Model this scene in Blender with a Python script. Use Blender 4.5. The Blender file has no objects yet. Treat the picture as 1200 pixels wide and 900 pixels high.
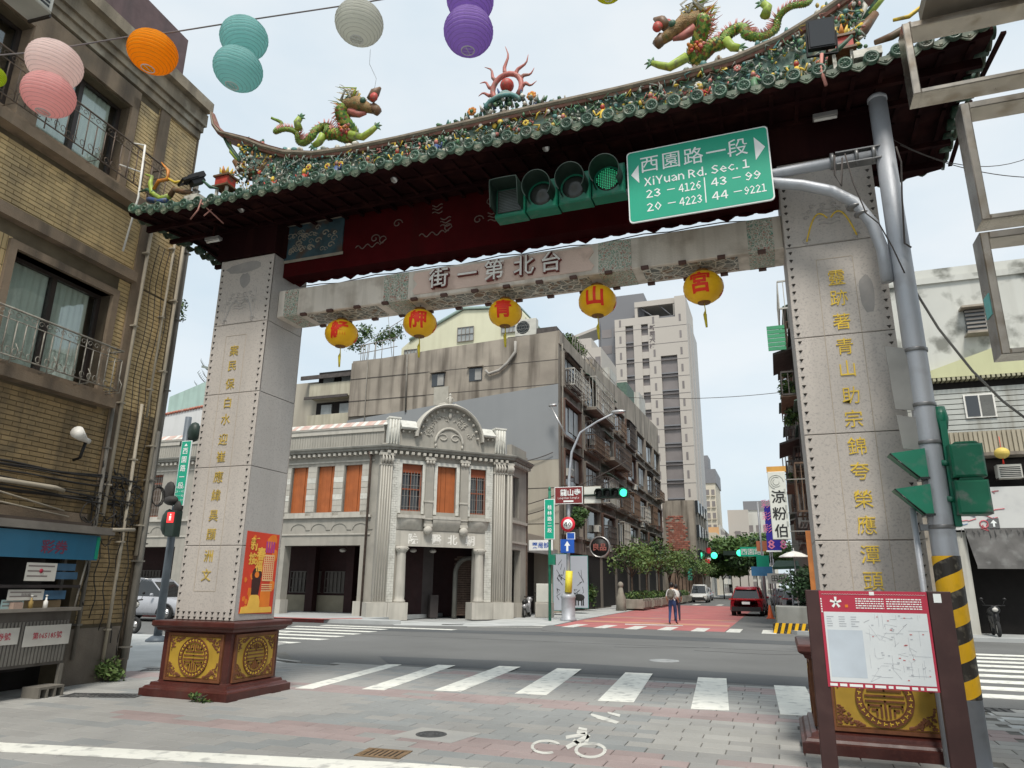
import bpy, bmesh, math, random
from mathutils import Matrix, Vector
random.seed(7)
R = math.radians
S = bpy.context.scene
COL = S.collection
PI = math.pi
# ---------------------------------------------------------------- camera
# world: x runs along the gate (left to right), y runs down the street, z up, metres
CAM = Vector((7.17, -8.44, 1.6)); YAW = R(20.2); PITCH = R(15.8); ROLL = R(0.714); FPX = 830.0
_rt = Vector((1, 0, 0)); _fw = Vector((0, math.cos(PITCH), math.sin(PITCH))); _up = Vector((0, -math.sin(PITCH), math.cos(PITCH)))
_rz = Matrix.Rotation(YAW, 3, 'Z')
CR = _rz @ (_rt * math.cos(ROLL) + _up * math.sin(ROLL)); CU = _rz @ (-_rt * math.sin(ROLL) + _up * math.cos(ROLL)); CF = _rz @ _fw
cd = bpy.data.cameras.new('camera'); cam = bpy.data.objects.new('camera', cd); COL.objects.link(cam)
cd.sensor_width = 36; cd.lens = 36 * FPX / 1200; cd.clip_start = 0.05; cd.clip_end = 3000
m = Matrix((CR, CU, -CF)).transposed().to_4x4(); m.translation = CAM; cam.matrix_world = m
S.camera = cam
# ---------------------------------------------------------------- world, sun, exposure
SUN_EL, SUN_ROT = R(58), R(158)       # sun_rotation measured clockwise from +y
w = bpy.data.worlds.new('World'); S.world = w; w.use_nodes = True
nt = w.node_tree; nt.nodes.clear()
out = nt.nodes.new('ShaderNodeOutputWorld'); bg = nt.nodes.new('ShaderNodeBackground')
sky = nt.nodes.new('ShaderNodeTexSky'); sky.sky_type = 'NISHITA'; sky.sun_disc = False
sky.sun_elevation = SUN_EL; sky.sun_rotation = SUN_ROT; sky.air_density = 1.2; sky.dust_density = 2.5
geo = nt.nodes.new('ShaderNodeTexCoord'); mp = nt.nodes.new('ShaderNodeMapping'); mp.inputs['Scale'].default_value = (1, 1, 2.2)
nz = nt.nodes.new('ShaderNodeTexNoise'); nz.inputs['Scale'].default_value = 2.2; nz.inputs['Detail'].default_value = 5; nz.inputs['Roughness'].default_value = .5
rp = nt.nodes.new('ShaderNodeValToRGB'); rp.color_ramp.elements[0].position = .36; rp.color_ramp.elements[1].position = .62
rp.color_ramp.elements[0].color = (5.2, 6.1, 6.7, 1); rp.color_ramp.elements[1].color = (6.6, 7.0, 7.2, 1)
mx = nt.nodes.new('ShaderNodeMixRGB'); mx.inputs[0].default_value = .86
L = nt.links
L.new(geo.outputs['Generated'], mp.inputs[0]); L.new(mp.outputs[0], nz.inputs[0]); L.new(nz.outputs[0], rp.inputs[0])
L.new(sky.outputs[0], mx.inputs[1]); L.new(rp.outputs[0], mx.inputs[2]); L.new(mx.outputs[0], bg.inputs[0])
bg.inputs[1].default_value = .1; L.new(bg.outputs[0], out.inputs[0])
sd = bpy.data.lights.new('sun', 'SUN'); sd.energy = 2.5; sd.angle = R(14); sd.color = (1, .95, .87)
so = bpy.data.objects.new('sun', sd); COL.objects.link(so)
_sv = Vector((math.sin(SUN_ROT) * math.cos(SUN_EL), math.cos(SUN_ROT) * math.cos(SUN_EL), math.sin(SUN_EL)))
so.rotation_euler = _sv.to_track_quat('Z', 'Y').to_euler(); so.location = (0, 0, 60)
S.view_settings.view_transform = 'Standard'; S.view_settings.look = 'None'; S.view_settings.exposure = 0.5; S.view_settings.gamma = 1
S.view_settings.use_curve_mapping = False
# ---------------------------------------------------------------- measuring helpers: a sight line met with a real plane
def ray(px, py): return CF + CR * ((px - 600) / FPX) - CU * ((py - 450) / FPX)
def GZ(px, py, z=0):
    d = ray(px, py); t = (z - CAM.z) / d.z; p = CAM + d * t; return Vector((p.x, p.y, z))
def GY(px, py, y):
    d = ray(px, py); t = (y - CAM.y) / d.y; return CAM + d * t
def GX(px, py, x):
    d = ray(px, py); t = (x - CAM.x) / d.x; return CAM + d * t
class Plane:
    """vertical wall frame: s along the wall, d out of the wall, z up"""
    def __init__(s, ox, oy, ang):
        s.o = Vector((ox, oy, 0)); s.a = R(ang); s.u = Vector((math.cos(s.a), math.sin(s.a), 0)); s.n = Vector((math.sin(s.a), -math.cos(s.a), 0))
        s.M = Matrix(((s.u.x, s.n.x, 0, ox), (s.u.y, s.n.y, 0, oy), (0, 0, 1, 0), (0, 0, 0, 1)))
    def q(s, px, py, d=0):
        r = ray(px, py); o = s.o + s.n * d; t = (o - CAM).dot(s.n) / r.dot(s.n); p = CAM + r * t; return ((p - s.o).dot(s.u), p.z)
    def p(s, a, d, z): return s.M @ Vector((a, d, z))
# ---------------------------------------------------------------- materials
MATS = {}
def M(name, col, rough=.75, var=.12, scale=2.5, bump=0., bscale=40, metal=0., streak=None, sf=.5, rnd=0., spots=None, spf=.5, sps=1.5, emit=0, spec=.4, streakscale=3.):
    if name in MATS: return MATS[name]
    m = bpy.data.materials.new(name); m.use_nodes = True; nt = m.node_tree; N = nt.nodes; K = nt.links
    b = N['Principled BSDF']; b.inputs['Roughness'].default_value = rough; b.inputs['Metallic'].default_value = metal
    b.inputs['Specular IOR Level'].default_value = spec
    g = N.new('ShaderNodeNewGeometry')
    def noise(sc, stretch=None, detail=4):
        n = N.new('ShaderNodeTexNoise'); n.inputs['Scale'].default_value = sc; n.inputs['Detail'].default_value = detail
        if stretch:
            mp = N.new('ShaderNodeMapping'); mp.inputs['Scale'].default_value = stretch; K.new(g.outputs['Position'], mp.inputs[0]); K.new(mp.outputs[0], n.inputs['Vector'])
        else: K.new(g.outputs['Position'], n.inputs['Vector'])
        return n.outputs[0]
    def ramp(src, a, b_):
        r = N.new('ShaderNodeMapRange'); r.inputs[1].default_value = a; r.inputs[2].default_value = b_; K.new(src, r.inputs[0]); return r.outputs[0]
    c = N.new('ShaderNodeMixRGB'); K.new(ramp(noise(scale, None, 6), .3, .7), c.inputs[0])
    c.inputs[1].default_value = (*[x * (1 - var) for x in col], 1); c.inputs[2].default_value = (*[min(1, x * (1 + var)) for x in col], 1)
    cur = c.outputs[0]
    def mixin(cur, fac, col2, amt):
        mu = N.new('ShaderNodeMath'); mu.operation = 'MULTIPLY'; mu.inputs[1].default_value = amt; K.new(fac, mu.inputs[0])
        x = N.new('ShaderNodeMixRGB'); K.new(mu.outputs[0], x.inputs[0]); K.new(cur, x.inputs[1]); x.inputs[2].default_value = (*col2, 1); return x.outputs[0]
    if streak: cur = mixin(cur, ramp(noise(streakscale, (1, 1, .09), 6), .47, .7), streak, sf)
    if spots: cur = mixin(cur, ramp(noise(sps, None, 9), .52, .68), spots, spf)
    if rnd:
        oi = N.new('ShaderNodeObjectInfo'); h = N.new('ShaderNodeHueSaturation'); r = N.new('ShaderNodeMapRange')
        r.inputs[3].default_value = 1 - rnd; r.inputs[4].default_value = 1 + rnd; K.new(oi.outputs['Random'], r.inputs[0]); K.new(r.outputs[0], h.inputs['Value']); K.new(cur, h.inputs['Color']); cur = h.outputs[0]
    K.new(cur, b.inputs['Base Color'])
    rr = N.new('ShaderNodeMapRange'); rr.inputs[3].default_value = max(.03, rough - .12); rr.inputs[4].default_value = min(1, rough + .12); K.new(noise(scale * 3), rr.inputs[0]); K.new(rr.outputs[0], b.inputs['Roughness'])
    if bump:
        bn = N.new('ShaderNodeBump'); bn.inputs['Strength'].default_value = bump; bn.inputs['Distance'].default_value = .02; K.new(noise(bscale, None, 5), bn.inputs['Height']); K.new(bn.outputs[0], b.inputs['Normal'])
    if emit: b.inputs['Emission Color'].default_value = (*col, 1); b.inputs['Emission Strength'].default_value = emit
    MATS[name] = m; return m
def glass(name, col, rough=.08):
    if name in MATS: return MATS[name]
    m = bpy.data.materials.new(name); m.use_nodes = True; b = m.node_tree.nodes['Principled BSDF']
    b.inputs['Base Color'].default_value = (*col, 1); b.inputs['Roughness'].default_value = rough; b.inputs['Specular IOR Level'].default_value = .8
    MATS[name] = m; return m
# ---------------------------------------------------------------- mesh building
I4 = Matrix.Identity(4)
class MB:
    def __init__(s, T=None): s.v = []; s.f = []; s.mi = []; s.sm = []; s.T = T or I4
    def add(s, vs, fs, mi=0, smooth=False):
        k = len(s.v); T = s.T; s.v += [tuple(T @ Vector(v)) for v in vs]; s.f += [tuple(i + k for i in f) for f in fs]; s.mi += [mi] * len(fs); s.sm += [smooth] * len(fs); return s
    def box(s, x0, x1, y0, y1, z0, z1, mi=0):
        vs = [(x, y, z) for z in (z0, z1) for y in (y0, y1) for x in (x0, x1)]
        return s.add(vs, [(0, 2, 3, 1), (4, 5, 7, 6), (0, 1, 5, 4), (2, 6, 7, 3), (0, 4, 6, 2), (1, 3, 7, 5)], mi)
    def bbox(s, x0, x1, y0, y1, z0, z1, b=.01, mi=0, ax='y'):
        """box with the edges of the face towards low `ax` (the outer face) chamfered"""
        vs = [(x0, y1, z0), (x1, y1, z0), (x1, y1, z1), (x0, y1, z1), (x0, y0 + b, z0), (x1, y0 + b, z0), (x1, y0 + b, z1), (x0, y0 + b, z1), (x0 + b, y0, z0 + b), (x1 - b, y0, z0 + b), (x1 - b, y0, z1 - b), (x0 + b, y0, z1 - b)]
        fs = [(3, 2, 1, 0), (0, 1, 5, 4), (1, 2, 6, 5), (2, 3, 7, 6), (3, 0, 4, 7), (4, 5, 9, 8), (5, 6, 10, 9), (6, 7, 11, 10), (7, 4, 8, 11), (8, 9, 10, 11)]
        if ax == 'z': vs = [(a, -(c), b_) for a, b_, c in vs]
        return s.add(vs, fs, mi)
    def obox(s, c, size, rot=None, mi=0):
        r = rot or Matrix.Identity(3); hx, hy, hz = [q / 2 for q in size]; c = Vector(c)
        vs = [c + r @ Vector((x, y, z)) for z in (-hz, hz) for y in (-hy, hy) for x in (-hx, hx)]
        return s.add(vs, [(0, 2, 3, 1), (4, 5, 7, 6), (0, 1, 5, 4), (2, 6, 7, 3), (0, 4, 6, 2), (1, 3, 7, 5)], mi)
    def ring(s, P, r, n, ax):
        ax = ax.normalized(); a = ax.cross(Vector((0, 0, 1)));
        if a.length < .2: a = ax.cross(Vector((1, 0, 0)))
        a.normalize(); b = ax.cross(a); return [P + a * (r * math.cos(2 * PI * k / n)) + b * (r * math.sin(2 * PI * k / n)) for k in range(n)]
    def tube(s, path, r, n=8, mi=0, smooth=True, closed=False):
        P = [Vector(p) for p in path]; m = len(P); rs = r if isinstance(r, (list, tuple)) else [r] * m; vs = []; fs = []
        prev = None
        for i, p in enumerate(P):
            if closed: t = P[(i + 1) % m] - P[i - 1]
            else: t = P[min(i + 1, m - 1)] - P[max(i - 1, 0)]
            t.normalize()
            if prev is None:
                a = t.cross(Vector((0, 0, 1)))
                if a.length < .3: a = t.cross(Vector((1, 0, 0)))
            else: a = prev - t * prev.dot(t)
            a.normalize(); prev = a; b = t.cross(a)
            vs += [p + a * (rs[i] * math.cos(2 * PI * k / n)) + b * (rs[i] * math.sin(2 * PI * k / n)) for k in range(n)]
        for i in range(m if closed else m - 1):
            j = (i + 1) % m
            for k in range(n): fs.append((i * n + k, i * n + (k + 1) % n, j * n + (k + 1) % n, j * n + k))
        if not closed: fs += [tuple(reversed(range(n))), tuple((m - 1) * n + k for k in range(n))]
        return s.add(vs, fs, mi, smooth)
    def cyl(s, a, b, r, n=12, mi=0, r2=None): return s.tube([a, b], [r, r if r2 is None else r2], n, mi)
    def lathe(s, c, prof, n=16, mi=0, ax='z', smooth=True):
        c = Vector(c); vs = []; fs = []
        for r, h in prof:
            for k in range(n):
                a = 2 * PI * k / n; x, y = r * math.cos(a), r * math.sin(a)
                vs.append(c + (Vector((x, y, h)) if ax == 'z' else Vector((x, h, y)) if ax == 'y' else Vector((h, x, y))))
        for i in range(len(prof) - 1):
            for k in range(n): fs.append((i * n + k, i * n + (k + 1) % n, (i + 1) * n + (k + 1) % n, (i + 1) * n + k))
        fs += [tuple(reversed(range(n))), tuple((len(prof) - 1) * n + k for k in range(n))]
        return s.add(vs, fs, mi, smooth)
    def ell(s, c, rx, ry=None, rz=None, n=10, m=7, mi=0, smooth=True):
        ry = ry or rx; rz = rz or rx; c = Vector(c); vs = []; fs = []
        for i in range(m + 1):
            t = PI * i / m
            for k in range(n):
                a = 2 * PI * k / n; vs.append(c + Vector((rx * math.sin(t) * math.cos(a), ry * math.sin(t) * math.sin(a), -rz * math.cos(t))))
        for i in range(m):
            for k in range(n): fs.append((i * n + k, i * n + (k + 1) % n, (i + 1) * n + (k + 1) % n, (i + 1) * n + k))
        return s.add(vs, fs, mi, smooth)
    def prism(s, poly, d0, d1, mi=0, plane='xz', smooth=False):
        """poly extruded; plane 'xz' -> extruded along y, 'xy' -> along z, 'yz' -> along x"""
        n = len(poly)
        def P(a, b, d): return (a, d, b) if plane == 'xz' else (a, b, d) if plane == 'xy' else (d, a, b)
        vs = [P(a, b, d0) for a, b in poly] + [P(a, b, d1) for a, b in poly]
        fs = [tuple(range(n)), tuple(reversed(range(n, 2 * n)))] + [(i, i + n, (i + 1) % n + n, (i + 1) % n) for i in range(n)]
        return s.add(vs, fs, mi, smooth)
    def sweep(s, path, prof, mi=0, closed=False):
        """prof: list of (out, z); path: list of (x, y) corners; out is to the right of the path"""
        n = len(path); vs = []; fs = []; k = len(prof)
        for i, p in enumerate(path):
            p = Vector(p).to_2d()
            def nrm(a, b): d = (Vector(b) - Vector(a)); d.normalize(); return Vector((d.y, -d.x))
            if closed or 0 < i < n - 1:
                a, b = nrm(path[i - 1], path[i]), nrm(path[i], path[(i + 1) % n]); o = (a + b); o = o / max(.2, o.dot(a))
            elif i == 0: o = nrm(path[0], path[1])
            else: o = nrm(path[-2], path[-1])
            vs += [(p.x + o.x * q, p.y + o.y * q, z) for q, z in prof]
        for i in range(n if closed else n - 1):
            j = (i + 1) % n
            for q in range(k - 1): fs.append((i * k + q, j * k + q, j * k + q + 1, i * k + q + 1))
        if not closed: fs += [tuple(range(k)), tuple(reversed(range((n - 1) * k, n * k)))]
        return s.add(vs, fs, mi)
    def text(s, body, c, size, xd=(1, 0, 0), yd=(0, 0, 1), ext=.004, mi=0, bold=0., sx=1.):
        vs, fs = text_geo(body, bold); X = Vector(xd).normalized(); Y = Vector(yd).normalized(); Z = X.cross(Y); c = Vector(c)
        n = len(vs); q = [c + X * (x * size * sx) + Y * (y * size) for x, y in vs]
        fr = [p + Z * ext for p in q]
        s.add(fr, fs, mi)
        # side walls from boundary edges
        if ext > .0065:
            cnt = {}
            for f in fs:
                for a, b in zip(f, f[1:] + f[:1]): cnt[(a, b)] = 1
            side = [(a, b, b + n, a + n) for (a, b) in cnt if (b, a) not in cnt]
            s.add(fr + q, [(d_, c_, b_, a_) for a_, b_, c_, d_ in side], mi)
        return s
    def mesh(s, name, mats):
        me = bpy.data.meshes.new(name); me.from_pydata(s.v, [], s.f)
        for m_ in (mats if isinstance(mats, (list, tuple)) else [mats]): me.materials.append(m_)
        me.polygons.foreach_set('material_index', s.mi); me.polygons.foreach_set('use_smooth', s.sm); me.update(); return me
    def build(s, name, mats, parent=None, **kw):
        ob = bpy.data.objects.new(name, s.mesh(name, mats)); COL.objects.link(ob); _par(ob, parent)
        for k, v in kw.items(): ob[k] = v
        return ob
WM = {}
def _par(ob, parent):
    """parent while keeping vertices authored in world space"""
    if parent is not None:
        ob.parent = parent; ob.matrix_parent_inverse = WM.get(parent.name, I4).inverted()
    WM[ob.name] = I4
SPLIT = {'lamp_clips', 'arcade_piers', 'painted_panel', 'window_surround', 'rafters', 'purlins', 'windows', 'downpipes', 'pane', 'lettering', 'louvres', 'lower_additions', 'opening', 'wall_light', 'mounting', 'side_member'}
def part(mb, name, mats, parent, **kw):
    if name in SPLIT and 'kind' not in kw:
        n = len(mb.v); rt = list(range(n))
        def find(i):
            while rt[i] != i: rt[i] = rt[rt[i]]; i = rt[i]
            return i
        for f in mb.f:
            a = find(f[0])
            for i in f[1:]: rt[find(i)] = a
        gr = {}
        for k, f in enumerate(mb.f): gr.setdefault(find(f[0]), []).append(k)
        if 1 < len(gr) <= 90 and not (name == 'lettering'):
            o_ = None; nm = {'lamp_clips': 'lamp_clip', 'arcade_piers': 'arcade_pier', 'rafters': 'rafter', 'purlins': 'purlin', 'windows': 'window', 'downpipes': 'downpipe', 'louvres': 'louvre', 'lower_additions': 'lower_addition'}.get(name, name)
            for ks in gr.values():
                q = MB(); mp = {}
                for k in ks:
                    for i in mb.f[k]:
                        if i not in mp: mp[i] = len(q.v); q.v.append(mb.v[i])
                    q.f.append(tuple(mp[i] for i in mb.f[k])); q.mi.append(mb.mi[k]); q.sm.append(mb.sm[k])
                x = q.build(nm, mats, parent, **kw); o_ = o_ or x
            return o_
    return mb.build(name, mats, parent, **kw)
def place(mesh, name, parent, mat, **kw):
    ob = bpy.data.objects.new(name, mesh); COL.objects.link(ob); ob.matrix_local = mat
    if parent is not None: ob.parent = parent; ob.matrix_parent_inverse = WM.get(parent.name, I4).inverted()
    for k, v in kw.items(): ob[k] = v
    return ob
_tc = {}
_fc = bpy.data.curves.new('tmp_text', 'FONT'); _fo = bpy.data.objects.new('tmp_text', _fc)
def text_geo(body, bold=0., raw=False):
    """flat glyph outline mesh, centred, unit em height"""
    if (body, bold, raw) in _tc: return _tc[(body, bold, raw)]
    if not raw and body.isascii() and body.strip():      # Latin set in the sans glyphs of the full-width block
        vs, fs, x = [], [], 0.
        for c in body:
            if c == ' ': x += .27; continue
            v, f = text_geo(chr(ord(c) + 0xFEE0), bold, True)
            if not v: continue
            a, b = min(p[0] for p in v), max(p[0] for p in v); n = len(vs); vs += [(p[0] - a + x, p[1]) for p in v]; fs += [tuple(i + n for i in q) for q in f]; x += b - a + .085
        x0, x1 = min(v[0] for v in vs), max(v[0] for v in vs); y0, y1 = min(v[1] for v in vs), max(v[1] for v in vs)
        k = 1.; r_ = [((p[0] - (x0 + x1) / 2) * k, (p[1] - (y0 + y1) / 2) * k) for p in vs], fs; _tc[(body, bold, raw)] = r_; return r_
    _fc.body = body; _fc.size = 1; _fc.resolution_u = 1; _fc.offset = bold; _fc.fill_mode = 'FRONT' if hasattr(_fc, 'fill_mode') else _fc.fill_mode
    me = bpy.data.meshes.new_from_object(_fo)
    vs = [(v.co.x, v.co.y) for v in me.vertices]; fs = [tuple(p.vertices) for p in me.polygons]
    fs = [f if me.polygons[i].normal.z > 0 else f[::-1] for i, f in enumerate(fs)]
    if vs and not raw:
        x0, x1 = min(v[0] for v in vs), max(v[0] for v in vs); y0, y1 = min(v[1] for v in vs), max(v[1] for v in vs)
        vs = [(x - (x0 + x1) / 2, y - (y0 + y1) / 2) for x, y in vs]
    bpy.data.meshes.remove(me); _tc[(body, bold, raw)] = (vs, fs); return vs, fs
def tag(o, label=None, cat=None, group=None, kind=None):
    for k, v in (('label', label), ('category', cat), ('group', group), ('kind', kind)):
        if v: o[k] = v
    return o
def thing(name, label, cat, loc=(0, 0, 0), rz=0, group=None):
    o = bpy.data.objects.new(name, None); COL.objects.link(o); o.empty_display_size = .2
    m = Matrix.Translation(loc) @ Matrix.Rotation(rz, 4, 'Z'); o.matrix_world = m; WM[o.name] = m
    return tag(o, label, cat, group)
def one(mb, name, mats, label, cat, group=None): return tag(mb.build(name, mats), label, cat, group)
def struct(mb, name, mats, parent=None):
    o = mb.build(name, mats, parent)
    if parent is None: o['kind'] = 'structure'
    return o
KIDS = {}
def dup(root, loc, rz=0., label=None, group=None, scale=None):
    """copy a thing authored round the world origin, with its parts and sub-parts"""
    r = root.copy(); COL.objects.link(r); r.matrix_world = Matrix.Translation(loc) @ Matrix.Rotation(rz, 4, 'Z') @ (Matrix.Scale(scale, 4) if scale else I4)
    def rec(src, dst):
        for ch in src.children:
            c = ch.copy(); COL.objects.link(c); c.parent = dst; rec(ch, c)
    rec(root, r)
    if label: r['label'] = label
    if group: r['group'] = group
    return r
def move(root, loc, rz=0.): root.matrix_world = Matrix.Translation(loc) @ Matrix.Rotation(rz, 4, 'Z'); return root
# ================================================================ ground, roads, pavements
def infr(p, mg=20):
    v = Vector(p) - CAM; z = v.dot(CF)
    if z < .3: return None
    x = 600 + FPX * v.dot(CR) / z; y = 450 - FPX * v.dot(CU) / z
    return (x, y, z) if -mg < x < 1200 + mg and -mg < y < 900 + mg else None
ASPH = M('asphalt', (.135, .136, .132), .85, .12, .35, bump=.5, bscale=90, spots=(.175, .175, .17), spf=.55, sps=.22)
ASPH2 = M('asphalt_patch', (.085, .09, .093), .85, .12, .6, bump=.5, bscale=110)
PAINT = M('road_paint', (.72, .715, .65), .7, .08, 3, spots=(.36, .36, .34), spf=.8, sps=6)
PAINTOLD = M('worn_paint', (.58, .575, .53), .75, .1, 3, spots=(.26, .26, .25), spf=.8, sps=7)
REDR = M('red_road', (.40, .135, .13), .85, .14, .8, bump=.3, bscale=100, spots=(.3, .2, .19), spf=.6, sps=.5)
CONC = M('pavement_concrete', (.37, .38, .375), .85, .1, .8, bump=.3, bscale=60, spots=(.27, .28, .27), spf=.6, sps=1.1)
CONC2 = M('pavement_light', (.44, .45, .44), .85, .1, 1.2, bump=.3, bscale=60, spots=(.3, .31, .3), spf=.6, sps=.9)
KERB = M('kerb_stone', (.36, .35, .33), .85, .12, 2, bump=.3, spots=(.18, .17, .16), spf=.6)
KRED = M('kerb_red', (.34, .09, .08), .8, .2, 2, spots=(.2, .16, .15), spf=.7, sps=5)
MORT = M('joint_sand', (.13, .127, .115), .95, .2, 6)
IRON = M('cast_iron', (.09, .09, .09), .6, .25, 12, bump=.6, bscale=70, metal=.4)
RUST = M('rusty_iron', (.2, .13, .07), .8, .3, 14, bump=.5)
g = MB(); g.add([(-900, -500, -.05), (900, -500, -.05), (900, 1500, -.05), (-900, 1500, -.05)], [(0, 1, 2, 3)])
struct(g, 'ground', CONC)
g = MB()
def strip(poly, z, mi=0, mb=None):
    (mb or g).add([(a, b, z) for a, b in poly], [tuple(range(len(poly)))], mi)
strip([(-120, 3.6), (120, 3.6), (120, 20.4), (-120, 20.4)], 0); strip([(-4.9, 20.4), (8.2, 20.4), (8.2, 330), (-4.9, 330)], 0)
ROAD = struct(g, 'road', ASPH)
g = MB()
strip([(-.5, 5.3), (4.8, 5.5), (9, 5.0), (9, 6.6), (3, 7.2), (-1.5, 6.6)], .003); strip([(-7, 14.2), (1, 15.3), (9, 14.8), (9, 16.4), (1, 17), (-7, 15.6)], .003)
struct(g, 'asphalt_patch', ASPH2)
g = MB(); rg_ = random.Random(8)
for k in range(5):
    x, y = rg_.uniform(-5, 12), rg_.uniform(6.5, 18); q = [(x, y, .0042)]; d = rg_.uniform(-.5, .5)
    for j in range(rg_.randint(5, 12)): d += rg_.uniform(-.4, .4); x += .35 * math.cos(d); y += .3 * math.sin(d); q.append((x, y, .0042))
    g.tube(q, .003, 3)
g.box(-6, 10, 12.6, 12.615, .001, .0035)
struct(g, 'asphalt_cracks', M('crack_tar', (.07, .07, .072), .8))
# red surfaced carriageway beyond the crossing
g = MB(); strip([(-1.6, 20.7), (5.1, 20.2), (5.1, 58), (-2.2, 58), (-2.2, 40), (-1.9, 26)], .004); struct(g, 'red_carriageway', REDR)
g = MB(); strip([(-1.5, 24.8), (5, 24.2), (5, 25.3), (-1.6, 25.9)], .008); strip([(-1.8, 29.6), (5, 29.4), (5, 30), (-1.8, 30.2)], .008)
struct(g, 'faded_orange_band', M('faded_orange', (.5, .27, .17), .85, .15, 1.2, spots=(.42, .18, .17), spf=.8, sps=1.2))
# zebra crossings and lines: each stripe is a piece
def stripe(poly, z=.0205, m=PAINT, name='road_marking', parent=None):
    b = MB(); b.prism([(a, c) for a, c in poly], z - .004, z, plane='xy'); return b.build(name, m, parent, kind='structure') if parent is None else b.build(name, m, parent)
near = [(-.27, .15, .24), (.72, 1.16, .30), (1.95, 2.25, .36), (3.14, 3.52, .4), (4.53, 4.84, .42), (5.88, 6.15, .41), (7.18, 7.28, .41)]
nr = MB(); nr.prism([(-.5, 1.5), (-.49, 1.5), (-.49, 1.51)], .0, .001, plane='xy')
zebra_near = None
for i, (uf, un, w_) in enumerate(near):
    vf = [5.15, 5.5, 5.85, 6.0, 5.9, 5.75, 5.2][i]; vn = [1.5, 1.85, 2.2, 2.42, 2.28, 2.13, 2.15][i]; h = w_ * .6
    pts = [(un - h, vn), (un + h, vn + .06), (uf + h, vf), (uf - h, vf - .05)]
    vs = [(a, b, .022 if b < 4.6 else .022) for a, b in pts]
    b = MB(); b.prism(pts, .017, .0215, plane='xy')
    if zebra_near is None: zebra_near = b.build('zebra_crossing', PAINT, None, kind='structure')
    else: b.build('stripe', PAINT, zebra_near)
b = MB(); b.prism([(-4.4, -3.55), (-.2, -3.2), (3.9, -2.35), (6.2, -1.95), (6.2, -1.72), (3.8, -2.03), (-.2, -2.86), (-4.4, -3.25)], .017, .0215, plane='xy'); b.build('white_line', PAINT, None, kind='structure')
zl = None
for i, (v0, u0, u1) in enumerate([(8.5, -9.6, -5.35), (9.85, -9.7, -5.35), (11.05, -9.8, -5.6), (12.25, -9.9, -5.75), (13.5, -10, -5.9), (14.8, -10, -6.2), (15.9, -9.5, -4.0)]):
    b = MB(); b.prism([(u0, v0), (u1, v0 + .05), (u1 + .05, v0 + .47), (u0, v0 + .42)], .001, .0055, plane='xy')
    if zl is None: zl = b.build('zebra_crossing_left', PAINT, None, kind='structure')
    else: b.build('stripe', PAINT, zl)
zr = None
for i in range(9):
    v0 = 5.2 + i * 1.07; b = MB(); b.prism([(9.9 + i * .12, v0), (14.6, v0 + .1), (14.6, v0 + .62), (9.9 + i * .12, v0 + .5)], .001, .0055, plane='xy')
    if zr is None: zr = b.build('zebra_crossing_right', PAINT, None, kind='structure')
    else: b.build('stripe', PAINT, zr)
zf = None
for i in range(9):
    u0 = -3.6 + i * 1.25; v0 = 20.0 + .1 * (i % 2); b = MB(); b.prism([(u0, v0), (u0 + .5, v0), (u0 + .5, v0 + 2.4), (u0, v0 + 2.4)], .005, .0095, plane='xy')
    if zf is None: zf = b.build('zebra_crossing_far', PAINTOLD, None, kind='structure')
    else: b.build('stripe', PAINTOLD, zf)
for pts in ([(-4.2, 17.9), (-1.6, 19.2), (-1.7, 19.35), (-4.3, 18.05)], [(.8, 23.2), (3.2, 23.6), (3.1, 24.1), (.7, 23.8)], [(-8.4, 6.2), (-8.25, 6.2), (-7.9, 12), (-8.05, 12)]): stripe(pts, .0125, PAINTOLD, 'white_line')
for u_ in (-.5, 1.6, 3.7): stripe([(u_, 60), (u_ + .5, 60), (u_ + .5, 64), (u_, 64)], .0125, PAINTOLD, 'white_line')
# paved gate forecourt: interlocking long pavers laid in rows, joints recessed
u0_, u1_, vA, vB = -3.9, 9.6, -8.0, 4.75
g = MB(); strip([(-3.95, vA), (u1_ + .05, vA), (u1_ + .05, 4.95), (2.5, 4.95), (-1.6, 4.6), (-2.6, 5.0), (-3.95, 6.5)], .004); FORE = struct(g, 'forecourt_paving', MORT)
pm = [M('paver_grey', (.285, .28, .265), .8, .08, 1.3, bump=.35, bscale=70, rnd=.06, spots=(.235,.235,.23), spf=.6, sps=.5), M('paver_blue', (.25, .257, .252), .8, .1, 1.3, bump=.35, bscale=70, rnd=.06, spots=(.22,.24,.245), spf=.5, sps=.6),
      M('paver_red', (.295, .235, .225), .8, .12, 1.5, bump=.35, bscale=70, rnd=.1, spots=(.3, .25, .24), spf=.6, sps=1.2), M('paver_pale', (.325, .32, .30), .8, .08, 1.3, bump=.35, bscale=70, rnd=.08, spots=(.26, .265, .26), spf=.5, sps=.7)]
PW, PD = .5, .235
me_p = []
for m_ in pm:
    b = MB(); b.bbox(-PW / 2 + .005, PW / 2 - .005, -.017, .0, -PD / 2 + .005, PD / 2 - .005, .005, 0, 'y')
    b.v = [(x, z, -y) for x, y, z in b.v]; b.f = [f for f in b.f if f != (3, 2, 1, 0)][0:]; b.mi = b.mi[:len(b.f)]; b.sm = b.sm[:len(b.f)]
    me_p.append(b.mesh('paver', m_))
cells = []
rw = 0; v = vA
rng = random.Random(3)
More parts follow.
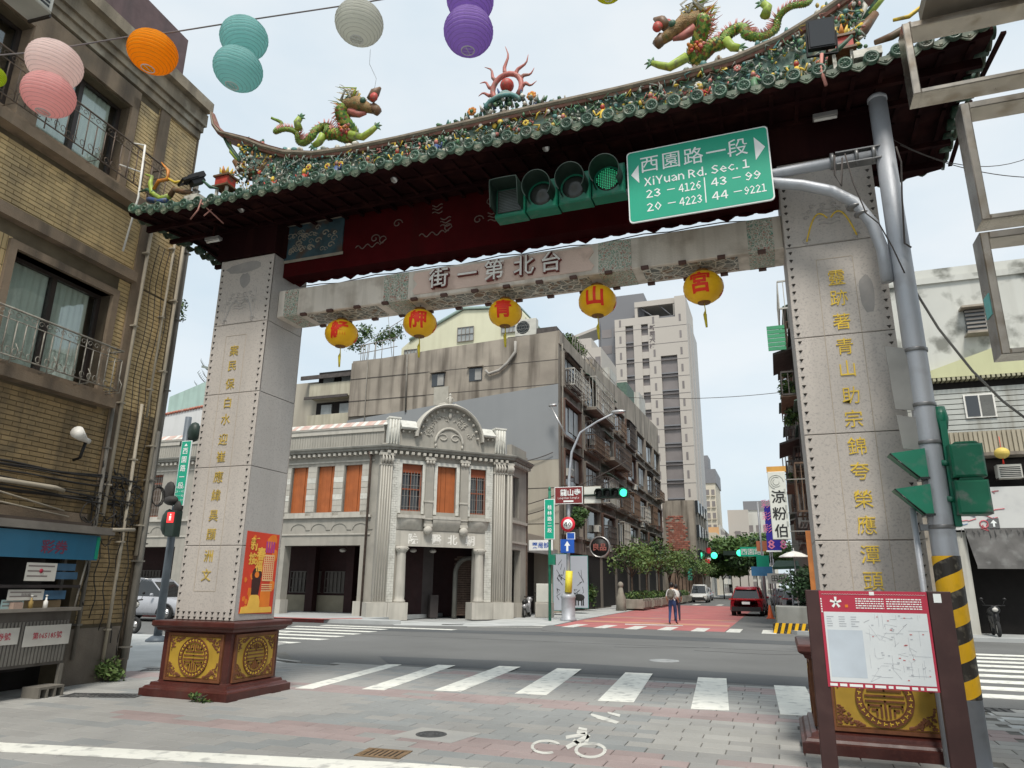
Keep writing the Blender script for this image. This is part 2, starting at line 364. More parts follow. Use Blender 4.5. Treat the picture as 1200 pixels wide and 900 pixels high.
while v < vB:
    off = (rw % 2) * .25 + rng.uniform(-.03, .03)
    u = u0_ - .6 + off
    while u < u1_:
        cu, cv = u + PW / 2, v + PD / 2; u += PW
        if cu < u0_ - .1 or cu > u1_: continue
        if (-1.5 < cu < -.05 or 7.4 < cu < 8.83) and .1 < cv < 1.3: continue
        if cv > 4.35 and cu < -1.3: continue
        if -1.45 - .0 + .05 * cu * .5 < cv < -.88 + .03 * cu and cu > -.6 or 1.5 < cv < 2.02 or 4.1 < cv < 4.7 and cu > 1: mi = 2
        elif cv < 1.5 and 2.0 < cu < 5.6 and cv > -.9: mi = 1 if rng.random() < .85 else 0
        elif cu < -2.2 or (cu > 5.6 and cv > -.8): mi = 3 if rng.random() < .6 else 0
        else: mi = 0 if rng.random() < .75 else 1
        if mi == 2 and rng.random() < .1: mi = 0
        cells.append((cu, cv, mi))
    v += PD; rw += 1
vis = []
for c in cells:
    q = infr((c[0], c[1], 0), 30); vis.append((q[2] if q else 999, c))
vis.sort(key=lambda t: t[0])
rest = MB()
for k, (zz, (cu, cv, mi)) in enumerate(vis):
    dz = rng.uniform(-.0016, .0012)
    T = Matrix.Translation((cu, cv, dz)) @ Matrix.Rotation(rng.uniform(-.004, .004), 4, 'Z')
    if k < 300 and zz < 900: place(me_p[mi], 'paver', FORE, T)
    else:
        me = me_p[mi]; rest.add([T @ v_.co for v_ in me.vertices], [tuple(p.vertices) for p in me.polygons], mi)
rest.build('pavers', pm, FORE, kind='stuff')
# left corner pavement with rounded edge, and the others
def kerbed(name, poly, m, h=.12, z0=-.02): b = MB(); b.prism(poly, z0, h, plane='xy'); return struct(b, name, m)
arc = [(-2.2, 4.75), (-2.9, 4.95), (-3.9, 5.9), (-4.6, 6.7), (-5.1, 7.6), (-5.35, 8.4), (-6.2, 8.9), (-8, 9.1), (-60, 9.6)]
kerbed('left_pavement', [(-3.92, -8), (-3.92, 4.75)] + arc[0:] + [(-60, -8)], CONC2, .012)
b = MB(); e = arc[:8]; b.sweep(e, [(-.16, .012), (-.16, .03), (-.02, .03), (0, .0), (0, -.02)]); struct(b, 'kerb_left', KERB)
b = MB(); b.sweep([(x - .25, y - .22) for x, y in arc[:8]], [(-.12, .0125), (-.12, .0165), (.0, .0165), (0, .0125)]); b.build('corner_white_line', PAINTOLD, None, kind='structure')
kerbed('right_pavement', [(9.65, -8), (60, -8), (60, 4.3), (9.65, 4.0)], CONC2, .014)
# joints of the right pavement as slab pieces
rs = MB(); rg = random.Random(5)
for i in range(14):
    for j in range(9):
        x0 = 9.7 + j * .6 + (i % 2) * .3; y0 = -.6 + i * .32; rs.bbox(x0, x0 + .59, -.03, -.0, y0, y0 + .31, .004)
rs.v = [(x, z, -y) for x, y, z in rs.v]; rs.build('paving_slabs', pm[3], bpy.data.objects['right_pavement'], kind='stuff')
kerbed('far_left_pavement', [(-60, 17.4), (-7.9, 17.6), (-7.2, 18.1), (-7.6, 18.6), (-9.2, 18.9), (-9.2, 60), (-60, 60)], CONC, .15)
kerbed('corner_forecourt', [(-9.25, 18.85), (-7.6, 18.1), (-7.2, 17.6), (-4.2, 18.6), (-2.3, 20.2), (-1.75, 21), (-2.0, 26), (-2.3, 40), (-2.3, 48), (-5.3, 48), (-5.3, 20), (-9.25, 20.6)], CONC2, .014)
kerbed('street_left_pavement', [(-2.3, 48), (-2.3, 300), (-8, 300), (-8, 48)], CONC, .12)
kerbed('street_right_pavement', [(7.0, 21.2), (7.6, 20.2), (9, 19.6), (60, 19.6), (60, 300), (7.4, 300), (7.2, 26)], CONC, .12)
b = MB(); b.sweep([(-9.4, 18.72), (-10.5, 17.52), (-60, 17.3)], [(-.18, .151), (-.0, .17), (.03, .16), (.03, 0)]); struct(b, 'painted_kerb', KRED)
# covers and drains
def disc_cover(name, x, y, r, label, m=IRON, z=.018):
    t = thing(name, label, 'manhole cover', (x, y, 0)); b = MB(); b.lathe((x, y, z - .014), [(r, 0), (r, .016), (r - .01, .018)], 28); part(b, 'cover', m, t)
    b = MB()
    for k in range(3):
        rr = r * (.3 + .25 * k); b.tube([(x + rr * math.cos(a * PI / 12), y + rr * math.sin(a * PI / 12), z + .004) for a in range(24)], .006, 4, closed=True)
    part(b, 'raised_ring', m, t); return t
b = MB(); b.prism([(3.1, -1.05), (3.85, -1.1), (3.95, -.52), (3.2, -.48)], .017, .0198, plane='xy'); b.build('concrete_patch', pm[3], None, kind='structure')
disc_cover('manhole_cover', 3.47, -.79, .17, 'small round black iron cover set in the paving in front of the gate opening', z=.021)
disc_cover('manhole_cover', 4.6, 8.6, .33, 'round iron cover with a pale worn rim out in the asphalt junction', M('worn_iron', (.28, .29, .29), .6, .2, 5), .006)
disc_cover('manhole_cover', 8.0, 6.6, .42, 'large round cover in the asphalt next to the right gate pedestal', ASPH2, .006)
def grate(name, c, rz, w_, d_, n, label, m=IRON, z=.021):
    t = thing(name, label, 'drain grate', (c[0], c[1], 0)); T = Matrix.Translation((c[0], c[1], z)) @ Matrix.Rotation(rz, 4, 'Z')
    b = MB(T); b.box(-w_ / 2, w_ / 2, -d_ / 2, d_ / 2, -.015, -.004); part(b, 'pit', M('drain_dark', (.02, .02, .02), .9), t)
    b = MB(T)
    for sx in (-1, 1): b.box(sx * w_ / 2 - .02, sx * w_ / 2 + .02, -d_ / 2 - .02, d_ / 2 + .02, -.012, .004)
    for sy in (-1, 1): b.box(-w_ / 2, w_ / 2, sy * d_ / 2 - .02, sy * d_ / 2 + .02, -.012, .0035)
    part(b, 'frame', m, t); b = MB(T)
    for k in range(n): x = -w_ / 2 + (k + .5) * w_ / n; b.box(x - w_ / n * .3, x + w_ / n * .3, -d_ / 2, d_ / 2, -.012, .001)
    part(b, 'bars', m, t); return t
grate('drain_grate', (3.45, -1.78), .1, .42, .3, 8, 'small square rusty iron cover between the white line and the red pavers', RUST)
grate('drain_grate', (-1.95, -.22), .35, 1.0, .32, 14, 'long dark grate in the pavement between the brick building and the left pedestal')
grate('drain_grate', (-3.4, 2.6), .5, 1.1, .35, 14, 'dark grate partly hidden behind the left gate pedestal')
grate('drain_grate', (10.0, 3.75), .05, 1.7, .36, 16, 'dark slotted grate in the pavement next to the striped pole', z=.026)
grate('drain_grate', (-5.3, 18.9), .3, .8, .35, 8, 'dark grate in the forecourt of the corner hospital')
# bicycle symbol painted on the pavers
b = MB(); BX, BY = 5.03, -.62
def P2(px, py): p = GZ(px, py, .0215); return (p.x, p.y)
def loop(cpx, cpy, rx, ry, wd, a0, a1, n=20):
    o_, i_ = [], []
    for k in range(n + 1):
        a = R(a0 + (a1 - a0) * k / n); o_.append(P2(cpx + rx * math.cos(a), cpy + ry * math.sin(a))); i_.append(P2(cpx + (rx - wd) * math.cos(a), cpy + (ry - wd * .7) * math.sin(a)))
    for k in range(n): b.prism([o_[k], o_[k + 1], i_[k + 1], i_[k]], .0176, .022, plane='xy')
loop(692, 879, 19, 9.5, 4, 0, 360); loop(640, 875, 18, 8.5, 3.5, 60, 335)
def bar(x0, y0, x1, y1, wd=2.2):
    dx, dy = x1 - x0, y1 - y0; l = math.hypot(dx, dy); nx, ny = -dy / l * wd, dx / l * wd * .8; b.prism([P2(x0 + nx, y0 + ny), P2(x1 + nx, y1 + ny), P2(x1 - nx, y1 - ny), P2(x0 - nx, y0 - ny)], .0176, .0215, plane='xy')
bar(663, 864, 686, 860); bar(664, 876, 690, 862, 3); bar(672, 867, 682, 874, 2); bar(676, 857, 688, 859, 2.4); bar(678, 853, 688, 855, 1.6); bar(690, 861, 686, 872, 2)
b.build('bicycle_symbol', PAINTOLD, None, kind='structure')
b = MB(); b.prism([P2(693, 836), P2(712, 841), P2(726, 846), P2(722, 848), P2(700, 842), P2(692, 838)], .0176, .022, plane='xy'); b.prism([P2(712, 834), P2(727, 837), P2(726, 840), P2(712, 836)], .0176, .022, plane='xy'); b.build('worn_arrow_marking', PAINTOLD, None, kind='structure')
# ================================================================ the gate
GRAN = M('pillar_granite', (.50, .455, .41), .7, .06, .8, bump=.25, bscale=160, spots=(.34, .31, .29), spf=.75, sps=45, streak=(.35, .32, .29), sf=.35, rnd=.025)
GRANS = M('pillar_granite_shaded', (.45, .425, .40), .7, .06, .8, bump=.25, bscale=160, spots=(.32, .30, .29), spf=.75, sps=45, streak=(.33, .31, .29), sf=.35, rnd=.025)  # darker, greyer copy of the granite: side-face shade put into the colour
MAROON = M('maroon_granite', (.07, .019, .015), .4, .2, 4, spots=(.11, .035, .027), spf=.6, sps=30, streak=(.10, .06, .05), sf=.35)
GOLD = M('gold_panel', (.42, .265, .035), .5, .15, 5, spots=(.4, .26, .03), spf=.5, sps=4)
GOLDL = M('gold_leaf', (.75, .52, .06), .4, .12, 5, metal=.15)
BROWN = M('carved_brown', (.16, .06, .025), .6, .25, 10)
REDW = M('red_lacquer', (.05, .003, .004), .85, .2, 3, spec=.08, streak=(.03, .006, .005), sf=.6)
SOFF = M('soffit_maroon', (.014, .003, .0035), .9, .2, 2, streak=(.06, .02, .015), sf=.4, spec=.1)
GTILE = M('green_glazed_tile', (.04, .085, .055), .4, .35, 6, spots=(.17, .17, .13), spf=.85, sps=11, rnd=.3)
DTILE = M('drip_tile_green', (.085, .115, .075), .45, .3, 8, spots=(.26, .25, .19), spf=.75, sps=14, rnd=.2)
STUD = M('dark_stud', (.05, .045, .04), .7, .3, 9)
BEAMM = M('beam_plaster', (.66, .60, .52), .75, .08, 1.5, bump=.3, spots=(.36, .3, .24), spf=.75, sps=2.2, streak=(.3, .26, .2), sf=.5, streakscale=7)
TABL = M('beam_tablet', (.66, .50, .42), .75, .07, 2, bump=.3, spots=(.4, .29, .23), spf=.7, sps=3)
WHITE = M('white_paint', (.72, .7, .65), .6, .08, 4, spots=(.45, .42, .38), spf=.5, sps=5)
JOINT = M('dark_joint', (.07, .06, .055), .9)
def print_mat(name, cols, scale):
    m = bpy.data.materials.new(name); m.use_nodes = True; N = m.node_tree.nodes; K = m.node_tree.links; b = N['Principled BSDF']; b.inputs['Roughness'].default_value = .7
    g_ = N.new('ShaderNodeNewGeometry'); v_ = N.new('ShaderNodeTexVoronoi'); v_.feature = 'DISTANCE_TO_EDGE'; v_.inputs['Scale'].default_value = scale; K.new(g_.outputs['Position'], v_.inputs[0])
    n_ = N.new('ShaderNodeTexNoise'); n_.inputs['Scale'].default_value = scale * .9; n_.inputs['Distortion'].default_value = 1.5; K.new(g_.outputs['Position'], n_.inputs[0])
    r = N.new('ShaderNodeValToRGB'); r.color_ramp.interpolation = 'CONSTANT'; E_ = r.color_ramp.elements; E_[0].color = (*cols[0], 1); E_[1].color = (*cols[1], 1); E_[1].position = .42
    for k, c in enumerate(cols[2:]): e = E_.new(.5 + .08 * k); e.color = (*c, 1)
    K.new(n_.outputs[0], r.inputs[0]); x = N.new('ShaderNodeMixRGB'); mr = N.new('ShaderNodeMapRange'); mr.inputs[1].default_value = .03; mr.inputs[2].default_value = .06; K.new(v_.outputs[0], mr.inputs[0]); K.new(mr.outputs[0], x.inputs[0])
    x.inputs[1].default_value = (.6, .58, .5, 1); K.new(r.outputs[0], x.inputs[2]); K.new(x.outputs[0], b.inputs['Base Color']); MATS[name] = m; return m
SCROLL = print_mat('painted_scroll', [(.45, .42, .34), (.12, .26, .2), (.45, .42, .34), (.35, .12, .09), (.16, .28, .24)], 22)
BLUEP = M('painted_cloud_panel', (.035, .07, .085), .7, .3, 5, spots=(.10, .045, .02), spf=.9, sps=4)
GATE = thing('street_gate', 'tall gate over the street with two inscribed granite pillars and green tiled dragon roof', 'gate', (3.67, .69, 0))
GC = 3.6675
# --- pedestals
def shou(T, w_, h_):
    b = MB(T); b.bbox(-w_ / 2, w_ / 2, -.02, .02, -h_ / 2, h_ / 2, .006, 0)          # gold board
    for sx in (-1, 1): b.box(sx * (w_ / 2 + .018) - .018, sx * (w_ / 2 + .018) + .018, -.03, .02, -h_ / 2 - .036, h_ / 2 + .036, 1)
    for sz in (-1, 1): b.box(-w_ / 2, w_ / 2, -.03, .02, sz * (h_ / 2 + .018) - .018, sz * (h_ / 2 + .018) + .018, 1)
    return b
def medallion(T, w_, h_):
    b = MB(T); r = h_ * .46; y0, y1 = -.032, -.02; n = 40
    def ann(r0, r1, mi, ya=y0):
        for k in range(n):
            a, c = 2 * PI * k / n, 2 * PI * (k + 1) / n
            b.prism([(r0 * math.cos(a), r0 * math.sin(a)), (r1 * math.cos(a), r1 * math.sin(a)), (r1 * math.cos(c), r1 * math.sin(c)), (r0 * math.cos(c), r0 * math.sin(c))], ya, y1, mi)
    ann(r * .78, r, 0); ann(r * .985, r * 1.01, 0, y0 - .006); ann(r * .76, r * .785, 0, y0 - .006)
    for k in range(26):      # key fret between the rings
        a = 2 * PI * k / 26; rr = r * .885; c_, s_ = math.cos(a), math.sin(a); rot = Matrix.Rotation(-a, 3, 'Y')
        b.obox((rr * c_, y0 - .002, rr * s_), (r * .13, .006, r * .03), rot, 1); b.obox((rr * c_ - r * .05 * s_, y0 - .002, rr * s_ + r * .05 * c_), (r * .03, .006, r * .1), rot, 1)
    def st(pts, wd=.05):
        for (xa, za), (xb, zb) in zip(pts, pts[1:]):
            for sx in ((-1, 1) if max(abs(xa), abs(xb)) > .01 and min(xa, xb) > -.01 else (1,)):
                x0, x1 = sorted((sx * xa, sx * xb)); z0, z1 = sorted((za, zb)); b.box((x0 - wd) * r * .9, (x1 + wd) * r * .9, y0, y1, (z0 - wd) * r * .9, (z1 + wd) * r * .9, 0)
    W_ = .036; st([(0, .32), (0, .74)], W_); st([(0, -.72), (0, -.1)], W_)
    for z_, x_ in ((.32, .62), (.11, .72), (-.1, .72)): st([(0, z_), (x_, z_)], W_)
    st([(.16, .68), (.16, .48), (.54, .48), (.54, .56)], W_); st([(.33, .64), (.33, .6)], W_); st([(.16, -.7), (.16, -.27), (.64, -.27), (.64, -.4)], W_); st([(.33, -.64), (.33, -.44), (.5, -.44)], W_)
    return b
def corners(T, w_, h_, seed):
    b = MB(T); rg = random.Random(seed)
    for sx in (-1, 1):
        for sz in (-1, 1):
            for k in range(60):
                t = rg.random() ** 1.3; q = rg.random() * (1 - t) ** 1.4; x = sx * (w_ / 2 - .03 - t * w_ * .25); z = sz * (h_ / 2 - .03 - q * h_ * .36)
                b.ell((x, -.022, z), .020 * rg.uniform(.5, 1.3), .010, .013 * rg.uniform(.5, 1.5), 5, 3, 0, False)
    for sx in (-1, 1): b.box(sx * (w_ / 2 - .012) - .005, sx * (w_ / 2 - .012) + .005, -.025, -.018, -h_ / 2 + .01, h_ / 2 - .01)
    for sz in (-1, 1): b.box(-w_ / 2 + .01, w_ / 2 - .01, -.0245, -.018, sz * (h_ / 2 - .012) - .005, sz * (h_ / 2 - .012) + .005)
    return b
def facing(x, y, z, a):          # local x along the face, -y out of it
    return Matrix.Translation((x, y, z)) @ Matrix.Rotation(a, 4, 'Z')
for (x0, x1, y0) in ((-1.556, 0, 0), (7.25, 8.86, -.12)):
    y1 = 1.384; i_ = .17
    rect = [(x1, y0), (x0, y0), (x0, y1), (x1, y1)][::-1]
    b = MB(); prof = [(0, -.02), (0, .115), (-.03, .125), (-.05, .15), (-.09, .16), (-.10, .195), (-i_ + .01, .205), (-i_, .22), (-i_, .87), (-i_ + .02, .885), (-.10, .90), (-.085, .935), (-.05, .95), (-.035, .97), (-.035, 1.02), (-.05, 1.035), (-.3, 1.042)]
    rc = [(x0, y0), (x1, y0), (x1, y1), (x0, y1)]
    b.sweep(rc, prof, 0, closed=True); b.box(x0 + .25, x1 - .25, y0 + .25, y1 - .25, .2, 1.04)
    ped = part(b, 'pedestal', MAROON, GATE)
    xm = (x0 + x1) / 2
    for (T, w_, h_) in ((facing(xm, y0 + i_, .545, 0), .93, .57), (facing(x1 - i_, (y0 + y1) / 2, .545, PI / 2), .82, .57), (facing(x0 + i_, (y0 + y1) / 2, .545, -PI / 2), .82, .57), (facing(xm, y1 - i_, .545, PI), .93, .57)):
        gp = shou(T, w_, h_); k = len(gp.v); part(gp, 'gold_panel', [GOLD, BROWN], ped)
        part(medallion(T, w_, h_), 'longevity_medallion', [BROWN, GOLDL], ped); part(corners(T, w_, h_, 1), 'corner_scrolls', BROWN, ped)
# --- pillars
LEV = [1.042, 2.107, 3.294, 4.47, 5.654, 6.83]
TXT = {0: '案民保白水迎崔應緯昊顯洲文', 1: '靈跡著青山助宗錦夸榮應潭頭'}
ZCH = [5.19, 4.93, 4.63, 4.32, 4.05, 3.73, 3.455, 3.14, 2.86, 2.55, 2.27, 1.955, 1.68]
for pi_, (x0, x1) in enumerate(((-1.318, -.238), (7.573, 8.653))):
    y0, y1 = .238, 1.146; b = MB(); b.box(x0 + .03, x1 - .03, y0 + .03, y1 - .03, 1.03, 6.82); P_ = part(b, 'pillar', JOINT, GATE)
    for k in range(5):
        z0, z1 = LEV[k] + .004, LEV[k + 1] - .004
        h_ = z1 - z0
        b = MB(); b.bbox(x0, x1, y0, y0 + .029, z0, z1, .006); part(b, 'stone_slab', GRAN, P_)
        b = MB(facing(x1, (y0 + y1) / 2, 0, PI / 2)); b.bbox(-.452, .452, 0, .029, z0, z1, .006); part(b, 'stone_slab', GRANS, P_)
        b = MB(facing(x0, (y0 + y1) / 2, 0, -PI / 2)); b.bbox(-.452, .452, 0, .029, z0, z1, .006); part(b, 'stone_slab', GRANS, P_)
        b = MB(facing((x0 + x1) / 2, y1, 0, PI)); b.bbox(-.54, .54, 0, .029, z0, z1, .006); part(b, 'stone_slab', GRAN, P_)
    st = MB(); z = 1.2
    while z < 6.7:
        for xx in (x0 + .055, x1 - .055):
            jx, jz = random.uniform(-.004, .004), random.uniform(-.008, .008)
            st.add([(xx + jx - .024, y0 - .001, z + .015 + jz), (xx + jx + .024, y0 - .001, z + .015 + jz), (xx + jx, y0 - .001, z - .022 + jz), (xx + jx, y0 - .03, z + .008 + jz)], [(0, 3, 1), (1, 3, 2), (2, 3, 0)])
        for yy in (y0 + .05, y1 - .05): st.add([(x1 + .001, yy - .014, z + .012), (x1 + .001, yy + .014, z + .012), (x1 + .001, yy, z - .016), (x1 + .016, yy, z + .006)], [(0, 1, 3), (1, 2, 3), (2, 0, 3)]) if pi_ == 1 and False else None
        z += .107
    for r_ in range(2):
        for k in range(10): xx = x0 + .06 + k * (x1 - x0 - .12) / 9; zz = 1.075 + r_ * .07; st.add([(xx - .026, y0 - .001, zz + .018), (xx + .026, y0 - .001, zz + .018), (xx, y0 - .001, zz - .024), (xx, y0 - .03, zz + .01)], [(0, 3, 1), (1, 3, 2), (2, 3, 0)])
    st.build('studs', STUD, P_, kind='stuff')
    xc = -.818 if pi_ == 0 else 8.108
    fr = MB()
    for xx in (xc - .2, xc + .2): fr.box(xx - .004, xx + .004, y0 - .003, y0, 1.45, 5.45)
    for zz in (1.45, 5.45): fr.box(xc - .196, xc + .196, y0 - .003, y0, zz - .004, zz + .004)
    part(fr, 'incised_border', M('incised', (.4, .34, .27), .8), P_)
    for c_, z_ in zip(TXT[pi_], ZCH):
        b = MB(); b.text(c_, (xc, y0, z_), .215 if pi_ else .19, ext=.012, bold=-.004, sx=.95); part(b, 'character', GOLDL if pi_ else M('faded_gold', (.5, .36, .08), .5, .2, 8), P_)
    # carved relief on the top slab: a hanging chime between clouds
    b = MB(); cz = 5.97; rg = random.Random(pi_)
    for sx in (-1, 1):
        b.tube([(xc + sx * (.02 + .26 * t), y0 - .004, cz + .02 + .12 * math.sin(t * PI) - .28 * t * t) for t in [k / 10 for k in range(11)]], .011, 5, 1 if pi_ else 0)
        for k in range(6):
            q = [(xc + sx * (.06 + .04 * k) + .035 * math.cos(a) * (1 - a / 9), y0 - .003, cz + .2 - .07 * (k % 3) + .035 * math.sin(a) * (1 - a / 9)) for a in [j * .6 for j in range(11)]]; b.tube(q, .007, 4)
        b.tube([(xc + sx * .28 + .04 * math.cos(a), y0 - .003, cz - .25 + .035 * math.sin(a)) for a in [j * .7 for j in range(8)]], .009, 4)
    for k in range(5): b.tube([(xc - .12 + .24 * t, y0 - .003, cz + .15 - .05 * k + .012 * math.sin(t * 9)) for t in [j / 8 for j in range(9)]], .007, 4)
    b.box(xc - .3, xc - .296, y0 - .004, y0, cz - .3, cz + .3); b.box(xc + .296, xc + .3, y0 - .004, y0, cz - .3, cz + .3); b.box(xc - .3, xc + .3, y0 - .0045, y0, cz - .304, cz - .3)
    part(b, 'carved_relief', [GRANS, GOLDL], P_)
    PT = M('cement_patch', (.30, .285, .27), .85, .12, 4, spots=(.38, .35, .32), spf=.6, sps=6)
    for px_, pz_, rx_, rz_ in ([(-.79, 6.42, .13, .14), (-.8, 6.66, .42, .1)] if pi_ == 0 else [(8.42, 4.95, .1, .24)]):
        rgp_ = random.Random(int(pz_ * 10)); b = MB(); b.prism([(px_ + rx_ * math.cos(a) * rgp_.uniform(.7, 1.1), pz_ + rz_ * math.sin(a) * rgp_.uniform(.75, 1.1)) for a in [j * PI / 8 for j in range(16)]][::-1], y0 - .0018, y0 - .0003); part(b, 'cement_patch', PT, P_)
    b = MB(); b.box(x0 - .05, x1 + .05, y0 - .06, y1 + .06, 6.832, 7.4); part(b, 'capital', SOFF, GATE)
# --- lintel beam with its raised characters
b = MB(); b.bbox(-.236, 7.571, .45, 1.0, 5.77, 6.235, .012); BEAM = part(b, 'beam', BEAMM, GATE)
b = MB(); b.prism([(2.3, 5.83), (2.26, 5.9), (2.34, 6.0), (2.26, 6.1), (2.3, 6.19), (5.06, 6.19), (5.1, 6.1), (5.02, 6.0), (5.1, 5.9), (5.06, 5.83)][::-1], .44, .449); part(b, 'tablet', TABL, BEAM)
for xa, xb in ((-.1, .16), (1.76, 2.18), (5.16, 5.62), (7.14, 7.46)):
    b = MB(); b.box(xa, xb, .441, .449, 5.78, 6.225); b.box(xa, xb, .455, .99, 5.762, 5.769); part(b, 'painted_band', SCROLL, BEAM)
b = MB(); 
for xa, xb in ((.3, 1.6), (2.4, 5.0), (5.75, 7.0)): b.box(xa, xb, .52, .93, 5.763, 5.769)
part(b, 'soffit_painting', print_mat('soffit_print', [(.3, .3, .26), (.12, .13, .12), (.33, .31, .26), (.2, .13, .08)], 7), BEAM)
for c_, xx in zip('街一第北台', (2.72, 3.19, 3.62, 4.08, 4.49)):
    b = MB(); b.text(c_, (xx, .438, 6.03), .33, ext=.05, bold=.03, mi=1); b.text(c_, (xx, .388, 6.03), .33, ext=.007, bold=.008, mi=0); part(b, 'character', [WHITE, M('char_maroon', (.16, .035, .03), .6)], BEAM)
b = MB()
for k in range(15):
    for yy in (.44, .99): xx = .3 + k * .5; b.box(xx - .05, xx + .05, yy - .03, yy + .03, 5.735, 5.775)
part(b, 'lamp_clips', M('clip_brown', (.09, .045, .035), .6), BEAM)
b = MB(); b.tube([(.2, .44, 6.25)] + [(.2 + .35 * k, .46 + .02 * math.sin(k), 6.25 + .02 * math.sin(k * 2.1)) for k in range(1, 21)], .008, 5); part(b, 'cable', JOINT, BEAM)
# --- dark red boards above the beam
b = MB(); b.box(-.236, 7.571, .5, .8, 6.5, 7.5)
for k in range(31):      # scalloped rear apron seen from below
    xx = -.1 + k * .25; dr = .05 if k % 4 else .1; b.prism([(xx - .125, 6.51), (xx - .09, 6.485), (xx, 6.51 - dr * .8), (xx + .09, 6.485), (xx + .125, 6.51)][::-1], .76, .798)
BRD = part(b, 'frieze_board', REDW, GATE)
b = MB(); b.box(-.236, .9, .478, .499, 6.79, 7.42); b.box(6.4, 7.57, .478, .499, 6.79, 7.42); part(b, 'painted_panel', BLUEP, BRD)
b = MB(); 
for xa, xb in ((-.236, .93), (6.37, 7.57)): b.box(xa, xb, .474, .479, 6.74, 6.79); b.box(xa, xb, .474, .479, 7.42, 7.45)
for sx, c_ in ((1, .3), (-1, 7.04)):
    for k in range(7): b.tube([(c_ + sx * (-.4 + .13 * k) + .07 * math.cos(a) * (1 - a / 8), .474, 6.95 + .12 * (k % 3) + .06 * math.sin(a) * (1 - a / 8)) for a in [j * .55 for j in range(12)]], .012, 4, 0)
for c_ in (.25, 7.0):
    rgq = random.Random(14)
    for k in range(26): x, z = c_ + rgq.uniform(-.42, .5), rgq.uniform(6.84, 7.38); r_ = rgq.uniform(.03, .07); b.tube([(x + r_ * math.cos(a) * (1 - a / 9), .4745, z + r_ * math.sin(a) * (1 - a / 9)) for a in [j * .7 for j in range(10)]], rgq.uniform(.005, .011), 4, 0)
part(b, 'panel_scrolls', M('panel_grey', (.27, .24, .19), .7, .2, 6), BRD)
GREYC = M('faded_cloud', (.13, .09, .075), .7, .2, 6)
for xx, zz, kd in ((1.15, 6.82, 0), (1.5, 6.93, 1), (2.3, 6.84, 0), (2.75, 6.95, 2), (3.3, 6.95, 1), (3.55, 6.9, 2), (4.0, 6.98, 0), (4.3, 7.1, 1), (1.9, 7.13, 1), (2.6, 7.2, 2), (3.5, 7.22, 1), (4.7, 6.95, 0), (5.2, 6.9, 2)):
    b = MB()
    if kd == 0: b.tube([(xx + .45 * t, .492, zz + .035 * math.sin(t * 16)) for t in [j / 16 for j in range(17)]] + [(xx + .5 + .06 * math.cos(a), .492, zz + .07 + .06 * math.sin(a)) for a in [j * .7 for j in range(8)]], .011, 4)
    elif kd == 1: b.tube([(xx + .09 * math.cos(a) * (1 - a / 9), .492, zz + .08 * math.sin(a) * (1 - a / 9)) for a in [j * .5 for j in range(15)]], .011, 4)
    else:
        for k in range(3): b.tube([(xx - .09 + .18 * t, .492, zz + .06 * k + .02 * math.sin(t * 7 + k)) for t in [j / 6 for j in range(7)]], .011, 4)
    part(b, 'cloud_relief', GREYC, BRD)
# --- roof
RU0, RU1 = -2.5, 9.84
def dz(u): t = max(0, abs(u - GC) - 4.3) / 1.87; return .16 * t * t
VF, VR = -.72, 2.10; VM = .69
us = [RU0 + (RU1 - RU0) * k / 40 for k in range(41)]
prof = [(VF + .03, 7.26), (VF, 7.30), (VF + .02, 7.36), (-.1, 7.68), (VM - .25, 8.08), (VM + .25, 8.08), (1.5, 7.68), (VR - .02, 7.36), (VR, 7.30), (VR - .03, 7.26), (1.0, 7.44), (.4, 7.44)]
b = MB(); vs = [(u, v_, z_ + dz(u)) for u in us for v_, z_ in prof]; n = len(prof)
fs = [(i * n + k, (i + 1) * n + k, (i + 1) * n + (k + 1) % n, i * n + (k + 1) % n) for i in range(40) for k in range(n)]
b.add(vs, fs); b.add([vs[k] for k in range(n)], [tuple(range(n))]); b.add([vs[40 * n + k] for k in range(n)], [tuple(reversed(range(n)))])
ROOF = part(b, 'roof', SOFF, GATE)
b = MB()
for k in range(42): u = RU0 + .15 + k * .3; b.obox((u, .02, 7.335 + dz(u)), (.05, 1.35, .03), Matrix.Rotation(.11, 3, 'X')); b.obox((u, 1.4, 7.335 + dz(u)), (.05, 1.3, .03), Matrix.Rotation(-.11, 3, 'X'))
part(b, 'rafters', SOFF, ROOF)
b = MB()
for yy in (-.35, .15, 1.25, 1.75): b.box(RU0 + .05, RU1 - .05, yy - .03, yy + .03, 7.31 if yy in (.15, 1.25) else 7.28, 7.38)
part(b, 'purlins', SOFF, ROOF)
def cap_mesh():
    b = MB(); r = .083; b.lathe((0, 0, 0), [(.0, -.03), (r * .25, -.03), (r * .3, -.018), (r * .62, -.016), (r * .68, -.03), (r, -.028), (r, .12)], 16, ax='y')
    for k in range(8): a = k * PI / 4; b.ell((r * .47 * math.cos(a), -.018, r * .47 * math.sin(a)), .013, .008, .013, 5, 4)
    return b.mesh('tile_cap', GTILE)
def drip_mesh():
    b = MB(); pts = []
    for k in range(9): t = -1 + k / 4; pts.append((t * .125, .015 - .10 * (1 - abs(t) ** 1.4)))
    b.prism([(.125, .03)] + pts[::-1][:9] + [(-.125, .03)], -.02, 0.0)
    b.tube([(x * .75, -.022, z * .7 - .0) for x, z in pts], .006, 4); b.ell((0, -.022, -.03), .02, .008, .016, 6, 4)
    return b.mesh('drip_tile', DTILE)
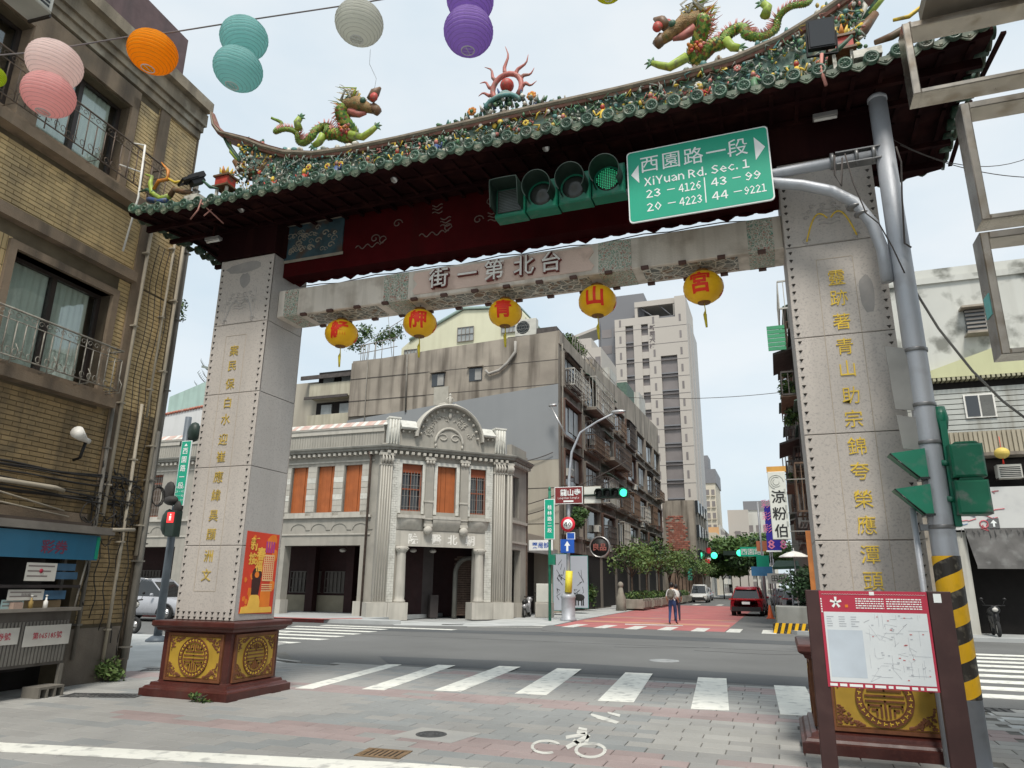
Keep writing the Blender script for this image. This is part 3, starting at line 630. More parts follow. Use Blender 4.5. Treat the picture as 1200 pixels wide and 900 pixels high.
def row_mesh():
    b = MB(); seg = []
    P0, P1, P2_ = Vector((0, 0, 0)), Vector((0, .62, .32)), Vector((0, 1.16, .72)); N_ = 10
    for k in range(N_):
        t0, t1 = k / N_, (k + 1) / N_; q = lambda t: P0 * (1 - t) ** 2 + P1 * 2 * t * (1 - t) + P2_ * t * t
        b.tube([q(t0), q(t0) + (q(t1) - q(t0)) * .85, q(t1)], [.083, .078, .07], 8)
    return b.mesh('tile_row', GTILE)
capm, dripm, rowm = cap_mesh(), drip_mesh(), row_mesh()
nT = 44; du = (RU1 - RU0 - .2) / nT
for k in range(nT + 1):
    u = RU0 + .1 + k * du; s_ = (dz(u + .1) - dz(u - .1)) / .2; tz = Matrix.Rotation(-math.atan(s_), 4, 'Y')
    place(capm, 'tile_cap', ROOF, Matrix.Translation((u, VF - .02, 7.385 + dz(u))) @ tz); place(rowm, 'tile_row', ROOF, Matrix.Translation((u, VF + .02, 7.385 + dz(u))))
    place(capm, 'tile_cap', ROOF, Matrix.Translation((u, VR + .02, 7.385 + dz(u))) @ Matrix.Rotation(PI, 4, 'Z')); place(rowm, 'tile_row', ROOF, Matrix.Translation((u, VR - .02, 7.385 + dz(u))) @ Matrix.Rotation(PI, 4, 'Z'))
    if k < nT:
        u += du / 2; place(dripm, 'drip_tile', ROOF, Matrix.Translation((u, VF + .0, 7.335 + dz(u))) @ tz); place(dripm, 'drip_tile', ROOF, Matrix.Translation((u, VR, 7.335 + dz(u))) @ Matrix.Rotation(PI, 4, 'Z'))
for sx, u in ((-1, RU0), (1, RU1)):
    for k in range(5):
        for vv in (VF + .16 + k * .27, VR - .16 - k * .27):
            zz = 7.40 + dz(u) + max(0, min(vv - VF, VR - vv)) * .0; place(capm, 'tile_cap', ROOF, Matrix.Translation((u + sx * .03, vv, zz - .02)) @ Matrix.Rotation(sx * PI / 2, 4, 'Z'))
            place(dripm, 'drip_tile', ROOF, Matrix.Translation((u + sx * .02, vv + .135, zz - .07)) @ Matrix.Rotation(sx * PI / 2, 4, 'Z'))
# --- ridge
rid = [(-2.5, 10.38), (-2.36, 10.05), (-2.12, 9.78), (-1.75, 9.58), (-1.37, 9.38), (-.95, 9.13), (-.45, 8.9), (.18, 8.74), (.9, 8.68), (1.8, 8.66), (3.6675, 8.67)]
RP = rid + [(2 * GC - x, z) for x, z in rid[:-1][::-1]]
def sweepu(b, pts, sec, mi=0, taper=None):
    """sweep a (v, z) section along a curve in the u-z plane"""
    n = len(sec); vs = []
    for i, (x, z) in enumerate(pts):
        a = pts[max(i - 1, 0)]; c = pts[min(i + 1, len(pts) - 1)]; t = Vector((c[0] - a[0], c[1] - a[1])).normalized(); nn = Vector((-t.y, t.x)); k = taper[i] if taper else 1
        vs += [(x + nn.x * q * k, VM + p * k, z + nn.y * q * k) for p, q in sec]
    fs = [(i * n + k, (i + 1) * n + k, (i + 1) * n + (k + 1) % n, i * n + (k + 1) % n) for i in range(len(pts) - 1) for k in range(n)] + [tuple(range(n)), tuple(reversed(range((len(pts) - 1) * n, len(pts) * n)))]
    b.add(vs, fs, mi)
tap = [.25, .4, .6, .8, .95] + [1] * (len(RP) - 10) + [.95, .8, .6, .4, .25]
COPE = M('coping_stone', (.24, .2, .15), .75, .25, 5, bump=.4, spots=(.14, .12, .1), spf=.7, sps=7)
COPR = M('coping_red', (.22, .10, .075), .7, .25, 8, spots=(.22, .18, .12), spf=.6, sps=9)
b = MB(); sweepu(b, RP, [(-.27, -.03), (-.30, .0), (-.30, .035), (-.24, .05), (.24, .05), (.30, .035), (.30, 0), (.27, -.03)], 0, tap); sweepu(b, RP, [(-.2, .051), (-.22, .085), (-.12, .12), (.12, .12), (.22, .085), (.2, .051)], 1, tap); sweepu(b, RP, [(-.24, -.07), (-.26, -.031), (.26, -.031), (.24, -.07)], 1, tap)
b2 = MB(); wall = [(-1.0, 7.95), (8.33, 7.95)] + [(x, z - .06) for x, z in RP[::-1] if -1.45 < x < 8.8]
b2.prism(wall, VM - .17, VM + .17)
RIDGE = part(b2, 'ridge', M('ridge_plaster', (.13, .19, .16), .8, .3, 5, spots=(.3, .26, .16), spf=.8, sps=7), GATE)
part(b, 'coping', [COPE, COPR], RIDGE)
cols = dict(green=(.09, .2, .1), teal=(.08, .2, .19), yellow=(.6, .42, .05), red=(.42, .05, .035), pink=(.42, .14, .115), white=(.55, .53, .46), blue=(.05, .09, .22), brown=(.15, .08, .04), orange=(.55, .2, .03), lime=(.3, .4, .06), dkgreen=(.04, .1, .06), grey=(.27, .3, .26))
CM = [M('mosaic_' + k, v, .5, .25, 12, spots=(.13, .12, .085), spf=.8, sps=11) for k, v in cols.items()]; CN = list(cols); CM.append(M('dragon_head_olive', (.27, .16, .06), .55, .35, 14, bump=1., bscale=60, spots=(.10, .16, .05), spf=.8, sps=12))
def flower(b, c, r, mi, mc):
    for k in range(7): a = k * 2 * PI / 7 + c[0]; b.ell((c[0] + r * .6 * math.cos(a), c[1], c[2] + r * .6 * math.sin(a)), r * .42, r * .22, r * .42, 6, 4, mi)
    b.ell((c[0], c[1] - r * .12, c[2]), r * .34, r * .3, r * .34, 6, 4, mc)
rg = random.Random(11)
def ridz(x):
    for (xa, za), (xb, zb) in zip(RP, RP[1:]):
        if xa <= x <= xb: return za + (zb - za) * (x - xa) / (xb - xa)
    return 8.7
st = MB()
for k in range(2600):
    x = rg.uniform(-1.5, 8.84); top = ridz(x) - .07; z = rg.uniform(7.92, top)
    if x < -1.0 or x > 8.33: z = rg.uniform(max(8.2, top - .9), top)
    r = rg.uniform(.012, .036); t = int(x * 1.7) % 4
    mi = rg.choice([0, 0, 1, 10, 11, 11, 5, 2, 4, 7, 3][: 7 + t]) ; yy = VM - .18 - rg.uniform(0, .09)
    if rg.random() < .5: st.ell((x, yy, z), r * rg.uniform(.6, 1.6), r * .8, r * rg.uniform(.6, 1.6), 6, 4, mi)
    else: st.tube([(x, yy, z), (x + rg.uniform(-.06, .06), yy - .03, z + rg.uniform(-.05, .09)), (x + rg.uniform(-.09, .09), yy - .02, z + rg.uniform(-.03, .12))], [r * .55, r * .5, .004], 5, mi)
st.build('shard_mosaic', CM, RIDGE, kind='stuff')
x = -.9
while x < 8.4:
    nmc = rg.choice([(2, 7), (3, 2), (2, 3), (8, 3), (9, 2), (4, 5), (5, 2)]); b = MB(); r = rg.uniform(.04, .065); flower(b, (x, VM - .3, rg.uniform(8.0, ridz(x) - .2)), r, *nmc); part(b, 'flower', CM, RIDGE); x += rg.uniform(.2, .4)
for k, x in enumerate((-.55, .1, .75, 1.35, 1.9, 2.6, 4.7, 5.3, 6.0, 6.7, 7.4, 7.95)):       # small figures of warriors and beasts on the ridge face
    b = MB(); z = 8.16 + .02 * (k % 3); yy = VM - .34; a, c_ = rg.choice([(3, 2), (7, 4), (0, 4), (2, 3), (6, 4)])
    b.tube([(x, yy, z - .14), (x, yy, z), (x, yy, z + .12)], [.07, .055, .035], 8, a); b.ell((x, yy - .01, z + .17), .036, .036, .042, 8, 5, c_); b.ell((x, yy, z + .21), .03, .03, .025, 6, 4, 2)
    for sx in (-1, 1): b.tube([(x + sx * .04, yy, z + .1), (x + sx * .1, yy - .03, z + .03), (x + sx * .13, yy - .06, z + .11)], [.02, .018, .012], 5, a)
    part(b, 'ridge_figure', CM, RIDGE)
# --- scroll ends of the ridge, lotus boxes and corner curls (left side and its mirror)
def mir(pts, sx): return [(x if sx < 0 else 2 * GC - x, y, z) for x, y, z in pts]
for sx in (-1, 1):
    yv = VM - .1
    def PX(l, y=yv): return mir([(GY(a, c_, y).x, y, GY(a, c_, y).z) for a, c_ in l], sx)
    b = MB(); cr = PX([(275, 189), (283, 199), (295, 205), (308, 201), (315, 190), (317, 176)]); b.tube(cr, [.05, .09, .12, .11, .09, .07], 8, 7); b.tube([(x, y - .06, z + .05) for x, y, z in cr[1:]], [.03] * 5, 6, 2)
    part(b, 'scroll_end', CM, RIDGE)
    b = MB()
    for (c0, c1, c2, mi) in (((283, 192), (268, 170), (260, 158), 10), ((280, 188), (271, 178), (270, 166), 9), ((290, 190), (285, 172), (292, 160), 1), ((300, 190), (298, 170), (306, 165), 0), ((305, 195), (308, 180), (300, 172), 4), ((286, 195), (282, 180), (287, 166), 5), ((295, 196), (290, 182), (300, 176), 8)):
        q = PX([c0, c1, c2]); b.tube(q, [.05, .04, .01], 6, mi)
    for k in range(40):
        q = PX([(rg.uniform(284, 314), rg.uniform(163, 195))])[0]; b.ell((q[0], q[1] - rg.uniform(0, .1), q[2]), rg.uniform(.02, .06), .03, rg.uniform(.02, .06), 6, 4, rg.choice([0, 1, 10, 4, 8, 2, 5]))
    part(b, 'leaf_cluster', CM, RIDGE)
    yb = -.15; c = GY(265, 208, yb); cx = c.x if sx < 0 else 2 * GC - c.x
    b = MB(); b.box(cx - .13, cx + .13, yb - .1, yb + .1, 8.0, 8.16, 3); b.box(cx - .16, cx + .16, yb - .13, yb + .13, 7.97, 8.0, 7); b.box(cx - .16, cx + .16, yb - .13, yb + .13, 8.16, 8.19, 7)
    for q in (-.1, .1): b.box(cx + q - .02, cx + q + .02, yb - .08, yb - .04, 7.72, 7.97, 5)
    b.box(cx - .06, cx + .06, yb, yb + .08, 7.72, 7.97, 7); b.box(cx - .15, cx + .15, yb - .12, yb + .12, 7.6, 7.72, 3)
    for k in range(9): a = k * 2 * PI / 9; b.tube([(cx, yb, 8.2), (cx + .09 * math.cos(a), yb + .09 * math.sin(a), 8.25), (cx + .12 * math.cos(a), yb + .12 * math.sin(a), 8.34)], [.03, .035, .006], 5, 8 if k % 2 else 2)
    for k in range(7): a = k * 2 * PI / 7; b.tube([(cx, yb, 8.2), (cx + .17 * math.cos(a), yb + .12 * math.sin(a), 8.22)], [.04, .008], 5, 1)
    part(b, 'lotus_box', CM, RIDGE)
    b = MB(); sl = mir([(-.75, yb, 7.62), (-.6, yb + .3, 7.9), (-.5, yb + .6, 8.15)], sx); b.tube(sl, [.06, .06, .05], 6, 7); part(b, 'hip_ridge', CM, RIDGE)
    # curled dragon-tail ornament on the eave corner
    b = MB(); y2 = -.55
    def PC(l): return mir([(GY(a, c_, y2).x, y2, GY(a, c_, y2).z) for a, c_ in l], sx)
    b.tube(PC([(199, 230), (188, 233), (178, 226), (176, 215), (178, 207), (170, 204)]), [.05, .05, .045, .04, .03, .008], 6, 9); b.tube(PC([(180, 226), (172, 222), (163, 225)]), [.04, .03, .008], 6, 10)
    b.tube(PC([(180, 222), (186, 212), (197, 210), (197, 200), (189, 190)]), [.03, .035, .035, .03, .006], 6, 8); b.tube(PC([(195, 208), (205, 214), (214, 212)]), [.02, .025, .02], 6, 2)
    b.tube(PC([(199, 230), (204, 222), (214, 225), (224, 225)]), [.05, .05, .045, .03], 6, 7); b.tube(PC([(174, 234), (186, 236), (196, 235)]), [.05, .05, .05], 6, 6); b.tube(PC([(238, 212), (246, 219), (256, 221)]), [.02, .03, .01], 6, 10)
    b.obox(PC([(228, 234)])[0], (.3, .16, .1), None, 5)
    part(b, 'eave_curl', CM, ROOF)
# --- flaming pearl
b = MB(); yz = VM; C0 = Vector((3.66, yz, 9.42))
arch = [(C0.x + .25 * math.cos(R(a)), yz, C0.z - .05 + .27 * math.sin(R(a))) for a in range(-40, 221, 20)]
b.tube(arch, [.045] * len(arch), 8, 4)
for a in (-8, 22, 52, 92, 130, 160, 188):
    base = Vector((math.cos(R(a)), 0, math.sin(R(a)))); per = Vector((-base.z, 0, base.x)); ln = .52 if a == 92 else .36 if 30 < a < 150 else .26; pth = []
    for k in range(8): t = k / 7; pth.append(C0 + Vector((0, 0, -.05)) + base * (.25 + ln * t) + per * (.045 * math.sin(t * 7) * (1 - t * .4)) + Vector((0, 0, .06 * t)))
    b.tube(pth, [.04 - .036 * k / 7 for k in range(8)], 6, 4)
PEARL = part(b, 'flame_ring', CM, RIDGE)
b = MB(); b.ell(tuple(C0), .115, .115, .115, 16, 10, 3); part(b, 'pearl', CM, RIDGE)
b = MB()
for k in range(5): b.tube([(3.66 + (.09 + .05 * k) * math.cos(R(a)), yz - .12 - .02 * k, 8.85 + .26 - .05 * k + (.09 + .02 * k) * math.sin(R(a))) for a in range(0, 181, 20)], .035, 6, 11 if k % 2 else 1)
for k in range(120):
    x = rg.gauss(3.66, .42); z = 8.8 + rg.random() * max(.08, .42 - abs(x - 3.66) * .5); b.tube([(x, yz - rg.uniform(0, .2), z - .03), (x + rg.uniform(-.05, .05), yz - rg.uniform(0, .2), z + rg.uniform(.03, .09))], [.035, .01], 5, rg.choice([11, 1, 0, 6, 10, 5]))
for x, z in ((4.12, 9.02), (3.1, 8.98)):
    flower(b, (x, yz - .12, z), .085, 8, 2)
part(b, 'wave_mound', CM, RIDGE)
# --- the two dragons on the ridge
SC = M('dragon_scales', (.17, .27, .035), .5, .35, 22, bump=1., bscale=60, spots=(.30, .22, .06), spf=.7, sps=5)
def dragon(sx):
    Q = lambda l, y=VM: [Vector(p) for p in mir([(GY(240 + a / 5.455, 90 + c_ / 5.455, y).x, y, GY(240 + a / 5.455, 90 + c_ / 5.455, y).z) for a, c_ in l], sx)]
    body = [(425, 262), (475, 280), (450, 330), (470, 368), (530, 345), (572, 345), (585, 398), (645, 428), (700, 400), (712, 340), (745, 305), (785, 330), (800, 385), (850, 375), (905, 375), (930, 345), (900, 290), (885, 235), (915, 185)]
    P_ = Q(body); pts = []
    for i in range(len(P_) - 1):      # smooth
        p0, p1, p2, p3 = P_[max(i - 1, 0)], P_[i], P_[i + 1], P_[min(i + 2, len(P_) - 1)]
        for k in range(4): t = k / 4; pts.append(.5 * ((2 * p1) + (p2 - p0) * t + (2 * p0 - 5 * p1 + 4 * p2 - p3) * t * t + (3 * p1 - p0 - 3 * p2 + p3) * t ** 3))
    pts.append(P_[-1]); n = len(pts); rad = [.025 + .058 * min(1, i / n * 1.5) + .03 * math.exp(-((i / n - .8) / .12) ** 2) for i in range(n)]
    for i, p in enumerate(pts): p.y += .08 * math.sin(i * .35)
    b = MB(); b.tube(pts, rad, 10, 0); D = part(b, 'dragon', [SC], RIDGE)
    b = MB(); rgs = random.Random(6)
    for i in range(2, n - 1):
        for e in (0, .5):
            p = pts[i].lerp(pts[i + 1], e); r = rad[i]; t = (pts[i + 1] - pts[i]).normalized(); a1 = Vector((0, 1, 0)); a2 = t.cross(a1).normalized()
            for k in range(9):
                a = (k + (.5 if e else 0)) * 2 * PI / 9; o = a1 * math.cos(a) + a2 * math.sin(a); w_ = (a2 * math.cos(a) - a1 * math.sin(a)) * r * .3; c = p + o * r * .98
                b.add([c - t * r * .22, c + w_ + o * .006, c + t * r * .34 + o * r * .22, c - w_ + o * .006], [(0, 1, 2, 3)], rgs.choice([0, 0, 1, 2, 3]))
    b.build('dragon_scales', [M('scale_green', (.13, .24, .03), .45, .3, 9), M('scale_dark', (.05, .12, .03), .45, .3, 9), M('scale_yellow', (.36, .33, .06), .45, .3, 9), M('scale_rust', (.25, .09, .03), .5, .3, 9)], RIDGE, kind='stuff')
    sp = MB()
    for i in range(6, n - 1):
        t = (pts[i + 1] - pts[i - 1]).normalized(); up = Vector((-t.z, 0, t.x)) * (1 if sx < 0 else -1)
        for e in (0, .5):
            p = pts[i].lerp(pts[i + 1], e); sp.tube([p + up * rad[i] * .8, p + up * (rad[i] + .11) - t * .04], [.018, .002], 4, 0)
    part(sp, 'dragon_spines', M('spine_pink', (.55, .25, .22), .6), RIDGE)
    hd = MB(); h = Q([(905, 190), (980, 172), (1045, 200), (1105, 212)]); hd.tube(h, [.13, .14, .09, .08], 10, 12)      # skull and upper jaw
    hd.tube(Q([(930, 225), (985, 240), (1030, 232)]), [.09, .06, .03], 8, 4); hd.tube(Q([(1075, 195), (1100, 220), (1090, 240)]), [.09, .09, .05], 8, 7)
    for yy in (VM - .1, VM + .1): e = Q([(1010, 150)], yy)[0]; hd.ell(tuple(e), .06, .05, .06, 8, 6, 10); e = Q([(1080, 130)], yy)[0]; hd.ell(tuple(e), .08, .06, .09, 8, 6, 3)
    hd.tube(Q([(1060, 150), (1090, 100), (1125, 68)]), [.08, .09, .02], 7, 7)
    for k in range(24):
        a = rg.uniform(-.6, .6); o_ = Q([(900 + rg.uniform(-30, 60), 165)])[0]; hd.tube([o_ + Vector((0, a * .15, 0)), o_ + Vector((-.12 * -sx * -1, a * .3, .16)), o_ + Vector((rg.uniform(-.28, -.02) * (1 if sx < 0 else -1), a * .4, rg.uniform(.15, .36)))], [.025, .018, .003], 5, rg.choice([0, 2, 5, 9]))
    for k in range(46):      # mane down the neck, whiskers and brow
        o_ = Q([(870 + rg.uniform(-8, 55), 300 - k * 3.2)])[0]; w_ = -1 if sx < 0 else 1; hd.tube([o_ + Vector((0, rg.uniform(-.08, .08), 0)), o_ + Vector((w_ * .07, 0, .05)), o_ + Vector((w_ * rg.uniform(.1, .24), rg.uniform(-.1, .1), rg.uniform(.04, .16)))], [.014, .011, .002], 4, rg.choice([0, 2, 9, 4, 8]))
    for k in range(30): o_ = Q([(rg.uniform(880, 950), rg.uniform(330, 390))])[0]; hd.ell((o_.x, VM - rg.uniform(.05, .16), o_.z), .03, .03, .03, 5, 4, rg.choice([3, 4, 8]))
    for yy in (VM - .12, VM + .12): hd.tube(Q([(930, 130), (915, 90), (860, 60)], yy), [.022, .018, .005], 5, 5)
    part(hd, 'dragon_head', CM, RIDGE)
    for l in ([(930, 370), (1010, 385), (1060, 350), (1095, 320)], [(600, 330), (590, 290), (610, 262)], [(760, 370), (730, 420), (700, 440)]):
        lg = MB(); q = Q(l, VM - .12); r0 = .075; lg.tube(q, [r0 * (1 - .15 * i) for i in range(len(q))], 8, 9); e = q[-1]; d = (q[-1] - q[-2]).normalized()
        for k in (-1.2, -.4, .4, 1.2): v_ = Vector((d.x * math.cos(k) - d.z * math.sin(k), 0, d.x * math.sin(k) + d.z * math.cos(k))); lg.tube([e, e + v_ * .07, e + v_ * .12 + Vector((0, 0, -.02))], [.03, .02, .004], 5, 0)
        part(lg, 'dragon_leg', CM, RIDGE)
    rk = MB()
    for k in range(60):
        q = Q([(rg.uniform(540, 1010), rg.uniform(405, 445))])[0]; rk.ell((q.x, VM + rg.uniform(-.2, .1), ridz(q.x) + .12), rg.uniform(.03, .09), .06, rg.uniform(.03, .07), 6, 4, rg.choice([11, 5, 1, 11, 6, 7]))
    part(rk, 'rock_base', CM, RIDGE)
dragon(-1); dragon(1)
# --- under-eave lamps, floodlights, lanterns
METAL = M('lamp_metal', (.45, .44, .43), .35, .1, 5, metal=.7)
def PY(px, py, y): p = GY(px, py, y); return p
for (px, py) in ((210, 200 + 66), (505, 0)): pass
for k, (px, py) in enumerate(((250, 282), (967, 138))):
    p = GY(px, py, -.1); t = thing('tube_light', ['flat dusty tube light fixed under the left end of the gate eaves', 'flat white tube light under the gate eaves beside the striped steel pole'][k], 'light', (p.x, p.y, p.z)); b = MB(); b.box(p.x - .14, p.x + .14, p.y - .05, p.y + .05, p.z, p.z + .05); part(b, 'housing', METAL, t)
    b = MB(); b.cyl((p.x - .13, p.y, p.z - .015), (p.x + .13, p.y, p.z - .015), .018, 8); part(b, 'tube', WHITE, t); b = MB(); b.box(p.x - .02, p.x + .02, p.y - .02, p.y + .02, p.z + .05, 7.4); part(b, 'bracket', SOFF, t)
SPOTL = ['small spotlight hanging under the eaves above the left pillar', 'small spotlight under the eaves left of the traffic lights', 'small spotlight under the eaves directly above the traffic lights', 'small spotlight under the eaves above the green street sign', 'small spotlight under the eaves to the right of the green street sign']
for k, (px, py) in enumerate(((285, 244), (464, 209), (641, 172), (820, 131), (921, 111))):
    p = GY(px, py, -.4); t = thing('eave_spotlight', SPOTL[k], 'spotlight', tuple(p), group='small spotlights under the gate eaves')
    b = MB(); q = p + Vector((.03, 0, -.02)); b.tube([p + Vector((0, .05, .03)), p, p + Vector((0, -.05, -.05)), p + Vector((0, -.055, -.06))], [.03, .045, .055, .05], 10); part(b, 'lamp_head', METAL, t)
    b = MB(); b.cyl((p.x, p.y, p.z), (p.x, p.y + .1, 7.34), .01, 6); part(b, 'bracket', SOFF, t)
BLACK = M('black_metal', (.012, .011, .011), .45, .2, 6)
def flood(c, rz, tilt, label, s=.22):
    t = thing('floodlight', label, 'floodlight', tuple(c)); T = Matrix.Translation(c) @ Matrix.Rotation(rz, 4, 'Z') @ Matrix.Rotation(tilt, 4, 'X')
    b = MB(T); b.prism([(-s / 2, -s * .6), (s / 2, -s * .6), (s / 2, s * .6), (-s / 2, s * .6)], -.03, .05); b.prism([(-s * .35, -s * .45), (s * .35, -s * .45), (s * .35, s * .45), (-s * .35, s * .45)], .05, .12); part(b, 'housing', BLACK, t)
    b = MB(T); b.box(-s * .44, s * .44, -.038, -.031, -s * .54, s * .54); part(b, 'glass', glass('dark_glass', (.02, .02, .02)), t)
    b = MB(T)
    for q in (-1, 1): b.box(q * (s / 2 + .015) - .006, q * (s / 2 + .015) + .006, -.01, .03, -.3 if s < .2 else -.25, .02)
    b.box(-s / 2 - .02, s / 2 + .02, -.01, .03, -.262, -.25); part(b, 'bracket', BLACK, t); return t
flood(GY(228, 208, -.6), -.5, -.9, 'black floodlight standing on the far left corner of the gate roof', .24)
b = MB(); q = GY(962, 40, -.72); b.tube([(q.x, -.68, q.z - .26), (q.x, -.5, 7.5)], .02, 6); b.tube([(q.x, -.68, q.z - .26), (q.x + .02, -.1, 7.85)], .012, 5); one(b, 'floodlight_stay', BLACK, 'thin black stay holding the large floodlight above the eave tiles', 'stay')
flood(GY(962, 40, -.72), .1, .15, 'large black floodlight in front of the right dragon', .3)
ROPE = M('pink_strip', (.5, .22, .18), .7)
b = MB(); b.tube([tuple(GY(963, 63, -.74)), tuple(GY(962, 82, -.75)), tuple(GY(968, 100, -.76))], .02, 5); one(b, 'pink_plastic_strip', ROPE, 'faded pink strip dangling below the large black floodlight', 'strip')
b = MB(); b.tube([tuple(GY(236, 234, -.76)), tuple(GY(232, 246, -.8)), tuple(GY(223, 257, -.82))], .013, 5); b.tube([tuple(GY(236, 238, -.76)), tuple(GY(262, 262, -.5))], .012, 5); b.tube([tuple(GY(239, 253, -.7)), tuple(GY(254, 240, -.6))], .012, 5); one(b, 'broken_bracket', M('rusty_bracket', (.33, .16, .13), .7, .2, 9), 'bent reddish bracket sticking out under the left corner of the gate eave', 'bracket')
YEL = M('lantern_yellow', (.95, .50, .01), .55, .12, 6); LRED = M('lantern_red', (.8, .035, .01), .55, .1, 5); TAS = M('tassel_yellow', (.62, .5, .04), .8)
def ribbed(b, c, r, hz, mi=0, ribs=16, n=24, tw=0):
    prof = []
    for i in range(ribs * 3 + 1):
        t = i / (ribs * 3); a = -1.28 + 2.56 * t; k = 1 - .018 * (i % 3 == 0); prof.append((r * math.cos(a) * k, hz * math.sin(a)))
    b.lathe(c, prof, n, mi)
def fine_text(ch):
    vs, fs = text_geo(ch, .03); bm = bmesh.new(); V = [bm.verts.new((x, y, 0)) for x, y in vs]
    for f in fs:
        try: bm.faces.new([V[i] for i in f])
        except ValueError: pass
    for _ in range(4):
        bmesh.ops.triangulate(bm, faces=bm.faces[:]); E_ = [e for e in bm.edges if e.calc_length() > .13]
        if not E_: break
        bmesh.ops.subdivide_edges(bm, edges=E_, cuts=1)
    bmesh.ops.triangulate(bm, faces=bm.faces[:]); bm.verts.index_update(); o_ = [(v.co.x, v.co.y) for v in bm.verts], [tuple(v.index for v in f.verts) for f in bm.faces]; bm.free(); return o_
LANT = [('艋', (400, 391), 'leftmost round yellow lantern under the gate beam with a red character', 19), ('舺', (492, 379), 'second yellow lantern from the left under the beam', 19.5), ('青', (592, 367), 'middle yellow lantern of the five under the gate beam', 19.5), ('山', (700, 353), 'yellow lantern with the three pronged red character, fourth under the beam', 22), ('宮', (824, 337), 'rightmost yellow lantern under the beam, hung next to the right pillar', 23)]
for ch, (px, py), lab, rp_ in LANT:
    p = GY(px, py, .72); r = rp_ / FPX * (p - CAM).dot(CF); t = thing('temple_lantern', lab, 'lantern', tuple(p), group='yellow temple lanterns under the beam')
    b = MB(); ribbed(b, tuple(p), r, r * .86, 0, 12)
    for k in range(len(b.f)): pass
    body = part(b, 'lantern_body', YEL, t)
    # red characters and red side patches follow the body's curve
    vs, fs = fine_text(ch); d0 = (CAM - p); d0.z = 0; ang = math.atan2(d0.y, d0.x) - .16
    bb = MB()
    for dang in (0, 2.1, -2.1):
        q = [];
        for x, y in vs:
            s_ = 1.12; lx, lz = x * r * s_, y * r * s_; ph = lz / (r * .86) ; ph = max(-1.2, min(1.2, math.asin(max(-.95, min(.95, ph))))); rr = r * 1.02 * math.cos(ph); a = ang + dang + lx / max(rr, .3 * r); q.append((p.x + rr * math.cos(a), p.y + rr * math.sin(a), p.z + r * .87 * math.sin(ph)))
        bb.add(q, fs, 0)
    part(bb, 'character', LRED, t)
    b = MB(); b.lathe((p.x, p.y, p.z - r * .86), [(r * .32, .0), (r * .34, .03), (r * .3, .035)], 14); b.lathe((p.x, p.y, p.z + r * .8), [(r * .32, .0), (r * .34, .03), (r * .3, .04)], 14); part(b, 'collar', M('lantern_collar', (.2, .09, .02), .6), t)
    b = MB(); b.tube([(p.x, p.y, p.z - r * .84), (p.x + .01, p.y, p.z - r * 1.25), (p.x, p.y, p.z - r * 1.45)], [.006, .008, .022], 6); b.tube([(p.x, p.y, p.z - r * 1.45), (p.x + .012, p.y, p.z - r * 2.15)], [.024, .014], 7); part(b, 'tassel', TAS, t)
    b = MB(); b.cyl((p.x, p.y, p.z + r * .8), (p.x, p.y, 5.78), .006, 5); part(b, 'hanger', JOINT, t)
# paper lanterns on the string high above the camera side
def CT(px, py, t): return CAM + ray(px, py) * t
PAP = {'pink': (.92, .56, .54), 'palepink': (.90, .76, .72), 'orange': (.95, .42, .01), 'teal': (.40, .68, .66), 'grey': (.66, .66, .60), 'purple': (.46, .31, .68), 'yellow': (.62, .62, .04), 'lime': (.55, .66, .05)}
def paper(px, py, rp_, col, tilt, label, T0=5.4, sq=.86):
    p = CT(px, py, T0); r = rp_ / FPX * T0 * .96; t = thing('paper_lantern', label, 'paper lantern', tuple(p), group='paper lanterns strung across the street')
    pm_ = M('paper_' + col, PAP[col], .75, .05, 3)
    if not pm_.get('tr'):
        N = pm_.node_tree.nodes; K = pm_.node_tree.links; pb = N['Principled BSDF']; tr = N.new('ShaderNodeBsdfTranslucent'); ms = N.new('ShaderNodeMixShader'); ms.inputs[0].default_value = .7; tr.inputs[0].default_value = (*PAP[col], 1); o_ = N['Material Output']
        K.new(pb.outputs[0], ms.inputs[1]); K.new(tr.outputs[0], ms.inputs[2]); K.new(ms.outputs[0], o_.inputs[0]); pm_['tr'] = 1
    T = Matrix.Translation(p) @ Matrix.Rotation(tilt, 4, CF)
    b = MB(T); ribs = 15; prof = []
    for i in range(ribs * 2 + 1): a = -1.3 + 2.6 * i / (ribs * 2); k = 1 - .022 * (i % 2 == 0); prof.append((r * math.cos(a) * k, r * sq * math.sin(a)))
    nn = 24; vs = []; fs = []
    for q, h in prof:
        for k in range(nn): a = 2 * PI * k / nn; e = 1 - (.015 if k % 4 == 0 else 0); vs.append((q * e * math.cos(a), q * e * math.sin(a), h))
    for i in range(len(prof) - 1):
        for k in range(nn): fs.append((i * nn + k, i * nn + (k + 1) % nn, (i + 1) * nn + (k + 1) % nn, (i + 1) * nn + k))
    b.add(vs, fs, 0, False); part(b, 'paper_shade', pm_, t)
    b = MB(T)
    rm = M('wire_' + col, tuple(x * .55 for x in PAP[col]), .7)
    for i in range(2, ribs * 2, 2): b.tube([(prof[i][0] * 1.003 * math.cos(2 * PI * k / 24), prof[i][0] * 1.003 * math.sin(2 * PI * k / 24), prof[i][1]) for k in range(24)], .0014, 3, closed=True)
    part(b, 'wire_ribs', rm, t)
    b = MB(T)
    b.tube([(r * .26 * math.cos(2 * PI * k / 16), r * .26 * math.sin(2 * PI * k / 16), -r * sq * .965) for k in range(16)], .004, 5, closed=True); b.cyl((0, -r * .26, -r * sq * .965), (0, r * .26, -r * sq * .965), .0025, 5); part(b, 'bottom_ring', M('wire_pale', (.55, .55, .52), .5), t)
    return p, r
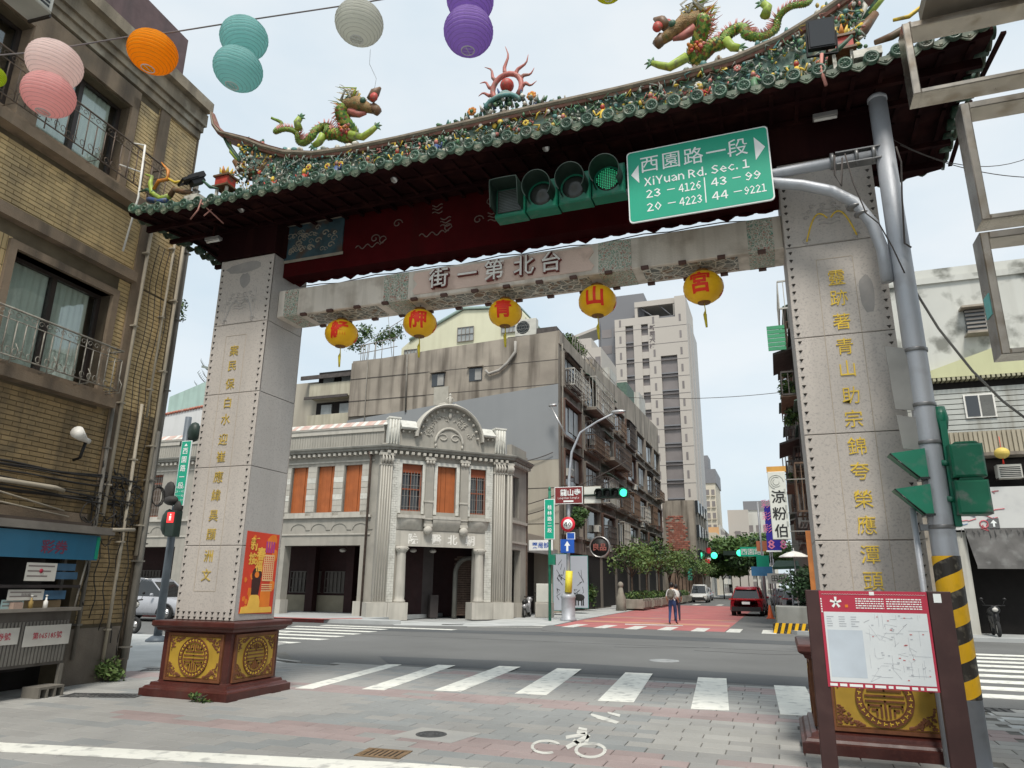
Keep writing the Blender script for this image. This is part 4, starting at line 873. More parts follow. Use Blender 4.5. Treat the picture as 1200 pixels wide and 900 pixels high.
paper(64, 75, 31.5, 'palepink', .15, 'pale pink paper lantern, upper one of the pink pair by the brick building'); paper(57, 111, 30, 'pink', .1, 'deeper pink paper lantern hanging lowest in front of the brick building', 5.3)
paper(179, 61, 29, 'orange', .1, 'bright orange paper lantern in front of the brick building cornice'); paper(286, 45, 28.5, 'teal', -.15, 'upper teal paper lantern of the pair at the top left', 5.5); paper(279, 81, 29.5, 'teal', .2, 'lower teal paper lantern of the pair at the top left', 5.35)
paper(421, 27, 29.5, 'grey', .05, 'grey paper lantern alone on the string at the top'); paper(551, 0, 29, 'purple', .1, 'upper purple paper lantern cut by the top edge', 5.5, .95); paper(549, 37, 30.5, 'purple', 0, 'lower purple paper lantern left of the flaming pearl', 5.35, .95)
paper(713, -14, 19, 'yellow', 0, 'yellow green paper lantern barely showing at the top edge'); paper(-8, 89, 14, 'lime', 0, 'lime green paper lantern cut off by the left edge')
b = MB(); cs = [(-160, 75), (-60, 70), (30, 62), (85, 54), (150, 43), (200, 38), (300, 22), (420, 4), (560, -20), (720, -45), (1000, -95)]
b.tube([tuple(CT(a, c_, 5.5)) for a, c_ in cs], .006, 5); one(b, 'lantern_string', M('string_grey', (.16, .14, .14), .8), 'thin grey line that carries the paper lanterns across the sky', 'string')
b = MB()
for pts in ([(434, 58), (433, 75), (441, 92), (439, 103)],): b.tube([tuple(CT(a, c_, 5.4)) for a, c_ in pts], .0018, 4)
one(b, 'loose_thread', M('thread', (.4, .4, .4), .8), 'fine thread trailing from the grey paper lantern', 'thread')
# poster on the inner face of the left pillar
t = thing('temple_poster', 'red and orange festival poster on the inner side of the left pillar', 'poster', (-.23, .7, 1.13))
T = Matrix.Translation((-.236, .705, 1.725)) @ Matrix.Rotation(PI / 2, 4, 'Z')
def pq(b, x0, x1, z0, z1, y=-.008, mi=0): b.box(x0, x1, y, y + .003, z0, z1, mi)
PR = [M('print_red', (.62, .05, .02), .5, .1, 3), M('print_orange', (.75, .2, .02), .5, .12, 4), M('print_yellow', (.85, .5, .08), .5, .1, 5), M('print_dark', (.05, .015, .012), .5), M('print_purple', (.4, .05, .25), .5), M('print_cream', (.75, .5, .25), .5)]
b = MB(T); b.prism([(-.375, -.58), (.365, -.6), (.375, .585), (-.375, .6)][::-1], -.006, -.001); sheet = part(b, 'sheet', PR[0], t)
b = MB(T)
rgp = random.Random(2)
for k in range(26):
    x = rgp.uniform(-.33, .33); z = rgp.uniform(-.55, .55); w_ = rgp.uniform(.03, .09); pts = [(x + w_ * math.cos(a) * rgp.uniform(.6, 1.1), z + w_ * 1.3 * math.sin(a) * rgp.uniform(.6, 1.1)) for a in [j * PI / 4 for j in range(8)]][::-1]
    pts = [(max(-.36, min(.36, x_)), max(-.575, min(.575, z_))) for x_, z_ in pts]; b.prism(pts, -.0078 - k * .00002, -.0062, 1)
b.prism([(-.36, -.58), (.35, -.58), (.33, -.5), (0, -.46), (-.34, -.49)][::-1], -.0083, -.0064, 2)
b.prism([(-.22, -.5), (.08, -.5), (.02, -.34), (-.08, -.29), (-.18, -.34)][::-1], -.0085, -.0065, 2); b.prism([(-.16, -.32), (-.0, -.32), (.03, -.1), (-.05, -.04), (-.17, -.1)][::-1], -.009, -.0066, 3)
b.prism([(-.07 + .11 * math.cos(a), -.03 + .11 * math.sin(a)) for a in [j * PI / 8 for j in range(16)]][::-1], -.0092, -.0067, 3); b.prism([(-.07 + .05 * math.cos(a), -.03 + .045 * math.sin(a)) for a in [j * PI / 8 for j in range(16)]][::-1], -.0096, -.0068, 1)
for k in range(4): pq(b, .08 + k * .055, .115 + k * .055, .3, .47, -.0085, 4)
pq(b, .06, .3, -.12, .27, -.0086, 5); pq(b, .05, .28, -.5, -.27, -.0086, 1)
for k in range(4): pq(b, .06, .3, -.18 - k * .03, -.165 - k * .03, -.0088, 5)
for j in range(5):
    for k in range(11): pq(b, .075 + j * .045, .1 + j * .045, .245 - k * .032 - .02, .245 - k * .032, -.0091, 0)
for c_, x, z, s_ in (('新', -.18, .42, .2), ('春', -.02, .28, .2), ('接', -.2, .2, .18), ('福', -.05, .1, .17)): b.text(c_, (x, -.0085, z), s_, ext=.002, mi=2, bold=.03)
part(b, 'print', PR, t)
# ================================================================ steel pole, signals, sign, map board, sign frames
STEEL = M('galvanised_steel', (.40, .42, .45), .5, .08, 1.2, bump=.15, bscale=50, metal=.25, spots=(.24, .24, .25), spf=.5, sps=3, streak=(.25, .23, .21), sf=.3)
SGREEN = M('sign_green', (.0, .33, .20), .45, .04, 2, spec=.5); SWHITE = M('sign_white', (.8, .82, .8), .45, .03, 3)
HG = M('signal_green', (.006, .15, .085), .4, .15, 4, spots=(.10, .16, .13), spf=.5, sps=7); HG2 = M('weathered_green', (.008, .13, .07), .5, .2, 3, spots=(.17, .17, .16), spf=.95, sps=6)
VIS = M('visor_dark', (.015, .03, .022), .5, .2, 5); BLK = M('lens_black', (.012, .014, .013), .25)
PX_, PYY = 8.73, -.22
POLE = thing('steel_pole', 'tall grey steel pole with curved arm and yellow and black stripes beside the right pillar', 'pole', (PX_, PYY, 0))
b = MB(); b.tube([(PX_, PYY, 0), (PX_, PYY, 2), (PX_, PYY, 5), (PX_, PYY, 7.2)], [.125, .118, .108, .10], 24); b.lathe((PX_, PYY, 7.2), [(.108, -.02), (.108, .02), (.08, .05), (.03, .06)], 20); b.lathe((PX_, PYY, 0), [(.25, 0), (.25, .02), (.16, .03)], 20); part(b, 'shaft', STEEL, POLE)
# hazard band: diagonal stripes wrapped on the pole
YS = M('hazard_yellow', (.75, .42, .01), .5, .08, 5, spots=(.5, .3, .02), spf=.5, sps=9); BS = M('hazard_black', (.03, .025, .02), .5, .2, 6, spots=(.3, .27, .2), spf=.35, sps=16)
b = MB(); n = 32; z0, z1 = .62, 1.92; rr = .1245; PER = .32
for k in range(n):
    a0, a1 = 2 * PI * k / n, 2 * PI * (k + 1) / n; s0, s1 = k / n * PER, (k + 1) / n * PER
    for j in range(-2, 9):
        for mi in (0, 1):
            lo = (j + mi / 2) * PER - PER * .8; hi = lo + PER / 2; q = [(a0, lo + s0), (a1, lo + s1), (a1, hi + s1), (a0, hi + s0)]
            if max(z for _, z in q) <= z0 or min(z for _, z in q) >= z1: continue
            b.add([(PX_ + rr * math.cos(a), PYY + rr * math.sin(a), max(z0, min(z1, z))) for a, z in q], [(0, 1, 2, 3)], mi, True)
part(b, 'hazard_band', [YS, BS], POLE)
for zz in (4.05, 3.45, 3.05, 2.2, .75):
    b = MB(); b.lathe((PX_, PYY, zz), [(.12, -.02), (.124, -.015), (.124, .015), (.12, .02)], 20); b.box(PX_ - .19, PX_ - .11, PYY - .03, PYY + .03, zz - .03, zz + .03); part(b, 'clamp', M('clamp_steel', (.2, .2, .2), .4, .1, 5, metal=.5), POLE)
ay = PYY - .02
arm1 = [(PX_ - .05, ay, 6.5), (8.2, ay, 6.475), (7.5, ay, 6.43), (5.6, ay, 6.62), (3.95, ay, 6.7)]
b = MB(); b.tube([(PX_ - .1, ay, 6.46), (7.5, ay, 6.44), (3.95, ay + .05, 6.66)], [.066, .062, .045], 14); part(b, 'arm', STEEL, POLE)
cv = [GY(a, c_, ay) for a, c_ in ((905, 214), (940, 217), (975, 224), (1003, 238), (1022, 262), (1034, 292), (1040, 330))]
b = MB(); b.tube([tuple((7.3, ay, 6.33))] + [tuple(p) for p in cv], .066, 14); part(b, 'curved_brace', STEEL, POLE)
b = MB()
for px, py in ((1024, 172),): p = GY(px, py, ay - .12); b.box(8.2, PX_, ay - .07, ay + .07, 6.385, 6.4); b.box(8.2, PX_ + .03, ay - .07, ay + .07, 6.535, 6.55)
for x in (8.16, 8.42, 8.6): b.lathe((x, ay, 6.47), [(.09, -.02), (.1, -.018), (.1, .018), (.09, .02)], 14, ax='x')
for px, py in ((1001, 243), (1010, 251)): p = GY(px, py, ay); b.ell((p.x, p.y, p.z), .088, .088, .03, 10, 5)
part(b, 'arm_bracket', M('clamp_steel', (.2, .2, .2)), POLE)
b = MB(); b.tube([tuple(GY(a, c_, PYY - .18)) for a, c_ in ((1050, 172), (1056, 190), (1057, 230), (1060, 285), (1068, 290))], .01, 5); b.tube([tuple(GY(a, c_, PYY - .2)) for a, c_ in ((990, 180), (1000, 215), (1015, 250), (1030, 262), (1046, 290), (1060, 320))], .008, 5); b.tube([tuple(GY(a, c_, PYY - .2)) for a, c_ in ((978, 182), (978, 205), (986, 218), (987, 185))], .01, 5); part(b, 'wires', JOINT, POLE)
# thin conduit beside the pole down low
b = MB(); b.cyl((8.5, -.2, .0), (8.5, -.2, 2.4), .03, 8); b.box(8.42, 8.58, -.26, -.16, .82, .98); b.box(8.44, 8.56, -.25, -.17, 1.35, 1.5); one(b, 'conduit', STEEL, 'thin grey conduit with small boxes between the map board and the striped pole', 'conduit')
# street name sign
Tn = thing('street_name_sign', 'large green and white street name sign on the steel arm', 'sign', (6.6, ay - .1, 6.02))
Ts = Matrix.Translation((6.62, ay - .1, 6.535)) @ Matrix.Rotation(R(-.5), 4, 'Y')
def rrect(w_, h_, r, n=5):
    o_ = []
    for cx, cz, a0 in ((w_ - r, h_ - r, 0), (-w_ + r, h_ - r, 90), (-w_ + r, -h_ + r, 180), (w_ - r, -h_ + r, 270)):
        for k in range(n): a = R(a0 + 90 * k / (n - 1)); o_.append((cx + r * math.cos(a), cz + r * math.sin(a)))
    return o_[::-1]
b = MB(Ts); b.prism(rrect(.87, .51, .05), -.012, .012); part(b, 'backing', SWHITE, Tn)
b = MB(Ts); b.prism(rrect(.855, .495, .045), -.015, -.0125); part(b, 'face', SGREEN, Tn)
b = MB(Ts); yy = -.0155
for c_, x in zip('西園路一段', (-.58, -.305, -.03, .245, .5)): b.text(c_, (x, yy, .285), .255, ext=.002, bold=.004)
b.text('XiYuan Rd. Sec. 1', (-.02, yy, .04), .155, ext=.002, bold=.015, sx=.93)
for s_, x, z, sz in (('23', -.55, -.14, .15), ('-', -.33, -.13, .13), ('4126', -.1, -.14, .15), ('20', -.55, -.33, .15), ('-', -.33, -.32, .13), ('4223', -.1, -.33, .15), ('43', .25, -.14, .15), ('-', .46, -.13, .13), ('99', .65, -.14, .15), ('44', .25, -.33, .15), ('-', .46, -.32, .13), ('9221', .66, -.33, .14)): b.text(s_, (x, yy, z), sz, ext=.002, bold=.012, sx=.72 if len(s_) > 3 else 1.0)
b.box(.075, .088, yy - .002, yy, -.4, -.05); b.prism([(-.72, .3), (-.82, .17), (-.72, .04)][::-1], yy - .002, yy); b.prism([(.7, .38), (.82, .22), (.7, .06)], yy - .002, yy)
part(b, 'lettering', SWHITE, Tn)
b = MB(); 
for x in (6.0, 7.2): b.box(x - .03, x + .03, ay - .085, ay + .03, 6.3, 6.7)
part(b, 'mounting', STEEL, Tn)
# horizontal signal head: arrow lamp, two dark lamps, green lamp
Tg = thing('traffic_signal', 'four lamp horizontal traffic light beside the green street sign', 'traffic light', (4.85, ay - .1, 6.4))
def visor(b, c, r, ln, mi, sq=False, drop=.25, axis=Vector((0, -1, 0))):
    """open hood projecting towards the viewer"""
    n = 18; vs = []; fs = []
    for i in range(2):
        for k in range(n + 1):
            a = R(-40 + 260 * k / n); l = 0 if i == 0 else ln * (1 - drop * (1 - math.sin(a)) * .6); x, z = (r * math.cos(a), r * math.sin(a))
            if sq: x, z = max(-r, min(r, 1.4 * x)), max(-r, min(r, 1.4 * z))
            vs.append((c[0] + x, c[1] - l, c[2] + z))
    for k in range(n): fs.append((k, k + 1, n + 2 + k, n + 1 + k))
    b.add(vs, fs, mi, True); b.add([(v[0] * 1, v[1], v[2]) for v in [(c[0] + (q[0] - c[0]) * 1.05, q[1], c[2] + (q[2] - c[2]) * 1.05) for q in vs]], [f[::-1] for f in fs], mi, True)
    m = n + 1; b.add([vs[m + k] for k in range(m)] + [(c[0] + (vs[m + k][0] - c[0]) * 1.05, vs[m + k][1], c[2] + (vs[m + k][2] - c[2]) * 1.05) for k in range(m)], [(k, k + 1, m + k + 1, m + k) for k in range(n)], mi)
b = MB()
for k in range(4): x = 4.13 + .455 * k; b.bbox(x - .22, x + .22, ay - .12, ay + .1, 6.42 + .02 * k - .0, 6.86 + .02 * k, .02)
part(b, 'housing', HG, Tg)
GLOW = M('green_lamp', (.05, .6, .28), .5, emit=.22)
for k in range(4):
    x = 4.13 + .455 * k; z = 6.64 + .02 * k
    b = MB(); visor(b, (x, ay - .12, z), .19, .3, 0, sq=(k == 0)); part(b, 'visor', VIS, Tg)
    b = MB(); b.lathe((x, ay - .12, z), [(.0, -.02), (.12, -.012), (.165, 0), (.165, .01)], 20, ax='y') if k else b.box(x - .17, x + .17, ay - .14, ay - .12, z - .17, z + .17); part(b, 'lens', M('lens_grey', (.03, .034, .03), .2, .2, 9) if k < 3 else BLK, Tg)
    if k == 3:
        b = MB()
        for i in range(-6, 7):
            for j in range(-6, 7):
                if i * i + j * j < 40: b.ell((x + i * .024, ay - .14, z + j * .024), .0085, .006, .0085, 5, 4)
        part(b, 'green_leds', GLOW, Tg)
    if k == 0:
        b = MB()
        for i in range(14): b.box(x - .15, x + .15, ay - .146, ay - .141, z - .16 + i * .024, z - .152 + i * .024)
        part(b, 'louvres', M('louvre', (.08, .1, .09), .5), Tg)
# lower signal heads seen from the side, sign backs
def sidehead(cx, cz, w_, h_, label, mat, flare=True):
    t = thing('signal_head', label, 'traffic light', (cx, -.3, cz))
    b = MB(); b.bbox(cx - w_ / 2, cx + w_ / 2, -.42, -.2, cz - h_ / 2, cz + h_ / 2, .02); part(b, 'housing', mat, t); return t
for z, lab, lab2 in ((2.83, 'upper weathered green signal box on the right side of the striped pole', 'upper green signal hood on the left side of the striped pole'), (2.47, 'lower weathered green signal box on the right side of the striped pole', 'lower green signal hood on the left side of the striped pole')):
    t = thing('signal_box', lab, 'traffic light', (9.0, -.3, z), group='green signal boxes beside the pole'); b = MB(); b.bbox(8.86, 9.15, -.45, -.2, z - .165, z + .165, .02); part(b, 'housing', HG2, t)
    b = MB(); b.prism([(8.9, z + .17), (9.12, z + .17), (9.1, z + .19), (8.92, z + .19)][::-1], -.42, -.22); part(b, 'lid', HG2, t)
    b = MB(); b.cyl((8.8, -.3, z), (8.88, -.3, z), .03, 8); part(b, 'bracket', HG, t)
    t = thing('signal_hood', lab2, 'traffic light', (8.5, -.3, z), group='green signal boxes beside the pole'); b = MB()
    b.prism([(8.33, z + .1), (8.65, z + .14), (8.65, z - .15), (8.58, z - .15)][::-1], -.42, -.2); part(b, 'visor', HG, t)
    b = MB(); b.prism([(8.575, z - .17), (8.66, z - .17), (8.66, z - .15), (8.575, z - .15)][::-1], -.43, -.19); b.tube([(8.33, -.42, z + .1), (8.57, -.42, z - .16)], .008, 5); part(b, 'rim', BLK, t)
b = MB(); b.box(8.84, 8.9, -.3, -.18, 2.2, 3.35); b.lathe((8.87, -.24, 3.3), [(.05, -.12), (.07, 0), (.05, .12)], 10); one(b, 'signal_bracket', HG, 'green bracket tying the weathered signal boxes to the pole', 'bracket')
GB = M('sign_back_grey', (.2, .2, .19), .6, .12, 4, metal=.2)
for z0, z1, x0, lab in ((3.42, 4.12, 8.44, 'upper grey back of a sign plate clamped to the left of the steel pole'), (3.0, 3.36, 8.46, 'lower small grey sign plate seen from behind on the steel pole')):
    t = thing('sign_plate', lab, 'sign', (8.5, -.25, z0)); b = MB(); b.prism([(x0, z1), (8.66, z1 - .05), (8.66, z0 - .03), (x0 + .02, z0)][::-1], -.28, -.265); part(b, 'plate', GB, t)
    b = MB(); b.box(8.56, 8.68, -.26, -.2, (z0 + z1) / 2 - .03, (z0 + z1) / 2 + .03); part(b, 'clamp', BLK, t)
# map board on two brown posts
Tm = thing('map_board', 'brown two post board with a pale street map and red header', 'map board', (7.95, -1, 0))
MBR = M('board_brown', (.05, .022, .02), .5, .15, 4, spots=(.08, .04, .035), spf=.5, sps=6)
for x0, x1 in ((7.385, 7.52), (8.385, 8.57)):
    b = MB(); b.bbox(x0, x1, -1.04, -.98, 0, 1.585, .006); part(b, 'post', MBR, Tm)
b = MB(); b.box(7.52, 8.385, -1.02, -.99, .77, 1.57); part(b, 'panel', MBR, Tm)
DRED = M('print_crimson', (.42, .03, .06), .4, .05, 3); MAPW = M('map_pale', (.64, .67, .68), .35, .05, 2, spots=(.56, .6, .63), spf=.5, sps=3)
b = MB(); b.box(7.5, 8.38, -1.048, -1.042, .755, 1.58); part(b, 'poster', DRED, Tm)
b = MB(); yb = -1.0485; b.box(7.525, 8.36, yb - .0015, yb, .8, 1.395); part(b, 'map_sheet', MAPW, Tm)
b = MB(); yt = yb - .002; rg = random.Random(9)
for k in range(9): a = k * 2 * PI / 5; 
for k in range(5):
    a = R(90 + 72 * k); c0 = (7.635, 1.478); b.prism([(c0[0] + .006 * math.cos(a + 1.57), c0[1] + .006 * math.sin(a + 1.57)), (c0[0] + .05 * math.cos(a + .22), c0[1] + .05 * math.sin(a + .22)), (c0[0] + .05 * math.cos(a - .22), c0[1] + .05 * math.sin(a - .22)), (c0[0] + .006 * math.cos(a - 1.57), c0[1] + .006 * math.sin(a - 1.57))], yt - .001, yt, 0)
for k in range(40): x = 7.52 + k * .0212; b.tube([(x, yt, 1.548), (x + .01, yt, 1.553), (x + .0212, yt, 1.548)], .0016, 3, 0)
for j in range(5):
    for x0, x1 in ((7.8, 8.03), (8.05, 8.33)):
        x = x0
        while x < x1: w_ = rg.uniform(.008, .03); b.box(x, min(x1, x + w_), yt - .001, yt, 1.508 - j * .02, 1.517 - j * .02, 0); x += w_ + .006
for k in range(6): b.box(7.508, 7.518, yt - .001, yt, 1.5 - .022 * k, 1.514 - .022 * k, 0)
b.box(7.71, 7.735, yt - .001, yt, 1.435, 1.46, 1); b.box(7.92, 7.96, yt - .001, yt, 1.545, 1.575, 0)
x = 7.52
while x < 8.34: w_ = rg.uniform(.02, .12); b.box(x, min(x + w_, 8.36), yt - .001, yt, .765, .787, 0); x += w_ + .02
part(b, 'header_print', [SWHITE, PR[1]], Tm)
b = MB(); LN = M('map_lines', (.42, .44, .47), .6); LR = M('map_red', (.5, .15, .15), .6); LB_ = M('map_blue', (.52, .58, .64), .6)
b.box(7.54, 7.83, yt - .0004, yt, .84, 1.24, 2)
for k in range(34):
    x = rg.uniform(7.86, 8.33); z = rg.uniform(.83, 1.37); l = rg.uniform(.04, .2)
    if rg.random() < .5: b.box(x, min(8.35, x + l), yt - .001, yt, z, z + .002, 0)
    else: b.box(x, x + .002, yt - .001, yt, z, min(1.38, z + l), 0)
for k in range(14): z = rg.uniform(.83, 1.35); x = rg.uniform(7.86, 8.3); b.tube([(x, yt, z), (x + rg.uniform(-.1, .05), yt, z + rg.uniform(-.05, .05)), (x + rg.uniform(-.1, .05), yt, z + rg.uniform(-.1, .1))], .001, 3, 0)
for k in range(34): x = rg.uniform(7.9, 8.33); z = rg.uniform(.83, 1.37); b.box(x, x + rg.uniform(.008, .02), yt - .0015, yt, z, z + .008, rg.choice([1, 0, 0]))
for j in range(5):
    for q in range(3): b.box(7.545 + q * .1, 7.545 + q * .1 + rg.uniform(.03, .07), yt - .001, yt, 1.35 - j * .02, 1.357 - j * .02, 0)
part(b, 'map_print', [LN, LR, LB_], Tm)
b = MB(); b.box(8.43, 8.49, -1.043, -1.0405, 1.49, 1.565); part(b, 'sticker', SWHITE, Tm)
# open metal sign frames projecting at the top right
STN = M('stainless_frame', (.36, .32, .27), .22, .2, 3, metal=.8, spots=(.2, .15, .1), spf=.7, sps=4); STI = M('frame_inner', (.3, .26, .21), .5, .15, 4, metal=.4)
def frame(x0, x1, z0, z1, y0, y1, label, d=.1):
    t = thing('empty_lightbox', label, 'sign frame', (x0, y0, z0), group='empty metal sign frames')
    for nm, (a, c_, e, f) in (('side_member', (x0, x0 + .07, z0, z1)), ('side_member', (x1 - .07, x1, z0, z1)), ('top_member', (x0 + .071, x1 - .071, z1 - .07, z1)), ('bottom_member', (x0 + .071, x1 - .071, z0, z0 + .05))):
        b = MB(); b.bbox(a, c_, y0, y1, e, f, .008); part(b, nm, STN, t)
    b = MB(); b.box(x1, x1 + .5, (y0 + y1) / 2 - .03, (y0 + y1) / 2 + .03, z0 + .1, z0 + .15); b.box(x1, x1 + .5, (y0 + y1) / 2 - .03, (y0 + y1) / 2 + .03, z1 - .2, z1 - .15); part(b, 'arm', STI, t)
    return t
frame(8.80, 10.3, 6.28, 7.12, -1.55, -1.3, 'highest open metal sign frame at the top right, against the dark eaves'); frame(9.17, 10.3, 4.84, 6.08, -1.55, -1.3, 'middle empty stainless sign frame on the right with sky showing through'); t3 = frame(9.13, 10.3, 3.56, 4.72, -1.55, -1.3, 'lowest empty sign frame on the right in front of the white building')
b = MB(); b.box(9.125, 9.13, -1.5, -1.34, 3.95, 4.15); part(b, 'sticker', M('sticker_teal', (.15, .5, .48), .5, .1, 20), t3)
b = MB(); b.box(9.05, 10.4, -1.7, -1.2, 7.22, 7.5); b.box(9.0, 10.4, -1.75, -1.15, 7.2, 7.22); one(b, 'metal_awning', STI, 'grey metal box awning above the highest sign frame', 'awning')
# the building just outside the right edge that carries the frames
t = thing('street_corner_building', 'narrow plain rendered building at the extreme right carrying the sign frames', 'building', (10.8, -3, 0)); b = MB(); b.box(10.75, 16, -7, -1.0, 0, 9); part(b, 'wall', M('render_grey', (.38, .36, .33), .8, .1, 1, streak=(.2, .19, .17), sf=.6), t)
b = MB()
for z in (2.0, 5.2): 
    for y in (-6, -3.6): b.box(10.70, 10.75, y, y + 1.5, z, z + 1.6)
part(b, 'window', glass('win_dark', (.03, .035, .04)), t)
# overhead cables
def cable(name, pts, r, label, m=JOINT): b = MB(); b.tube(pts, r, 5); return one(b, name, m, label, 'cable')
def sag(a, c_, s_, n=14): a, c_ = Vector(a), Vector(c_); return [tuple(a.lerp(c_, k / n) - Vector((0, 0, s_ * 4 * (k / n) * (1 - k / n)))) for k in range(n + 1)]
cable('thick_cable', [tuple(GY(a, c_, -.1 + i * .1)) for i, (a, c_) in enumerate(((1046, 290), (1072, 340), (1100, 385), (1140, 435), (1175, 470), (1215, 500)))], .014, 'thick grey cable slanting down from the steel pole to the right', M('cable_grey', (.22, .21, .19), .7))
cable('thin_wire', sag(GY(1055, 170, 0), GY(1210, 208, 0), .1), .005, 'thin wire running right from the pole top behind the sign frames'); cable('thin_wire', sag(GY(1040, 160, 0), GY(1230, 172, 1.5), .35), .005, 'upper thin wire crossing the middle sign frame')
# ================================================================ brick-tiled building on the left
LB = Plane(-3.33, 1.2, 94.2)
def LM(*a): return LB.M
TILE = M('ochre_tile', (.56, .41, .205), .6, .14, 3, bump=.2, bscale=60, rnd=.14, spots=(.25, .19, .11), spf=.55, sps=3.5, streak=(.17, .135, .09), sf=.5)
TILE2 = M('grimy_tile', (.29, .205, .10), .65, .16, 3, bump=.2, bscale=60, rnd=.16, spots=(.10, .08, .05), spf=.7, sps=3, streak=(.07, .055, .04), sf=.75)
LEDGE = M('ledge_render', (.235, .175, .12), .85, .2, 3, bump=.4, streak=(.06, .05, .04), sf=.7, spots=(.08, .07, .055), spf=.6)
GROUT = M('dark_grout', (.12, .095, .06), .9, .2, 4)
CORN = M('stained_cornice', (.27, .225, .165), .85, .3, 2, bump=.4, streak=(.07, .06, .045), sf=.7, spots=(.38, .35, .28), spf=.75, sps=2.2)
DARK = M('deep_shade', (.012, .010, .009), .9)  # near-black colour stands in for shade inside openings and under the eave
CURT = M('curtain', (.82, .84, .79), .9, .08, 1.5, streak=(.45, .48, .44), sf=.5, streakscale=12)
DKF = M('dark_window_frame', (.035, .026, .022), .5)
IRONR = M('wrought_iron', (.12, .09, .07), .7, .3, 8, spots=(.2, .12, .07), spf=.6, sps=20)
PIPE = M('cream_pipe', (.40, .35, .27), .6, .15, 2, streak=(.2, .17, .12), sf=.6)
PIPED = M('grey_pipe', (.18, .165, .14), .7, .2, 3, streak=(.08, .07, .06), sf=.6)
LBT = thing('brick_building', 'old three storey building faced with narrow ochre tiles at the left edge', 'building', tuple(LB.p(-6, -3, 0)), R(94.2))
def lmb(): return MB(LB.M)
# local frame: x = s along facade (0 = far corner, negative towards the camera), y = out of the wall, z up
b = lmb()
WX0, WX1 = -12, 0
holes = [(-3.2, -1.4, 4.6, 6.3), (-6.2, -3.75, 4.6, 6.3), (-3.35, -1.7, 8.3, 9.85), (-6.8, -3.6, 8.3, 9.85)]
# wall core set back behind tiles, in pieces round the openings
def wall_pieces(b, x0, x1, z0, z1, holes, y0, y1):
    xs = sorted({x0, x1, *[min(max(h[0], x0), x1) for h in holes], *[min(max(h[1], x0), x1) for h in holes]}); zs = sorted({z0, z1, *[min(max(h[2], z0), z1) for h in holes], *[min(max(h[3], z0), z1) for h in holes]})
    for xa, xb in zip(xs, xs[1:]):
        for za, zb in zip(zs, zs[1:]):
            cx, cz = (xa + xb) / 2, (za + zb) / 2
            if any(h[0] < cx < h[1] and h[2] < cz < h[3] for h in holes): continue
            b.box(xa, xb, y0, y1, za, zb)
wall_pieces(b, WX0, WX1, 2.55, 10.9, holes, -.3, -.013)
part(b, 'wall', GROUT, LBT)
b = lmb(); b.box(WX0, WX1, -6, -.9, 0, 11); b.box(WX0, -.05, -.9, -.3, 10.9, 11); part(b, 'building_core', LEDGE, LBT)
b = lmb(); b.box(WX0, -1.15, -.89, -.35, .02, 2.5); part(b, 'shop_recess', DARK, LBT)
b = lmb(); b.box(-1.15, -.012, -.9, -.012, 0, 2.55); part(b, 'corner_pier', GROUT, LBT)
tl = []
def field(x0, x1, z0, z1, holes, y=0, ln=.24, ht=.074, vert=False):
    r = 0; z = z0
    lw, lh = (ht, ln) if vert else (ln, ht)
    while z + lh <= z1 + .02:
        x = x0 + (0 if vert else (r % 2) * ln / 2 - ln / 2)
        while x < x1 - .01:
            xa, xb = max(x + (.005 if vert else .0025), x0), min(x + lw - (.005 if vert else .0025), x1)
            if xb - xa > .03 and not any(h[0] - .02 < (xa + xb) / 2 < h[1] + .02 and h[2] - .02 < z + lh / 2 < h[3] + .02 for h in holes): tl.append((xa, xb, z + .005, z + lh - .005, y))
            x += lw
        z += lh; r += 1
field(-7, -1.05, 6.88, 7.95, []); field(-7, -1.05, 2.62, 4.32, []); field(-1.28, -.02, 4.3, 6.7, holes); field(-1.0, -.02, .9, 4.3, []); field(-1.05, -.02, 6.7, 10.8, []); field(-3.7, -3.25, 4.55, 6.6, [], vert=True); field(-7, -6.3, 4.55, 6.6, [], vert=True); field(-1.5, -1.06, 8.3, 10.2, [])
tm = {}
rg = random.Random(21); tl2 = []
for t_ in tl:
    q = infr(LB.p((t_[0] + t_[1]) / 2, 0, (t_[2] + t_[3]) / 2), 5); tl2.append((q[2] if q else 999, t_))
tl2.sort(key=lambda t: t[0]); rest = lmb()
for k, (zz, (xa, xb, za, zb, y)) in enumerate(tl2):
    dy = rg.uniform(-.002, .002)
    if k < 300 and zz < 900:
        key = (round(xb - xa, 3), round(zb - za, 3), za < 4.4)
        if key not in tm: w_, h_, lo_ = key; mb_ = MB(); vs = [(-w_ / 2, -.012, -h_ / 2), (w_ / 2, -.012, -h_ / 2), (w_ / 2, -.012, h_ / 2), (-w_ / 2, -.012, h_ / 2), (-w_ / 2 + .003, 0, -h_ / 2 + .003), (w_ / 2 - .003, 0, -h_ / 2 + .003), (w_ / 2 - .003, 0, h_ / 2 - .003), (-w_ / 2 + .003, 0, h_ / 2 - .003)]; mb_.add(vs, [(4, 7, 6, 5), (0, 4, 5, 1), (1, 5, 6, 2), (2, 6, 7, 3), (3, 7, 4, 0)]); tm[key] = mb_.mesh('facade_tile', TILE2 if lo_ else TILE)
        place(tm[key], 'facade_tile', LBT, LB.M @ Matrix.Translation(((xa + xb) / 2, dy, (za + zb) / 2)))
    else:
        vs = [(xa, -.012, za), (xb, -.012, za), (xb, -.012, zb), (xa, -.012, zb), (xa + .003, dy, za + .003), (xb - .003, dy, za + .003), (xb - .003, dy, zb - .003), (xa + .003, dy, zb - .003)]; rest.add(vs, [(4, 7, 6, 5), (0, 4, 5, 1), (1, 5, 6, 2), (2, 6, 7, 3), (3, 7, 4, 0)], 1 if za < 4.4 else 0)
rest.build('facade_tiles', [TILE, TILE2], LBT, kind='stuff')
